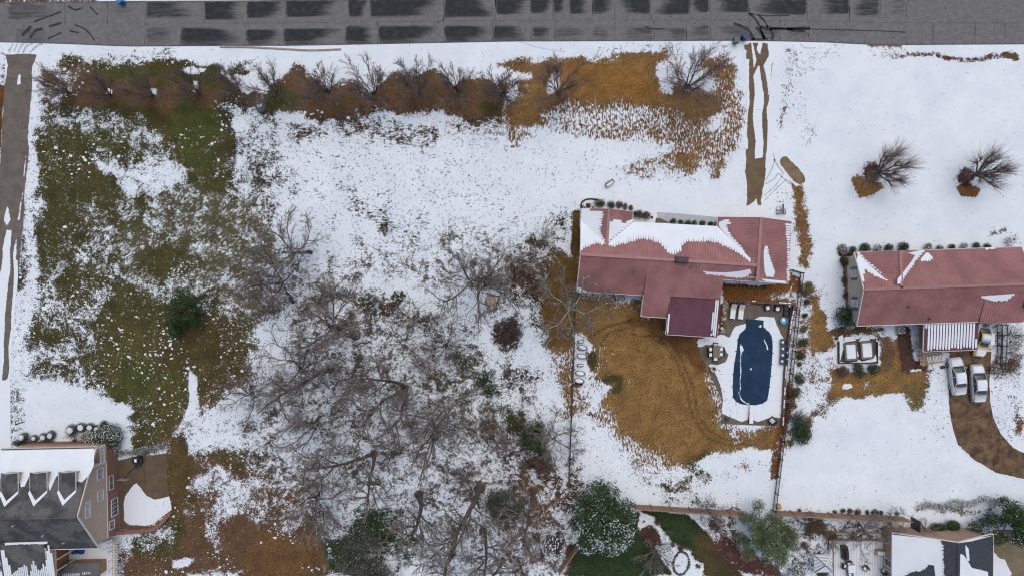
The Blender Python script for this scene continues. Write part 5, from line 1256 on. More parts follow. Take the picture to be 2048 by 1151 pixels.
for c, s_ in (((-2.4, -.05, .2), (.12, 2.7, .4)), ((0, -1.42, .2), (4.9, .14, .4)), ((2.4, -.1, .2), (.1, 2.6, .4))): MB().bbox((c[0], c[1], 0), s_, .02).build('edging_board', M_BED, t)
for px in ([(1676,672),(1684,668),(1690,690),(1684,700),(1678,722),(1692,724),(1712,722),(1716,718),(1722,722),(1745,716),(1750,708),(1752,722),(1700,728),(1675,728)], [(1684,678),(1690,672),(1704,672),(1711,680),(1690,683)], [(1716,682),(1722,673),(1737,672),(1738,680),(1724,681)], [(1712,700),(1714,702),(1716,712),(1713,712)]):
    flake(t, px, .118, .2, o=o1)
M_FR = mat('grey_frame_wood', lin((112, 106, 96)), .8, .15, 4)
for i, (px, py, lb) in enumerate(((1699, 702, 'left'), (1731, 699, 'right'))):
    t = thing('cold_frame', 'snow-topped wooden cold frame, the %s of two in the raised bed' % lb, 'cold frame', W(px, py, .12), math.radians(4), 'cold frames')
    for c, s_ in (((-.68, 0), (.16, 2.2)), ((.68, 0), (.16, 2.2))): MB().bbox((c[0], c[1], 0), (*s_, .4), .02).build('side_board', M_FR, t)
    for y in (-1.0, 1.0): MB().bbox((0, y, 0), (1.2, .22, .4), .02).build('end_board', M_FR, t)
    MB().bbox((.02, 0, .1), (1.15, 1.75, .33), .06).build('snow_fill', M_SNOW, t)
for i, (px, py) in enumerate(((1164, 694), (1163, 711), (1160, 745), (1158, 760))):
    t = thing('garden_tub', 'oval dark-rimmed tub full of snow by the fence, %s from the top' % ORD[i], 'tub', W(px, py), math.radians(-8), 'oval tubs along the fence')
    MB().lathe((0, 0, 0), [(.56, 0), (.62, .38), (.66, .4), (.66, .44), (.58, .44), (.56, .3), (.01, .3)], 18, 1.0, .5).build('basin', mat('dark_tub', lin((72, 60, 54)), .7, .25, 4), t)
    MB().lathe((0, 0, .3), [(.55, 0), (.5, .08), (.2, .13), (.01, .13)], 16, 1.0, .5).build('snow_fill', M_SNOW, t)
for i, (px, py) in enumerate(((1161, 682), (1160, 729))):
    t = thing('garden_stool', 'small dark stool buried in snow above the oval tubs, %s one' % ('upper', 'lower')[i], 'stool', W(px, py), 0.1); MB().bbox((0, 0, .3), (.8, .35, .05), .02).build('seat', M_DARKWOOD, t); MB().bbox((.05, 0, .35), (.6, .2, .06), .03).build('snow_layer', M_SNOW, t); legs(t, .75, .32, .3, M_DARKWOOD)
def bench(label, px, py, rz, m, w=1.1, name='bench', snow=True):
    t = thing(name, label, 'bench', W(px, py), rz)
    legs(t, w, .5, .4, m, .05)
    for k in range(4): MB().box((0, -.19 + k * .125, .42), (w, .1, .03)).build('seat_slat', m, t)
    for s in (-1, 1): MB().box((s * w / 2, 0, .58), (.05, .52, .05)).build('armrest', m, t)
    for k in range(2): MB().box((0, .26, .6 + .16 * k), (w, .04, .1)).build('back_slat', m, t)
    if snow: MB().bbox((0, -.02, .435), (w * .88, .38, .06), .03).build('snow_layer', M_SNOW, t)
    return t
bench('small dark bench full of snow alone on the front lawn', 1218.5, 368, math.radians(35), M_BLACK)
bench('reddish wooden bench against the front of the brick house', 131, 886, math.radians(1), mat('red_brown_wood', lin((120, 70, 52)), .8, .2, 4), 1.8)
t = thing('garden_ornament', 'dark metal wire ornament with an upright bar near the driveway', 'ornament', W(1561, 422))
for (a, b) in (((-.55, -.4), (.55, -.4)), ((.55, -.4), (.55, .2)), ((-.55, -.4), (-.55, .2)), ((-.55, .0), (.5, .25)), ((-.5, -.35), (.45, .0))): board(t, (*a, .25), (*b, .25), .06, .05, M_BLACK, 'frame_bar')
MB().tube([(-.35 + .3 * math.cos(x), .25 + .3 * math.sin(x), .3) for x in np.linspace(0, 6.28, 17)], .025, 5).build('ring', M_BLACK, t); MB().box((.12, .2, .55), (.2, 1.2, .06)).build('upright_bar', mat('purple_grey_board', lin((96, 84, 92)), .7, .2), t)
for sx in (-.5, .5): MB().box((sx, -.3, .13), (.05, .05, .26)).build('leg', M_BLACK, t)
MB().box((.12, .0, .27), (.06, .06, .54)).build('leg', M_BLACK, t)
t = thing('tree_stump', 'pale sawn stump inside a square of boards at the edge of the wood', 'stump', W(981, 601))
MB().lathe((0, 0, 0), [(.75, 0), (.62, .1), (.55, .4), (.53, .45), (.01, .46)], 14).build('stump_wood', mat('pale_cut_wood', lin((172, 156, 128)), .85, .2, 3), t)
for c, s_, a in (((.9, -.1, .0), (.12, 1.5, .3), -.25), ((.2, .75, 0), (1.6, .12, .3), -.25), ((-.5, -.55, 0), (1.3, .1, .2), -.4)): MB().bbox(c, s_, .02, a).build('edging_board', M_DARKWOOD, t)
M_LOG = mat('dark_log_bark', lin((78, 62, 56)), .9, .3, 5, snow=.5); M_LOGEND = mat('snowy_log', (.66, .66, .68), .9, .1, 4)
rr = random.Random(3)
t = thing('log_pile', 'heap of cut logs and branches dusted with snow below the red shrub', 'log pile', W(1052, 750))
for i in range(44):
    a = rr.uniform(0, 6.28); q = rr.random() ** .6; x, y = 2.0 * q * math.cos(a), 1.25 * q * math.sin(a) + .15 * q * math.cos(a); z = .12 + .35 * (1 - q) * rr.random(); an = rr.uniform(0, 3.14); L = rr.uniform(.35, .8); R_ = rr.uniform(.06, .15)
    MB().tube([(x - L / 2 * math.cos(an), y - L / 2 * math.sin(an), z), (x + L / 2 * math.cos(an), y + L / 2 * math.sin(an), z + rr.uniform(-.08, .08))], R_, 7).build('log', M_LOG, t)
t = thing('boulder', 'smooth grey oval boulder at the left end of the brown verge', 'boulder', W(523, 211)); MB().lathe((0, 0, -.1), [(.75, 0), (.82, .3), (.7, .65), (.45, .9), (.15, 1.0), (.01, 1.01)], 16, .85, 1.2).build('rock', mat('grey_rock', lin((116, 114, 112)), .8, .25, 2, bump=.4, bscale=6), t, True)
MB().lathe((.05, -.1, .86), [(.35, 0), (.2, .07), (.01, .09)], 10).build('snow_cap', M_SNOW, t)
o = MB().tube([tuple(lp(x, y, .09, W(0, 0))) for x, y in smooth([(1162, 417), (1163, 406), (1170, 400), (1182, 398), (1198, 400)])], .1, 8).build('edging_pipe', M_BLACK); o.location = W(0, 0); tag(o, 'curved black edging pipe at the front left house corner', 'pipe')
o = MB().tube([tuple(lp(x, y, .03, W(0, 0))) for x, y in smooth([(440, 94), (500, 95), (560, 98), (620, 101), (682, 99)])], .13, 8).build('kerb_pipe', mat('grey_tan_concrete', lin((160, 156, 148)), .85, .2, 4)); o.location = W(0, 0); tag(o, 'long pale pipe half buried in the roadside snow', 'pipe')
o = MB().tube([tuple(lp(x, y, .07, W(0, 0))) for x, y in [(31, 848), (40, 845), (50, 842)]], [.09, .05, .06], 7).build('fallen_pole', M_BLACK); o.location = W(0, 0); tag(o, 'thin dark pole lying on the snow near the left driveway', 'pole')
t = thing('yellow_crate', 'small yellow box on the snow at the fence corner', 'box', W(1556, 1010), .3); MB().bbox((0, 0, 0), (.45, .6, .45), .04).build('box_body', mat('faded_yellow', lin((178, 150, 84)), .6, .1), t); MB().bbox((0, 0, .45), (.48, .63, .05), .02).build('lid', mat('faded_yellow', 0), t)

# left house surroundings
block_wall('low red brick wall curving round the lower side of the patio', [(231, 1063), (262, 1060), (310, 1056), (330, 1040), (345, 1022)], .4, .75, M_BRICK, .5, 4)
t = thing('basketball_hoop', 'basketball hoop on a leaning pole on the brown patio', 'basketball hoop', W(276, 925), 0)
MB().bbox((0, 0, .04), (.8, 1.1, .2), .05).build('base', M_NAVY, t); MB().tube([(0, -.2, .2), (-.1, -.7, 1.7), (-.15, -1.15, 2.7)], .05, 8).build('pole', M_BLACK, t)
bb = MB().box((0, 0, 0), (1.15, .05, .75)).build('backboard', M_PALEGLASS, t); bb.location = (-.15, -1.25, 2.95)
MB().tube([(-.15 + .23 * math.cos(x), -1.52 + .23 * math.sin(x), 2.75) for x in np.linspace(0, 6.28, 19)], .015, 5).build('rim', mat('dull_orange', lin((150, 110, 80)), .5, .1), t)
t = thing('barbecue', 'dark barbecue with snow on its lid at the top of the patio', 'barbecue', W(280, 918, .04), .05)
MB().bbox((0, 0, 0), (.75, .95, .75), .04).build('cabinet', M_BLACK, t); MB().bbox((0, .1, .75), (.6, .6, .28), .1).build('lid', M_BLACK, t); MB().bbox((0, .12, 1.03), (.3, .4, .05), .03).build('snow_patch', M_SNOW, t)
for s in (-1, 1): MB().bbox((s * .5, 0, .68), (.26, .6, .05), .02).build('side_shelf', M_BLACK, t)
t = thing('garden_shed', 'low shed with a grey metal roof beside the rear wing of the brick house', 'shed', W(178, 1128), math.radians(1.5))
MB().prism([(-2.2, -.7), (2.2, -.7), (2.2, .7), (-2.2, .7)], 0, 1.6).build('wall', mat('tan_shed_boards', lin((158, 130, 100)), .8, .15, 3), t)
sl1 = Slope([(-2.4, -.85, 1.6), (2.4, -.85, 1.6), (2.4, 0, 1.95), (-2.4, 0, 1.95)]); sl2 = Slope([(-2.4, 0, 1.95), (2.4, 0, 1.95), (2.4, .85, 1.6), (-2.4, .85, 1.6)])
M_GRM = mat('grey_metal_roof', lin((100, 100, 100)), .5, .1, 2)
for k, s_ in enumerate((sl1, sl2)): a = s_.sheet('roof_sheet', M_GRM, t, .06); s_.ribs(M_GRM, a, .25)
for i in range(9): MB().bbox((-2.1 + i * .25, -.42, 1.79), (.13, .5 if i < 8 else .3, .05), .02).build('roof_snow', M_SNOW, t)
for i in range(5): MB().bbox((.4 + i * .22, -.3, 1.84), (.1, .42 - i * .06, .05), .02).build('roof_snow', M_SNOW, t)
for i in range(4):
    o = thing('white_bucket', 'white bucket below the low grey shed, %s from the left' % ORD[i], 'bucket', W(164 + i * 7.5, 1147), 0, 'white buckets by the shed')
    MB().lathe((0, 0, 0), [(.15, 0), (.19, .36), (.2, .38), (.17, .38), (.15, .05), (.01, .05)], 12).build('bucket_body', M_WHITE, o); MB().lathe((0, 0, .1), [(.14, 0), (.1, .1), (.01, .12)], 10).build('contents', M_SNOW if i % 2 else M_BLACK, o)
t = thing('tarpaulin', 'crumpled blue tarpaulin under the rear eave of the brick house', 'tarpaulin', W(158, 1097)); rr = random.Random(8)
vs = [(x * .2 - .8, y * .2 - .5, rr.uniform(.12, .5)) for y in range(6) for x in range(9)]
MB().add(vs, [(y * 9 + x, y * 9 + x + 1, y * 9 + x + 10, y * 9 + x + 9) for y in range(5) for x in range(8)]).build('sheet', mat('blue_tarp', lin((32, 70, 160)), .4, .15), t, True); MB().bbox((0, 0, 0), (1.3, .7, .2), .05).build('covered_pile', M_DARKWOOD, t)
t = thing('deck_stairs', 'white-railed walkway beside the rear terrace of the brick house', 'walkway', W(238, 1112), 0)
for i in range(30): MB().box((0, 2.3 - i * .16, .9), (.7, .12, .04)).build('tread', M_WOOD if i % 2 else M_TRIM, t)
for s in (-1, 1):
    MB().box((s * .38, -.02, 1.75), (.07, 4.8, .07)).build('handrail', M_WHITE, t)
    for i in range(5): MB().box((s * .38, 2.2 - i * 1.1, .88), (.08, .08, 1.76)).build('post', M_WHITE, t)
t = thing('side_table', 'small snowy white stand by the back corner of the brick house', 'stand', W(222, 1082), .3); MB().bbox((0, 0, .75), (1.6, .9, .08), .03).build('top', M_TRIM, t); MB().bbox((0, 0, .83), (1.5, .8, .07), .04).build('snow_layer', M_SNOW, t); legs(t, 1.5, .8, .75, M_WHITE)

# right house deck
t = thing('wooden_deck', 'weathered wooden deck with slatted railing beside the striped carport roof', 'deck', W(1842, 690), math.radians(2)); M_DK = M_WOOD
for i in range(11): MB().box((0, 2.5 - i * .27 * 1.75, .5), (1.0, .4, .05)).build('deck_board', M_DK, t)
for x in (-.55, .5): MB().box((x, .1, 1.35), (.09, 5.2, .09)).build('handrail', M_DK, t)
for i in range(5): MB().box((-.55, 2.6 - i * 1.25, .68), (.1, .1, 1.36)).build('post', M_DK, t)
bl = MB().box((0, 0, 0), (.05, .05, .8)).mesh('baluster'); bl.materials.append(M_DK)
for i in range(24): b = bpy.data.objects.new('baluster', bl); COL.objects.link(b); b.parent = t; b.location = (-.2, 2.4 - i * .2, .95)
for x, y, r_ in ((-1.2, .1, .6), (-.9, .5, -.7), (-.9, -.3, .7)): board(t, (-.55, .1, 1.3), (x, y, .2), .09, .09, M_DK, 'brace')
t = thing('deck_steps', 'snow-streaked wooden steps at the foot of the carport deck', 'steps', W(1866, 716), math.radians(6))
for i in range(11): MB().box((-1.0 + i * .2, 0, .55 - i * .035), (.15, .95, .05)).build('tread', M_DK, t); MB().bbox((-1.0 + i * .2, 0, .577 - i * .035), (.11, .8, .03), .012).build('snow_strip', M_SNOW, t)
for y in (-.5, .5): MB().box((0, y, .35), (2.4, .07, .3), 0, 0, math.radians(10)).build('stringer', M_DK, t)
t = thing('doormat_box', 'small grey box on the snow left of the white sedan', 'box', W(1884, 733), .2); MB().bbox((0, 0, 0), (.5, .32, .25), .03).build('box_body', M_SHUTTER, t); MB().bbox((0, 0, .25), (.52, .34, .04), .01).build('lid', M_BLACK, t)

# garden of the bottom right house
t = thing('garden_deck', 'snowy plank deck with furniture beside the bottom right house', 'deck', W(1715, 1112)); rr = random.Random(4)
M_SNWOOD = mat('snow_dusted_wood', lin((150, 142, 140)), .85, .1, 3, snow=.72, snow_scale=2.2)
for i in range(36): MB().bbox((-3.6 + i * .2, rr.uniform(-.02, .02) - .4, .3), (.18, 5.6, .05), .01).build('deck_board', M_SNWOOD, t)
for y in (2.3, 3.2): MB().box((-.6, y, .5), (6.4, .12, .3)).build('step_board', M_CEDAR, t)
for x in (-3.6, -1.2, .9, 3.4): MB().box((x, 2.45, .75), (.1, .1, 1.0)).build('post', M_CEDAR, t)
MB().box((-.1, 2.45, 1.25), (7.1, .12, .06)).build('handrail', M_CEDAR, t); MB().box((-3.6, -.4, 1.25), (.1, 5.6, .06)).build('handrail', M_CEDAR, t)
t = thing('gas_grill', 'long black grill on the snowy garden deck', 'grill', W(1686, 1101, .35), .08)
MB().bbox((0, 0, 0), (.65, 1.7, .8), .05).build('cabinet', M_BLACK, t); MB().bbox((.05, 0, .8), (.45, 1.1, .28), .1).build('lid', M_BLACK, t); MB().bbox((0, .72, .8), (.5, .25, .04), .01).build('side_shelf', M_WICK, t)
t = thing('garden_sofa', 'tan wooden bench seat filled with snow on the garden deck', 'bench', W(1759, 1102, .35), math.radians(-4)); M_TAN = mat('tan_wood', lin((164, 136, 92)), .75, .15, 4)
MB().bbox((0, 0, .25), (1.35, .7, .12), .02).build('seat', M_TAN, t); MB().bbox((0, .36, .3), (1.35, .1, .5), .03).build('backrest', M_TAN, t); MB().bbox((.1, -.03, .37), (1.1, .55, .16), .06).build('snow_layer', M_SNOW, t); legs(t, 1.3, .65, .25, M_TAN)
t = thing('garden_table', 'square snow-topped table with chairs on the garden deck', 'table', W(1698, 1132, .35), .05); MB().bbox((0, 0, .68), (.95, 1.0, .05), .02).build('top', M_CEDAR, t); MB().bbox((0, 0, .73), (.92, .96, .09), .05).build('snow_layer', M_SNOW, t); legs(t, .9, .9, .68, M_DARKWOOD)
for i, (px, py, a, lb) in enumerate(((1685, 1128, 80, 'left of the square snowy table'), (1694, 1122, 5, 'above the square snowy table'), (1727, 1132, -60, 'right of the square snowy table'), (1764, 1138, 200, 'by the house wall on the garden deck'), (1697, 1146, 190, 'below the square snowy table'))):
    t = thing('deck_chair', 'brown garden chair ' + lb, 'chair', W(px, py, .35), math.radians(a), 'brown chairs on the garden deck')
    legs(t, .6, .6, .4, M_DARKWOOD, .05); MB().bbox((0, 0, .4), (.62, .6, .05), .02).build('seat', M_DARKWOOD, t); MB().bbox((0, .28, .45), (.6, .07, .5), .02).build('backrest', M_DARKWOOD, t); MB().bbox((.03, -.08, .45), (.4, .3, .05), .03).build('snow_patch', M_SNOW, t)
    for s in (-1, 1): MB().box((s * .3, 0, .62), (.06, .55, .04)).build('armrest', M_DARKWOOD, t)
t = thing('gazebo', 'small square gazebo with a white slatted pyramid roof in the garden', 'gazebo', W(1630, 1111), math.radians(2))
q = 1.1
for sx in (-1, 1):
    for sy in (-1, 1): MB().box((sx * (q - .12), sy * (q - .12), 1.1), (.1, .1, 2.2)).build('post', M_WHITE, t)
for k in range(4):
    s_ = Slope([Matrix.Rotation(k * math.pi / 2, 3, 'Z') @ Vector(p) for p in ((-q, -q, 2.2), (q, -q, 2.2), (0, 0, 2.85))], tuple(Matrix.Rotation(k * math.pi / 2, 3, 'Z') @ Vector((0, 1, 0))) if k in (0, 2) else tuple(Matrix.Rotation(k * math.pi / 2, 3, 'Z') @ Vector((1, 0, 0))))
    a = s_.sheet('roof_face', M_SHUTTER, t, .05); s_.ribs(M_SNOW, a, .17, .06, .05)
    c = Matrix.Rotation(k * math.pi / 2, 3, 'Z') @ Vector((q, q, 2.22)); board(t, c, (0, 0, 2.9), .09, .06, M_BLACK if k != 0 else M_WHITE, 'hip_rafter')
t = thing('dark_gate', 'tall black gate at the end of the board fence beside the brick gable', 'gate', W(1812, 1040), math.radians(-2))
for i in range(6): MB().box((-.3 + i * .16, -1.1, .95), (.14, .05, 1.9)).build('plank', M_BLACK, t)
MB().box((.65, -.3, .95), (.1, 1.7, 1.9)).build('side_panel', M_BLACK, t)
for c in ((1362, 1125, .95, 1.45, 'oval ring of dark stones round a snowy pond in the planted bed', 26), (1730, 1084, .95, 1.1, 'curved stone edging round the snowy planting bed by the deck', 22)):
    t = thing('stone_ring', c[4], 'stones', W(c[0], c[1]), -.15); sm = MB().lathe((0, 0, 0), [(.17, 0), (.2, .1), (.13, .2), (.02, .22)], 7).mesh('stone'); sm.materials.append(mat('stone_dark', lin((84, 80, 70)), .9, .3, 4))
    for i in range(c[5]): a = 6.283 * i / c[5]; o = bpy.data.objects.new('stone', sm); COL.objects.link(o); o.parent = t; o.location = (c[2] * math.cos(a) * rr.uniform(.95, 1.06), c[3] * math.sin(a) * rr.uniform(.95, 1.06), 0); o.rotation_euler = (0, 0, a); o.scale = (rr.uniform(.7, 1.1),) * 2 + (1,)
# ------------------------------------------------------------------ trees, shrubs
def tubes_np(P, R, k=3):
    """many tapered tubes at once: P (B, n, 3) points, R (B, n) radii"""
    P = np.asarray(P, float); R = np.asarray(R, float); B, n, _ = P.shape
    D = np.gradient(P, axis=1); D /= np.linalg.norm(D, axis=2, keepdims=True) + 1e-9
    ref = np.where(np.abs(D[..., 2:3]) > .9, np.array([1., 0, 0]), np.array([0, 0, 1.]))
    U = np.cross(D, ref); U /= np.linalg.norm(U, axis=2, keepdims=True) + 1e-9
    Wv = np.cross(D, U)
    a = 2 * np.pi * np.arange(k) / k
    V = P[:, :, None, :] + R[:, :, None, None] * (U[:, :, None, :] * np.cos(a)[None, None, :, None] + Wv[:, :, None, :] * np.sin(a)[None, None, :, None])
    idx = np.arange(B * n * k).reshape(B, n, k); nx = np.roll(idx, -1, axis=2)
    F = np.stack([idx[:, :-1], nx[:, :-1], nx[:, 1:], idx[:, 1:]], -1).reshape(-1, 4)
    return V.reshape(-1, 3), F

class Bare:
    """a leafless tree: levels of wandering, tapering branches"""
    def __init__(s, seed, wander=.18, trop=.05, n=(9, 7, 5, 4, 3)):
        s.r = random.Random(seed); s.w = wander; s.t = trop; s.n = n; s.lv = {}
    def branch(s, p, d, L, r0, r1, lvl, trop=None, wander=None):
        n = s.n[min(lvl, 4)]; d = Vector(d).normalized(); p = Vector(p); pts = [tuple(p)]; ds = [d.copy()]; w = s.w if wander is None else wander; tr = s.t if trop is None else trop
        for i in range(n - 1):
            d = (d + Vector((s.r.gauss(0, w), s.r.gauss(0, w), s.r.gauss(0, w) + tr))).normalized()
            p = p + d * (L / (n - 1)); pts.append(tuple(p)); ds.append(d.copy())
        s.lv.setdefault(lvl, []).append((pts, [r0 + (r1 - r0) * (i / (n - 1)) ** .8 for i in range(n)]))
        return pts, ds
    def side(s, d, ang):
        a = s.r.uniform(0, 6.283); o = d.orthogonal().normalized(); q = d.cross(o)
        return (d * math.cos(ang) + (o * math.cos(a) + q * math.sin(a)) * math.sin(ang)).normalized()
    def spread(s, pts, ds, L, r, lvl, spec):
        """spec: per level (count, t0, angle, length ratio, radius)"""
        if lvl >= len(spec): return
        cnt, t0, ang, ratio, rad = spec[lvl]
        for k in range(cnt):
            t = t0 + (1 - t0) * (k + s.r.random()) / cnt
            i = min(int(t * (len(pts) - 1)), len(pts) - 2); f = t * (len(pts) - 1) - i
            p = Vector(pts[i]).lerp(Vector(pts[i + 1]), f); l2 = L * ratio * s.r.uniform(.6, 1.2) * (1.15 - .5 * t)
            pp, dd = s.branch(p, s.side(ds[i], ang * s.r.uniform(.6, 1.3)), l2, rad, rad * .45, lvl + 1)
            s.spread(pp, dd, l2, rad, lvl + 1, spec)
    def meshes(s, split=1, sides=(8, 6, 4, 3, 3, 3)):
        out = []
        for rng_ in (range(0, split + 1), range(split + 1, 9)):
            m = MB()
            for lv in rng_:
                if lv in s.lv:
                    by = {}
                    for pts, rad in s.lv[lv]: by.setdefault(len(pts), []).append((pts, rad))
                    for grp in by.values(): m.block(*tubes_np([g[0] for g in grp], [g[1] for g in grp], sides[min(lv, 5)]))
            out.append(m)
        return out
M_BARK = mat('dark_bark', lin((76, 66, 58)), .9, .3, 3, snow=.44, snow_scale=4)
M_BARKB = mat('brown_bark', lin((90, 78, 68)), .9, .45, 2.5, snow=.40, snow_scale=5, bump=.6, bscale=8)
M_TWIG = mat('grey_brown_twig', lin((124, 115, 108)), .9, .25, 1.5, snow=.38, snow_scale=3)
M_TWIGR = mat('red_brown_twig', lin((124, 108, 102)), .9, .25, 1.5)
M_PALE = mat('pale_bark', lin((142, 136, 124)), .9, .25, 3, snow=.42)
M_PALET = mat('pale_twig', lin((126, 118, 108)), .9, .2, 2, snow=.38)
M_SCRUB = mat('scrub_twig', lin((112, 96, 82)), .9, .3, 1.0, snow=.34)

def proto(name, b, mtrunk, mcrown, split=1):
    """hidden-from-nothing prototype: returns the two meshes so that trees can share them"""
    tr, cr = b.meshes(split)
    a, c = tr.mesh(name + '_trunk'), cr.mesh(name + '_crown')
    a.materials.append(mtrunk); c.materials.append(mcrown)
    for me in (a, c): me.polygons.foreach_set('use_smooth', [True] * len(me.polygons))
    return a, c
def plant(name, cat, label, px, py, meshes, parts, sc=1.0, rz=0.0, tilt=(0, 0), group=None, z=0.0, mats_=None):
    t = thing(name, label, cat, W(px, py, z), 0, group)
    t.rotation_euler = (tilt[0], tilt[1], rz); t.scale = sc if hasattr(sc, '__len__') else (sc, sc, sc)
    for i, (me, pn) in enumerate(zip(meshes, parts)):
        if me is None: continue
        o = bpy.data.objects.new(pn, me); COL.objects.link(o); o.parent = t
        if pn == 'snow_flecks': o['kind'] = 'stuff'
        if mats_ and mats_[i] is not None:
            o.material_slots[0].link = 'OBJECT'; o.material_slots[0].material = mats_[i]
    return t

def woods_tree(seed, H=18, forks=1):
    b = Bare(seed, .09, .02); r = b.r
    for f in range(forks):
        d = Vector((r.gauss(0, .06), r.gauss(0, .06), 1)) if forks == 1 else Vector((math.cos(f * 2.1 + seed) * .3, math.sin(f * 2.1 + seed) * .3, 1))
        Lt = H * (.86 if f == 0 else .7); R0 = .38 if forks == 1 else .28
        pts, ds = b.branch((0, 0, -.1), d, Lt, R0, .07, 0, .03, .075)
        b.branch((0, 0, -.1), d, 1.2, R0 * 1.7, R0 * .9, 0, .03, .0)
        b.w = .15
        b.spread(pts, ds, Lt, R0, 0, [(13 if forks == 1 else 9, .38, .75, .36, .105), (7, .25, .7, .44, .055), (5, .2, .8, .5, .025), (3, .15, .8, .6, .013)])
        b.w = .09
    return proto('woods', b, M_BARKB, M_TWIG)
def spread_tree(seed, H=9):
    b = Bare(seed, .2, .0); r = b.r
    pts, ds = b.branch((0, 0, -.1), (r.gauss(0, .2), r.gauss(0, .2), 1), H * .45, .22, .13, 0)
    for k in range(6):
        d = Vector((math.cos(k * 1.05 + seed), math.sin(k * 1.05 + seed), r.uniform(.45, 1.0)))
        L = H * r.uniform(.45, .65); p2, d2 = b.branch(pts[-1 - k % 3], d, L, .11, .03, 1, .05)
        b.spread(p2, d2, L, .1, 1, [None, (9, .15, .75, .5, .042), (7, .15, .8, .5, .024), (5, .1, .8, .55, .014)])
    return proto('spread', b, M_BARK, M_TWIG)
def vase_tree(seed, H=6.4, stems=12, ang=.62, tw=(8, 7, 6), rad=.06, mt=None, mc=None):
    b = Bare(seed, .09, .06); r = b.r
    b.branch((0, 0, -.1), (0, 0, 1), .5, .2, .16, 0, n if False else None)
    for k in range(stems):
        a = 6.283 * (k + r.random() * .6) / stems; t = ang * r.uniform(.35, 1.15); L = H * r.uniform(.62, .8)
        p2, d2 = b.branch((.1 * math.cos(a), .1 * math.sin(a), .3), (math.sin(t) * math.cos(a), math.sin(t) * math.sin(a), math.cos(t)), L, rad * r.uniform(.8, 1.3), .02, 1)
        b.spread(p2, d2, L, .04, 1, [None, (tw[0], .2, .45, .45, .026), (tw[1], .1, .5, .48, .016), (tw[2], .1, .55, .55, .0105)])
    return proto('vase', b, mt or M_BARK, mc or M_TWIGR)
def pollard_tree(seed, H=6):
    b = Bare(seed, .07, .05); r = b.r
    b.branch((0, 0, -.1), (.05, 0, 1), 1.2, .24, .2, 0)
    for k in range(11):
        a = 6.283 * (k + r.random() * .5) / 11; t = r.uniform(.35, 1.05); L = H * r.uniform(.3, .42)
        p2, d2 = b.branch((.1 * math.cos(a), .1 * math.sin(a), 1.0), (math.sin(t) * math.cos(a), math.sin(t) * math.sin(a), math.cos(t)), L, .11, .065, 1, .06)
        for q in range(2):
            dd = b.side(d2[-1], .5); pp, d3 = b.branch(p2[-2], dd, L * .4, .07, .06, 1)
            b.lv[1].append(([tuple(Vector(pp[-1]) + d3[-1] * x) for x in (-.09, -.05, 0, .05, .09, .11, .12)], [.05, .09, .11, .1, .08, .04, .01]))
            for s_ in range(26): b.branch(pp[-1 - s_ % 3], b.side(d3[-1], .45 * r.random() ** .5 * 1.5), H * r.uniform(.2, .42), .018, .008, 2, .05)
        for s_ in range(30): b.branch(p2[-1 - s_ % 4], b.side(d2[-1], .6 * r.random() ** .5), H * r.uniform(.2, .45), .016, .006, 2, .06)
    return proto('pollard', b, M_BARK, M_TWIGR)
def scrub(seed, H=2.2, stems=16, mc=None):
    b = Bare(seed, .16, .04); r = b.r
    for k in range(stems):
        a = r.uniform(0, 6.28); t = r.uniform(.1, .95); q = .25 * r.random()
        L = H * r.uniform(.6, 1.1); p2, d2 = b.branch((q * math.cos(a), q * math.sin(a), -.05), (math.sin(t) * math.cos(a), math.sin(t) * math.sin(a), math.cos(t)), L, .022, .009, 1)
        b.spread(p2, d2, L, .02, 1, [None, (6, .2, .7, .5, .014), (5, .15, .8, .55, .009)])
    return proto('scrub', b, mc or M_SCRUB, mc or M_SCRUB)

WT = [woods_tree(100 + i) for i in range(4)] + [woods_tree(140, 17, 3), woods_tree(141, 16, 2)]
SP = [spread_tree(200 + i) for i in range(3)]
VT = [vase_tree(300 + i) for i in range(4)]
PT = [pollard_tree(400), pollard_tree(401)]
SCB = [scrub(500 + i) for i in range(4)]
TP = ('trunk', 'crown')
R_ = random.Random(77)
# the row along the road, left to right
ROW = [(138, 186, .68), (222, 190, .72), (306, 190, .7), (398, 186, .74), (478, 180, .66), (556, 190, .8), (658, 188, .92), (750, 190, .9), (838, 186, .88), (914, 180, .75), (1006, 190, .85), (1115, 187, .92)]
for i, (x, y, s_) in enumerate(ROW):
    plant('bare_tree', 'tree', 'leafless many-stemmed tree in the roadside row, %s from the left driveway' % ORD[i], x, y, VT[i % 4], TP, (s_ * 1.18, s_ * 1.18, s_ * 1.32), R_.uniform(0, 6.28), group='roadside row of bare trees')
plant('bare_tree', 'tree', 'wide spreading bare tree on the straw patch left of the middle driveway', 1374, 176, vase_tree(310, 7.6, 14, .95, (9, 7, 6), .075), TP, 1.1, 1.0)
plant('pollard_tree', 'tree', 'pruned bare tree on the white lawn, the left of two', 1748, 348, PT[0], TP, 1.0, .4, (0, .12), 'pruned trees on the white lawn')
plant('pollard_tree', 'tree', 'pruned bare tree on the white lawn, the right of two', 1944, 352, PT[1], TP, .98, 1.4, (0, .1), 'pruned trees on the white lawn')
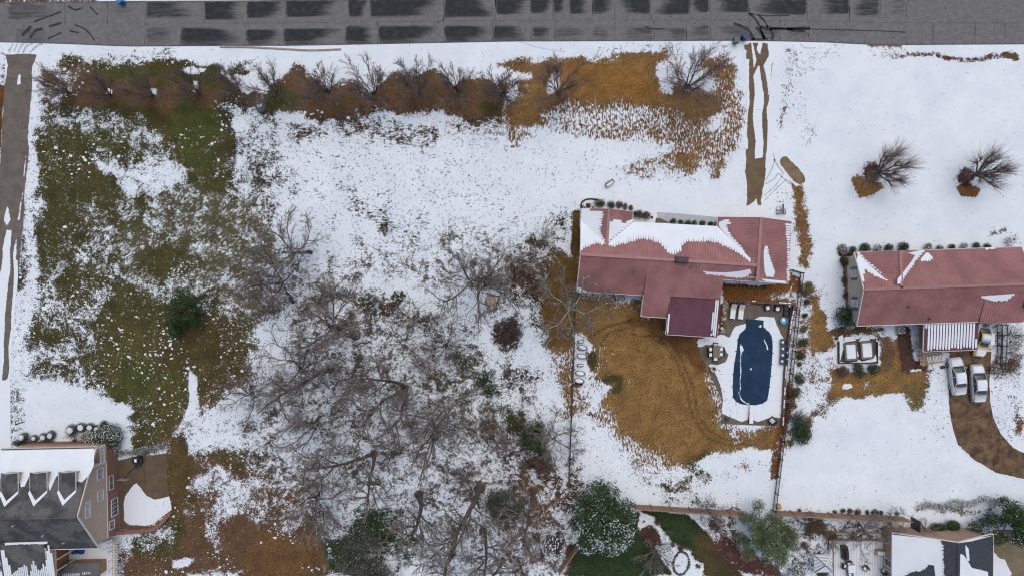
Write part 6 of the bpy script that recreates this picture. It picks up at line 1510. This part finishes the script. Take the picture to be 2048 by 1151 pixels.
WOOD = [
 (712, 668, 0, 1.1, .3, 'tall bare tree whose long brown trunk slants left across the wood'),
 (622, 505, 'S0', 1.15, 2.2, 'bare tree with dark trunk at the upper left tip of the wood'),
 (694, 642, 5, .75, 1.2, 'bare forked tree just above the long slanting brown trunk'),
 (662, 738, 1, .9, 3.3, 'bare tree below the long slanting brown trunk, left side of the wood'),
 (720, 716, 2, .7, 4.0, 'slim bare tree with olive trunk just right of the leaf-littered hollow'),
 (810, 775, 4, 1.05, 1.9, 'three-stemmed bare tree standing in the middle of the wood'),
 (745, 768, 3, .62, 5.0, 'slender bare tree left of the three-stemmed tree'),
 (872, 868, 1, 1.2, .9, 'tallest bare tree with thick ivy-brown trunk, lower middle of the wood'),
 (898, 842, 'S1', .75, 4.0, 'small bare tree beside the thick ivy-brown trunk'),
 (960, 975, 0, 1.15, 2.6, 'tall bare tree with a straight grey trunk at the bottom of the wood'),
 (838, 988, 3, 1.0, 1.0, 'bare tree left of the straight grey trunk at the bottom of the wood'),
 (748, 905, 5, 1.0, .2, 'twin-stemmed bare tree at the lower left of the wood'),
 (1068, 980, 2, .8, 3.0, 'bare tree leaning right towards the big magnolia'),
 (946, 524, 'S2', 1.45, .5, 'low spreading bare tree on the snow left of the red-roofed house'),
 (616, 702, 'S1', 1.1, 1.1, 'low spreading bare tree at the left edge of the wood'),
 (640, 832, 'S0', 1.05, 4.4, 'dense twiggy bare tree at the lower left edge of the wood'),
 (966, 1060, 3, .85, 2.0, 'bare tree near the bottom edge right of the straight grey trunk'),
 (905, 1105, 0, .8, 5.2, 'bare tree cut by the bottom edge below the ivy-brown trunk'),
 (1006, 1120, 2, .7, 1.5, 'bare tree cut by the bottom edge left of the magnolia'),
 (586, 604, 'S2', 1.3, 3.6, 'wide bare tree reaching over the olive lawn left of the wood'),
 (505, 772, 'S1', .8, 2.0, 'grey twiggy tree on the brown lawn beside the snow crescent'),
 (640, 985, 'S0', 1.1, 5.5, 'bare tree over the brown grass at the lower left of the wood'),
 (985, 872, 1, .5, .2, 'thin bare tree in the snowy gap right of the ivy-brown trunk'),
]
for (x, y, k, s_, rz, lb) in WOOD:
    me = SP[int(k[1])] if isinstance(k, str) else WT[k]
    plant('bare_tree', 'tree', lb, x, y, me, TP, s_, rz, (R_.uniform(-.06, .06), R_.uniform(-.06, .06)), 'bare trees of the wood')
for (x, y, s_, rz, lb) in ((1136, 598, 1.1, .8, 'pale-barked bare tree over the fence end by the red-roofed house'), (1082, 884, .9, 2.5, 'pale-barked bare tree above the dark holly at the right of the wood')):
    plant('bare_tree', 'tree', lb, x, y, SP[1] if x > 1100 else SP[2], TP, s_, rz, (0, 0), 'pale bare trees', mats_=(M_PALE, M_PALET))
for (x, y, s_, rz, lb) in ((1392, 992, .5, 1, 'small bare tree leaning over the board fence below the back lawn'), (1718, 1048, .62, 2, 'small bare tree in the garden between gazebo and deck'), (1778, 1046, .5, 4, 'small bare tree behind the garden deck by the board fence'), (1840, 1046, .36, 3, 'small bare palm-like tree beside the black gate')):
    plant('bare_tree', 'tree', lb, x, y, SP[int(s_ * 10) % 3], TP, s_, rz, (0, 0), 'small garden trees')
plant('bare_shrub', 'shrub', 'large many-stemmed bare bush right of the wood centre', 893, 690, vase_tree(320, 5.6, 16, .95, (7, 5, 4), .05, M_BARK, M_TWIG), TP, 1.05, .3)
plant('bare_shrub', 'shrub', 'arching grey bare bush on the dark green lawn beside the magnolia', 1308, 1100, vase_tree(321, 5, 18, .9, (6, 5, 3), .04, M_TWIG, M_TWIG), TP, 1.0, .3)
RS = random.Random(21); cnt = 0; USED = set()
WP = [(545,600),(700,575),(800,600),(940,700),(1000,780),(1100,880),(1120,1010),(1080,1130),(700,1140),(640,1000),(560,880),(530,720)]
SHORT = ['the long slanting brown trunk', 'the upper left tree', 'the forked tree', 'the lower brown-trunked tree', 'the slim olive tree', 'the three-stemmed tree', 'the slender tree', 'the ivy-brown trunk', 'the small tree by the ivy trunk', 'the straight grey trunk', 'the tree left of the grey trunk', 'the twin-stemmed tree', 'the right-leaning tree', 'the low snow-field tree', 'the left-edge spreading tree', 'the dense twiggy tree', 'the bottom-edge tree', 'the cut-off bottom tree', 'the tree left of the magnolia', 'the wide lawn-side tree', 'the snow-crescent tree', 'the brown-grass tree', 'the thin tree in the gap']
while cnt < 30:
    x, y = RS.uniform(530, 1120), RS.uniform(570, 1140)
    if poly_dist(np.array([x]), np.array([y]), WP)[0] < 2 or (960 < x < 1060 and 590 < y < 790): continue
    k = min(range(len(WOOD)), key=lambda i: (WOOD[i][0] - x) ** 2 + (WOOD[i][1] - y) ** 2); dx, dy = x - WOOD[k][0], y - WOOD[k][1]; s_ = RS.uniform(.7, 1.5)
    lb = '%s leafless brown bush %s %s' % ('low' if s_ < .95 else 'mid-sized' if s_ < 1.25 else 'tall', ('right of' if dx > 0 else 'left of') if abs(dx) > abs(dy) else ('below' if dy > 0 else 'above'), SHORT[k])
    if lb in USED: continue
    USED.add(lb); cnt += 1
    plant('undergrowth_bush', 'bush', lb, x, y, SCB[cnt % 4], ('stem', 'twigs'), s_, RS.uniform(0, 6.28), group='undergrowth bushes of the wood')
for (x, y, s_, lb) in ((1045, 520, 1.7, 'large bare bush on the speckled ground left of the red roof'), (1092, 556, 1.8, 'large bare bush close to the left rear corner of the red roof'), (1010, 560, 1.4, 'bare bush above the sawn stump'), (1085, 480, 1.2, 'bare bush nearest the front left house corner'), (2020, 672, .9, 'bare brown bush beside the dark double fence, upper one'), (2018, 702, .95, 'bare brown bush beside the dark double fence, middle one'), (2012, 728, .9, 'bare brown bush beside the dark double fence, lower one'), (148, 872, .6, 'small bare bush beside the reddish bench'), (2016, 486, .55, 'small reddish bare bush at the right end of the box row'), (1972, 652, .5, 'small bare dark bush behind the snowy boxes'), (1500, 1040, .7, 'bare bush left of the pine by the board fence'), (1425, 1050, .8, 'bare bush in the red mulch right of the dark lawn'), (1610, 1045, 1.1, 'bare brown bush above the gazebo'), (1640, 1040, .9, 'bare brown bush right above the gazebo'), (1660, 1075, .9, 'bare dark bush between gazebo and deck')):
    plant('bare_shrub', 'shrub', lb, x, y, SCB[int(x) % 4], ('stem', 'twigs'), s_, x)

# ---- leafy plants
def leaves(seed, lumps, n, size, aspect=2.0, fill=.55, up=.0, jitter=.5):
    """leaf-sized faces spread through ellipsoid lumps (cx, cy, cz, rx, ry, rz)"""
    r = np.random.RandomState(seed); vol = np.array([l[3] * l[4] * l[5] for l in lumps]) ** .67
    pick = r.choice(len(lumps), n, p=vol / vol.sum()); Lp = np.array(lumps)[pick]
    d = r.normal(size=(n, 3)); d /= np.linalg.norm(d, axis=1, keepdims=True)
    rad = fill + (1 - fill) * r.rand(n, 1) ** .6; rad *= 1 + .14 * r.normal(size=(n, 1))
    c = Lp[:, :3] + d * rad * Lp[:, 3:]
    nrm = d + r.normal(size=(n, 3)) * jitter + np.array([0, 0, up]); nrm /= np.linalg.norm(nrm, axis=1, keepdims=True)
    a = np.cross(nrm, r.normal(size=(n, 3))); a /= np.linalg.norm(a, axis=1, keepdims=True); b = np.cross(nrm, a)
    s_ = size * r.uniform(.6, 1.3, (n, 1)); q = s_ / aspect
    V = np.stack([c - a * s_ * .5, c + b * q * .5, c + a * s_ * .5, c - b * q * .5], 1)
    k = c[:, 2] > -.02
    V = V[k]; m = len(V)
    return V.reshape(-1, 3), np.arange(4 * m).reshape(m, 4), V.mean(axis=1)
def leaf_mat(name, c1, c2, rough=.55):
    t = NT(name)
    g = t.n('ShaderNodeNewGeometry'); rnd = g.outputs['Random Per Island']
    n = t.noise(t.n('ShaderNodeTexCoord').outputs['Object'], 1.3, 3, .6)
    c = t.mix(rnd, c1, c2); c = t.mix(t.ramp(n, .35, .65, 0, .5), c, tuple(x * .55 for x in c1))
    t.set(t.b.inputs['Base Color'], c); t.b.inputs['Roughness'].default_value = rough; t.b.inputs['Specular IOR Level'].default_value = .3
    return t.m
M_LGRN = leaf_mat('dark_green_leaf', (.028, .052, .018), (.068, .115, .034)); M_LOLV = leaf_mat('olive_leaf', (.055, .06, .022), (.12, .12, .04)); M_LYEL = leaf_mat('yellow_green_leaf', (.12, .11, .03), (.26, .22, .06))
M_LBLU = leaf_mat('blue_green_leaf', (.04, .06, .045), (.10, .13, .10)); M_LRED = leaf_mat('dull_red_leaf', (.10, .05, .045), (.20, .09, .07)); M_LGRY = leaf_mat('grey_green_leaf', (.07, .085, .06), (.15, .16, .12)); M_LPINE = leaf_mat('pine_needle', (.06, .09, .035), (.19, .24, .11)); M_LBRN = leaf_mat('dry_brown_leaf', (.10, .065, .04), (.2, .13, .08))
def leafy(seed, lumps, n, size, aspect=2.0, fill=.5, up=0., snow=0.0, stem=.06, H=.5, leafm=None, ssize=None, jitter=.5, stop=.3, south=0):
    V, F, C = leaves(seed, lumps, n, size, aspect, fill, up, jitter)
    fo = MB().block(V, F).mesh('foliage'); fo.materials.append(leafm or M_LGRN)
    st = MB().tube([(0, 0, -.05), (0.02, 0, H * .5), (0, .02, H)], [stem, stem * .8, stem * .4], 6)
    rr = random.Random(seed)
    for l in lumps[:14]: st.tube([(0, 0, H * .25), (l[0] * .5, l[1] * .5, l[2] * .7), (l[0], l[1], l[2])], [stem * .5, stem * .35, stem * .12], 4)
    sm = st.mesh('stem'); sm.materials.append(M_BARK)
    sn = None
    if snow > 0:
        V2, F2, _ = leaves(seed + 1, [(l[0], l[1], l[2] + .03, l[3] * 1.03, l[4] * 1.03, l[5] * 1.04) for l in lumps], int(n * snow), ssize or size * 1.1, 1.5, .85, 1.6, .25)
        zc = V2.reshape(-1, 4, 3).mean(1); r = np.random.RandomState(seed + 5)
        top = max(l[2] + l[5] for l in lumps); keep = zc[:, 2] > top * (stop + .35 * r.rand(len(zc)))
        if south: keep &= r.rand(len(zc)) < np.clip(.32 - zc[:, 1] / south * .75 + .5 * np.sin(zc[:, 0] * 1.7) * np.sin(zc[:, 1] * 1.9), .04, 1)
        F2 = F2[keep]; sn = MB().block(V2, F2).mesh('snow_flecks'); sn.materials.append(M_SNOW)
    return fo, sm, sn
LP = ('foliage', 'stem', 'snow_flecks')
def ball(seed, r_=.6, squash=.85): 
    rr = random.Random(seed); L = [(0, 0, r_ * squash * .8, r_, r_, r_ * squash * .8)]
    for k in range(7): a = rr.uniform(0, 6.28); L.append((.5 * r_ * math.cos(a), .5 * r_ * math.sin(a), r_ * squash * rr.uniform(.6, 1.2), r_ * .55, r_ * .55, r_ * .45))
    return L
B_GRN = [leafy(600 + i, ball(600 + i), 1500, .1, H=.5) for i in range(3)]; B_SNW = [leafy(610 + i, ball(610 + i), 1500, .1, H=.5, snow=.35, leafm=M_LBLU, ssize=.07) for i in range(2)]
B_BRN = leafy(620, ball(620), 1300, .1, leafm=M_LBRN); B_TIGHT = leafy(630, [(0, 0, .42, .6, .6, .42)], 4600, .045, 1.4, .93, 0, 0, leafm=M_LBLU, jitter=.3)
capm = MB().lathe((0, -.06, .78), [(.36, -.05), (.33, .02), (.24, .07), (.1, .1), (.01, .105)], 14).mesh('snow_cap'); capm.materials.append(M_SNOW); B_TIGHT = (B_TIGHT[0], B_TIGHT[1], capm)
def shrub(lb, x, y, s_, kind=B_GRN[0], m=None, group=None, cat='shrub', name='shrub', sc=None, z=0):
    q = random.Random(int(x * 7 + y)); plant(name, cat, lb, x, y, kind, LP, sc or (s_ * q.uniform(.82, 1.2), s_ * q.uniform(.82, 1.2), s_ * q.uniform(.8, 1.25)), x * .7 + y, (0, 0), group, z, (m, None, None))
# along the pool fence, from the top
for i, (x, y, s_, m, w) in enumerate(((1612, 576, 1.25, M_LYEL, 'yellow-green'), (1612, 604, .75, M_LGRN, 'small dark'), (1609, 631, .7, M_LGRN, 'small dark'), (1604, 656, .95, M_LYEL, 'yellow-green'), (1603, 683, 1.05, M_LOLV, 'olive'), (1600, 708, 1.05, M_LOLV, 'olive'), (1598, 727, .5, M_LOLV, 'tiny olive'), (1597, 755, 1.1, M_LOLV, 'olive'), (1592, 782, 1.05, M_LOLV, 'olive'), (1583, 808, .9, M_LYEL, 'yellow-green'))):
    shrub('%s round shrub along the pool fence, %s from the top' % (w, ORD[i]), x, y, s_, B_GRN[i % 3], m, 'shrubs along the pool fence')
shrub('large blue-green shrub below the row along the pool fence', 1595, 838, 2.1, B_GRN[1], M_LBLU, 'shrubs along the pool fence'); shrub('large dark shrub at the lower end of the pool fence row', 1594, 866, 1.9, B_GRN[2], M_LGRN, 'shrubs along the pool fence')
shrub('small yellow-green shrub beside the lower pool fence shrubs', 1580, 884, .7, B_GRN[0], M_LYEL, 'shrubs along the pool fence')
for i, (x, y, s_) in enumerate(((1683, 497, 1.1), (1702, 501, 1.1), (1726, 497, 1.1), (1751, 498, 1.05), (1774, 496, 1.1), (1800, 494, 1.25), (1852, 494, .95), (1876, 496, .75), (1899, 494, .8), (1924, 493, .85), (1949, 492, .85), (1972, 491, .85))):
    shrub('dark green box shrub in front of the right house, %s from the left' % ORD[i], x, y + 1, s_, B_SNW[i % 2] if i % 3 == 0 else B_GRN[i % 3], M_LGRN, 'box row in front of the right house')
shrub('olive shrub at the front left corner of the right house', 1688, 524, 1.15, B_GRN[0], M_LOLV); shrub('brown bush against the beige gable wall', 1690, 560, .9, B_BRN); shrub('rounded brown bush lower on the beige gable wall', 1689, 590, .8, B_BRN, M_LOLV)
shrub('big dark green shrub at the rear left corner of the right house', 1684, 634, 2.5, B_GRN[1], M_LGRN)
for i, x in enumerate((1682, 1714, 1745)): shrub('dark clipped round shrub below the raised bed, %s one' % ('left', 'middle', 'right')[i], x, 741 - i * 2, 1.35, B_TIGHT if False else B_GRN[i], (M_LBRN, M_LGRN, M_LGRN)[i], 'round shrubs below the raised bed')
for i, (x, y, s_, m, w) in enumerate(((1176, 411, .6, M_LRED, 'reddish'), (1198, 407, 1.1, M_LGRN, 'green'), (1221, 409, .95, M_LGRN, 'dark green'), (1238, 409, .8, M_LRED, 'reddish'), (1250, 413, .65, M_LGRY, 'grey'), (1262, 416, .55, M_LRED, 'small red'), (1275, 430, 1.1, M_LGRN, 'green'), (1292, 432, 1.0, M_LRED, 'reddish'), (1303, 435, .35, M_LGRY, 'tiny grey'))):
    shrub('%s shrub by the front left house corner, %s from the left' % (w, ORD[i]), x, y, s_, B_GRN[i % 3], m, 'front shrubs of the middle house')
for i, x in enumerate((1346, 1360, 1374, 1388, 1404, 1420, 1432)): shrub('low green shrub under the front eave of the middle house, %s from the left' % ORD[i], x, 445 + i * .8, .72, B_GRN[i % 3], M_LGRN, 'eave shrubs of the middle house')
for i in range(10): shrub('tiny dark plant in the bed behind the middle house, %s from the left' % ORD[i], 1452 + i * 8.6, 571 + i * .3, .3, B_GRN[i % 3], M_LBRN, 'bedding plants behind the middle house')
shrub('small dull red shrub beside the silver grey sedan', 1985, 737, .95, B_SNW[0], M_LRED)
# in front of the brick house
for i, (x, y, s_) in enumerate(((53, 872, .95), (73, 874, .8), (91, 872, .8), (106, 868, .95), (148, 857, 1.0), (167, 853, 1.05), (185, 852, 1.0), (199, 854, .85))):
    shrub('clipped dome shrub with a snow cap before the brick house, %s from the left' % ORD[i], x, y, s_, B_TIGHT, None, 'clipped domes before the brick house')
shrub('large snow-flecked round shrub at the corner of the brick house', 228, 868, 2.5, leafy(640, [(0, 0, .42, .6, .6, .5)], 5200, .045, 1.5, .85, 0, .09, leafm=M_LGRN, ssize=.05, jitter=.5, stop=.25))
shrub('yellow-green shrub before the brick house', 184, 872, 1.5, B_SNW[0], M_LYEL); shrub('small rusty shrub above the clipped domes', 210, 846, .7, B_BRN, M_LRED)
for i, (x, y, s_, m) in enumerate(((42, 882, 1.0, M_LGRN), (58, 884, 1.0, M_LBRN), (73, 886, .9, M_LGRN), (88, 886, .9, M_LBRN), (103, 884, 1.1, M_LGRN), (150, 884, .8, M_LRED), (205, 880, 1.1, M_LOLV), (186, 884, 1.0, M_LOLV))): shrub('dark low shrub against the brick house front, %s from the left' % ORD[i] if i < 5 else ('dull red low shrub right of the reddish bench', 'olive low shrub by the porch end', 'olive low shrub left of the porch end')[i - 5], x, y, s_, B_GRN[i % 3], m, 'foundation shrubs of the brick house')
for i, (x, y, s_) in enumerate(((236, 892, 1.0), (228, 904, .9))): shrub('snow-flecked grey shrub at the porch end of the brick house, %s one' % ('upper', 'lower')[i], x, y, s_, B_SNW[i], M_LGRY)
rr = random.Random(2); hl = [(-2.9 + i * .42, .1 * math.sin(i) + i * .045, .5, .42, .42, .48) for i in range(15)]
plant('hedge', 'hedge', 'snow-dusted grey-green hedge along the top of the brown patio', 288, 902, leafy(650, hl, 5200, .085, leafm=M_LGRY, snow=.25, ssize=.07), LP, 1.0, .08)
hl = [(-5.2 + i * .5, .25 * math.sin(i * .9) + i * .05, .3, .5, .5, .35) for i in range(22)]
plant('hedge', 'hedge', 'low pale hedge on the snow above the bottom right house', 1922, 1012, leafy(651, hl, 5200, .1, leafm=M_LGRY, snow=.5, ssize=.09), LP, 1.0, .0)
# evergreens
def crown(seed, R, H, n, low=.15):
    rr = random.Random(seed); L = []
    for i in range(n):
        a = rr.uniform(0, 6.28); zz = low + (1 - low) * rr.random() ** .8; q = R * math.sqrt(max(.05, 1 - (2 * zz - .85) ** 2 * .75)) * rr.uniform(.35, .92); s_ = R * rr.uniform(.2, .34)
        L.append((q * math.cos(a), q * math.sin(a), zz * H * .9, s_, s_, s_ * .8))
    return L
plant('magnolia_tree', 'tree', 'big dark evergreen tree flecked with snow below the black fence', 1196, 1020, leafy(700, crown(700, 4.3, 8.5, 46), 16000, .3, 2.2, .5, .3, .55, .2, 7, M_LGRN, .15, .6, .05, 4.3), LP, 1.0, .2)
plant('magnolia_tree', 'tree', 'broad evergreen tree at the lower right edge of the picture', 2000, 1036, leafy(701, crown(701, 3.6, 5.5, 34), 14000, .26, 2.2, .4, .3, .12, .15, 4.5, M_LGRN, .15, .6, .2, 3.6), LP, (1.25, .85, 1), .4)
def needles(seed, R, H):
    L = crown(seed, R, H, 60, .1); return leafy(seed, [(l[0], l[1], l[2], l[3] * .8, l[4] * .8, l[5] * .6) for l in L], 18000, .36, 6.0, .2, .8, .14, .2, H * .9, M_LPINE, .11, .8, .2, 3.7)
plant('pine_tree', 'tree', 'light green pine tree at the gap in the board fence', 1516, 1052, needles(710, 3.7, 7.5), LP, 1.0, .2)
for (x, y, R, H, m, n, lb) in ((392, 612, 2.4, 4.2, M_LGRN, 5200, 'dark evergreen tree alone on the olive lawn'), (362, 648, 1.5, 2.4, M_LGRN, 2600, 'dark low evergreen at the foot of the lawn evergreen'), (735, 1092, 4.4, 5.0, M_LGRY, 3600, 'wide dark evergreen thicket at the bottom edge left of the wood'), (1062, 872, 2.2, 5.0, M_LGRN, 4200, 'dark holly at the right side of the wood'), (1086, 918, 2.0, 4.0, M_LBRN, 2000, 'brown-leaved tree below the dark holly'), (1012, 1000, 2.6, 5.0, M_LGRY, 4800, 'grey-green cedar near the bottom of the wood'), (1030, 836, 1.5, 2.8, M_LOLV, 1800, 'small olive evergreen beside the snowy path through the wood')):
    plant('evergreen_tree', 'tree', lb, x, y, leafy(int(x), crown(int(x), R, H, 26), n, .24, 2.0, .4, .2, .0, .1, H * .8, m, .2, .6, .2), LP, 1.0, .3)
for (x, y, R, H, lb, m) in ((975, 752, 1.7, 3.0, 'green bamboo clump at the right of the wood centre', M_LGRN), (985, 780, 1.1, 2.4, 'smaller green bamboo clump below the first', M_LGRN), (800, 592, 1.0, 1.8, 'small green bush at the upper edge of the wood', M_LOLV), (742, 600, 1.4, 2.0, 'olive bush at the upper edge of the wood', M_LOLV), (930, 715, 1.8, 2.2, 'olive evergreen bush right of the many-stemmed bare bush', M_LOLV), (775, 615, 1.1, 1.6, 'brown-leaved bush at the upper edge of the wood', M_LBRN), (860, 640, 1.4, 1.8, 'brown-leaved bush above the many-stemmed bare bush', M_LBRN)):
    plant('bush', 'bush', lb, x, y, leafy(int(x) + 3, crown(int(x) + 3, R, H, 16, .05), 900, .3, 4.0, .2, .4, .05, .05, H * .8, m, .2, .8), LP, 1.0, .3)
shrub('dark reddish shrub with dry leaves beside the snowy path', 1022, 660, 2.9, leafy(720, ball(720), 1500, .085, leafm=leaf_mat('purple_brown_leaf', (.05, .038, .036), (.12, .085, .08)), fill=.1), sc=(2.9, 3.3, 2.2)); shrub('dark mulberry-coloured bush left of the diagonal board fence', 1108, 1082, 2.7, leafy(721, ball(721), 1500, .085, leafm=bpy.data.materials['purple_brown_leaf'], fill=.1, snow=.15))
for (x, y, s_, lb) in ((1868, 1052, 1.5, 'spiky dark green shrub before the brick gable, left one'), (1896, 1048, 1.5, 'spiky dark green shrub before the brick gable, right one')): shrub(lb, x, y, s_, leafy(int(x), ball(int(x)), 900, .3, 6, .1, .5, leafm=M_LGRN), M_LGRN, 'spiky shrubs before the gable')
for i, (x, y, s_) in enumerate(((1597, 1020, .5), (1669, 1021, .5), (1684, 1020, .65), (1699, 1020, .65), (1714, 1021, .75), (1733, 1022, .5), (1748, 1023, .7), (1761, 1024, .55), (1792, 1025, .45))): shrub('small dark shrub along the top of the board fence, %s from the left' % ORD[i], x, y, s_, B_BRN if i % 3 else B_GRN[0], (M_LOLV, M_LBRN, M_LGRN)[i % 3], 'small shrubs along the board fence')
for i, (x, y, s_, m) in enumerate(((1314, 1042, .8, M_LRED), (1345, 1086, .6, M_LRED), (1362, 1092, .8, M_LRED), (1336, 1062, .9, M_LGRY), (1385, 1106, .4, M_LOLV), (1396, 1130, .5, M_LGRY), (1288, 1041, .3, M_LBRN))): shrub(('rusty shrub at the top of the snowy planted bed', 'small rusty shrub in the middle of the snowy bed', 'rusty shrub right of the middle of the snowy bed', 'grey shrub at the edge of the snowy bed', 'tiny olive plant right in the snowy bed', 'grey plant right of the stone ring', 'tiny brown plant at the top left of the snowy bed')[i], x, y, s_, B_BRN, m, 'plants in the snowy bed')
for i, (x, y, s_, m) in enumerate(((1565, 1060, 1.3, M_LOLV), (1585, 1085, 1.4, M_LGRY), (1608, 1088, 1.0, M_LBRN), (1592, 1140, 1.7, M_LGRY), (1654, 1066, 1.4, M_LBRN), (1652, 1128, 1.2, M_LOLV), (1703, 1068, 1.0, M_LGRY), (1440, 1042, 1.0, M_LRED))): shrub(('olive bush right of the pine', 'grey-green bush left of the gazebo', 'brown bush at the gazebo corner', 'snowy grey-green bush below the gazebo', 'round brown bush above the garden deck', 'olive bush right of the gazebo', 'grey bush in the ring above the deck', 'reddish bush in the mulch left of the pine')[i], x, y, s_, B_SNW[i % 2] if i % 2 else B_BRN, m, 'garden bushes round the gazebo')
# dry weed tufts and fallen leaves standing through the snow: nobody could count them
def tufts(seed, n, name, m, poly=None, rad=(.04, .16)):
    r = np.random.RandomState(seed); px, py = r.uniform(40, 2040, n * 3), r.uniform(95, 1145, n * 3)
    b, c, s_ = fields(px, py); k = (b > .04) & (b < .9) & (r.rand(len(px)) < .25 + b); px, py = px[k][:n], py[k][:n]; m_ = len(px)
    c = np.column_stack([(px - CX) / S, (CY - py) / S, r.uniform(.01, .1, m_)]); a = r.normal(size=(m_, 3)) * np.array([1, 1, .5]); a /= np.linalg.norm(a, axis=1, keepdims=True); q = np.cross(a, r.normal(size=(m_, 3))); q /= np.linalg.norm(q, axis=1, keepdims=True)
    s1 = r.uniform(*rad, (m_, 1)); V = np.stack([c - a * s1, c + q * s1 * .35, c + a * s1, c - q * s1 * .35], 1).reshape(-1, 3)
    o = MB().block(V, np.arange(4 * m_).reshape(m_, 4)).build(name, m); tag(o, 'dry grass tufts and fallen leaves showing through thin snow', 'grass', kind='stuff')
tufts(5, 26000, 'dry_grass', leaf_mat('dry_grass_blade', (.05, .042, .03), (.13, .10, .06)))

# crumbs of snow left lying in the grass
def crumbs(seed, n):
    r = np.random.RandomState(seed); px, py = r.uniform(40, 760, n * 5), r.uniform(110, 1145, n * 5)
    b, c, s_ = fields(px, py); cl = wob(px * 1.7, py * 1.7, 31); k = (b > .6) & (b < .975) & (r.rand(len(px)) < np.clip(.1 + cl * 1.3, .02, 1)); px, py = px[k][:n], py[k][:n]; m_ = len(px)
    a = r.uniform(0, 6.28, (m_, 1)) + np.arange(6)[None] * 1.047; rad = r.gamma(2.0, .036, (m_, 1)).clip(.03, .26) * r.uniform(.35, 1.4, (m_, 6)); st = r.uniform(.5, 1.0, (m_, 1))
    V = np.stack([((px - CX) / S)[:, None] + rad * np.cos(a), ((CY - py) / S)[:, None] + rad * np.sin(a) * st, np.repeat(r.uniform(.015, .035, (m_, 1)), 6, 1)], -1).reshape(-1, 3)
    tag(MB().block(V, np.arange(6 * m_).reshape(m_, 6)).build('snow_crumbs', M_SNOW), 'small crumbs of snow left lying in the olive grass', 'snow', kind='stuff')
crumbs(3, 3000)
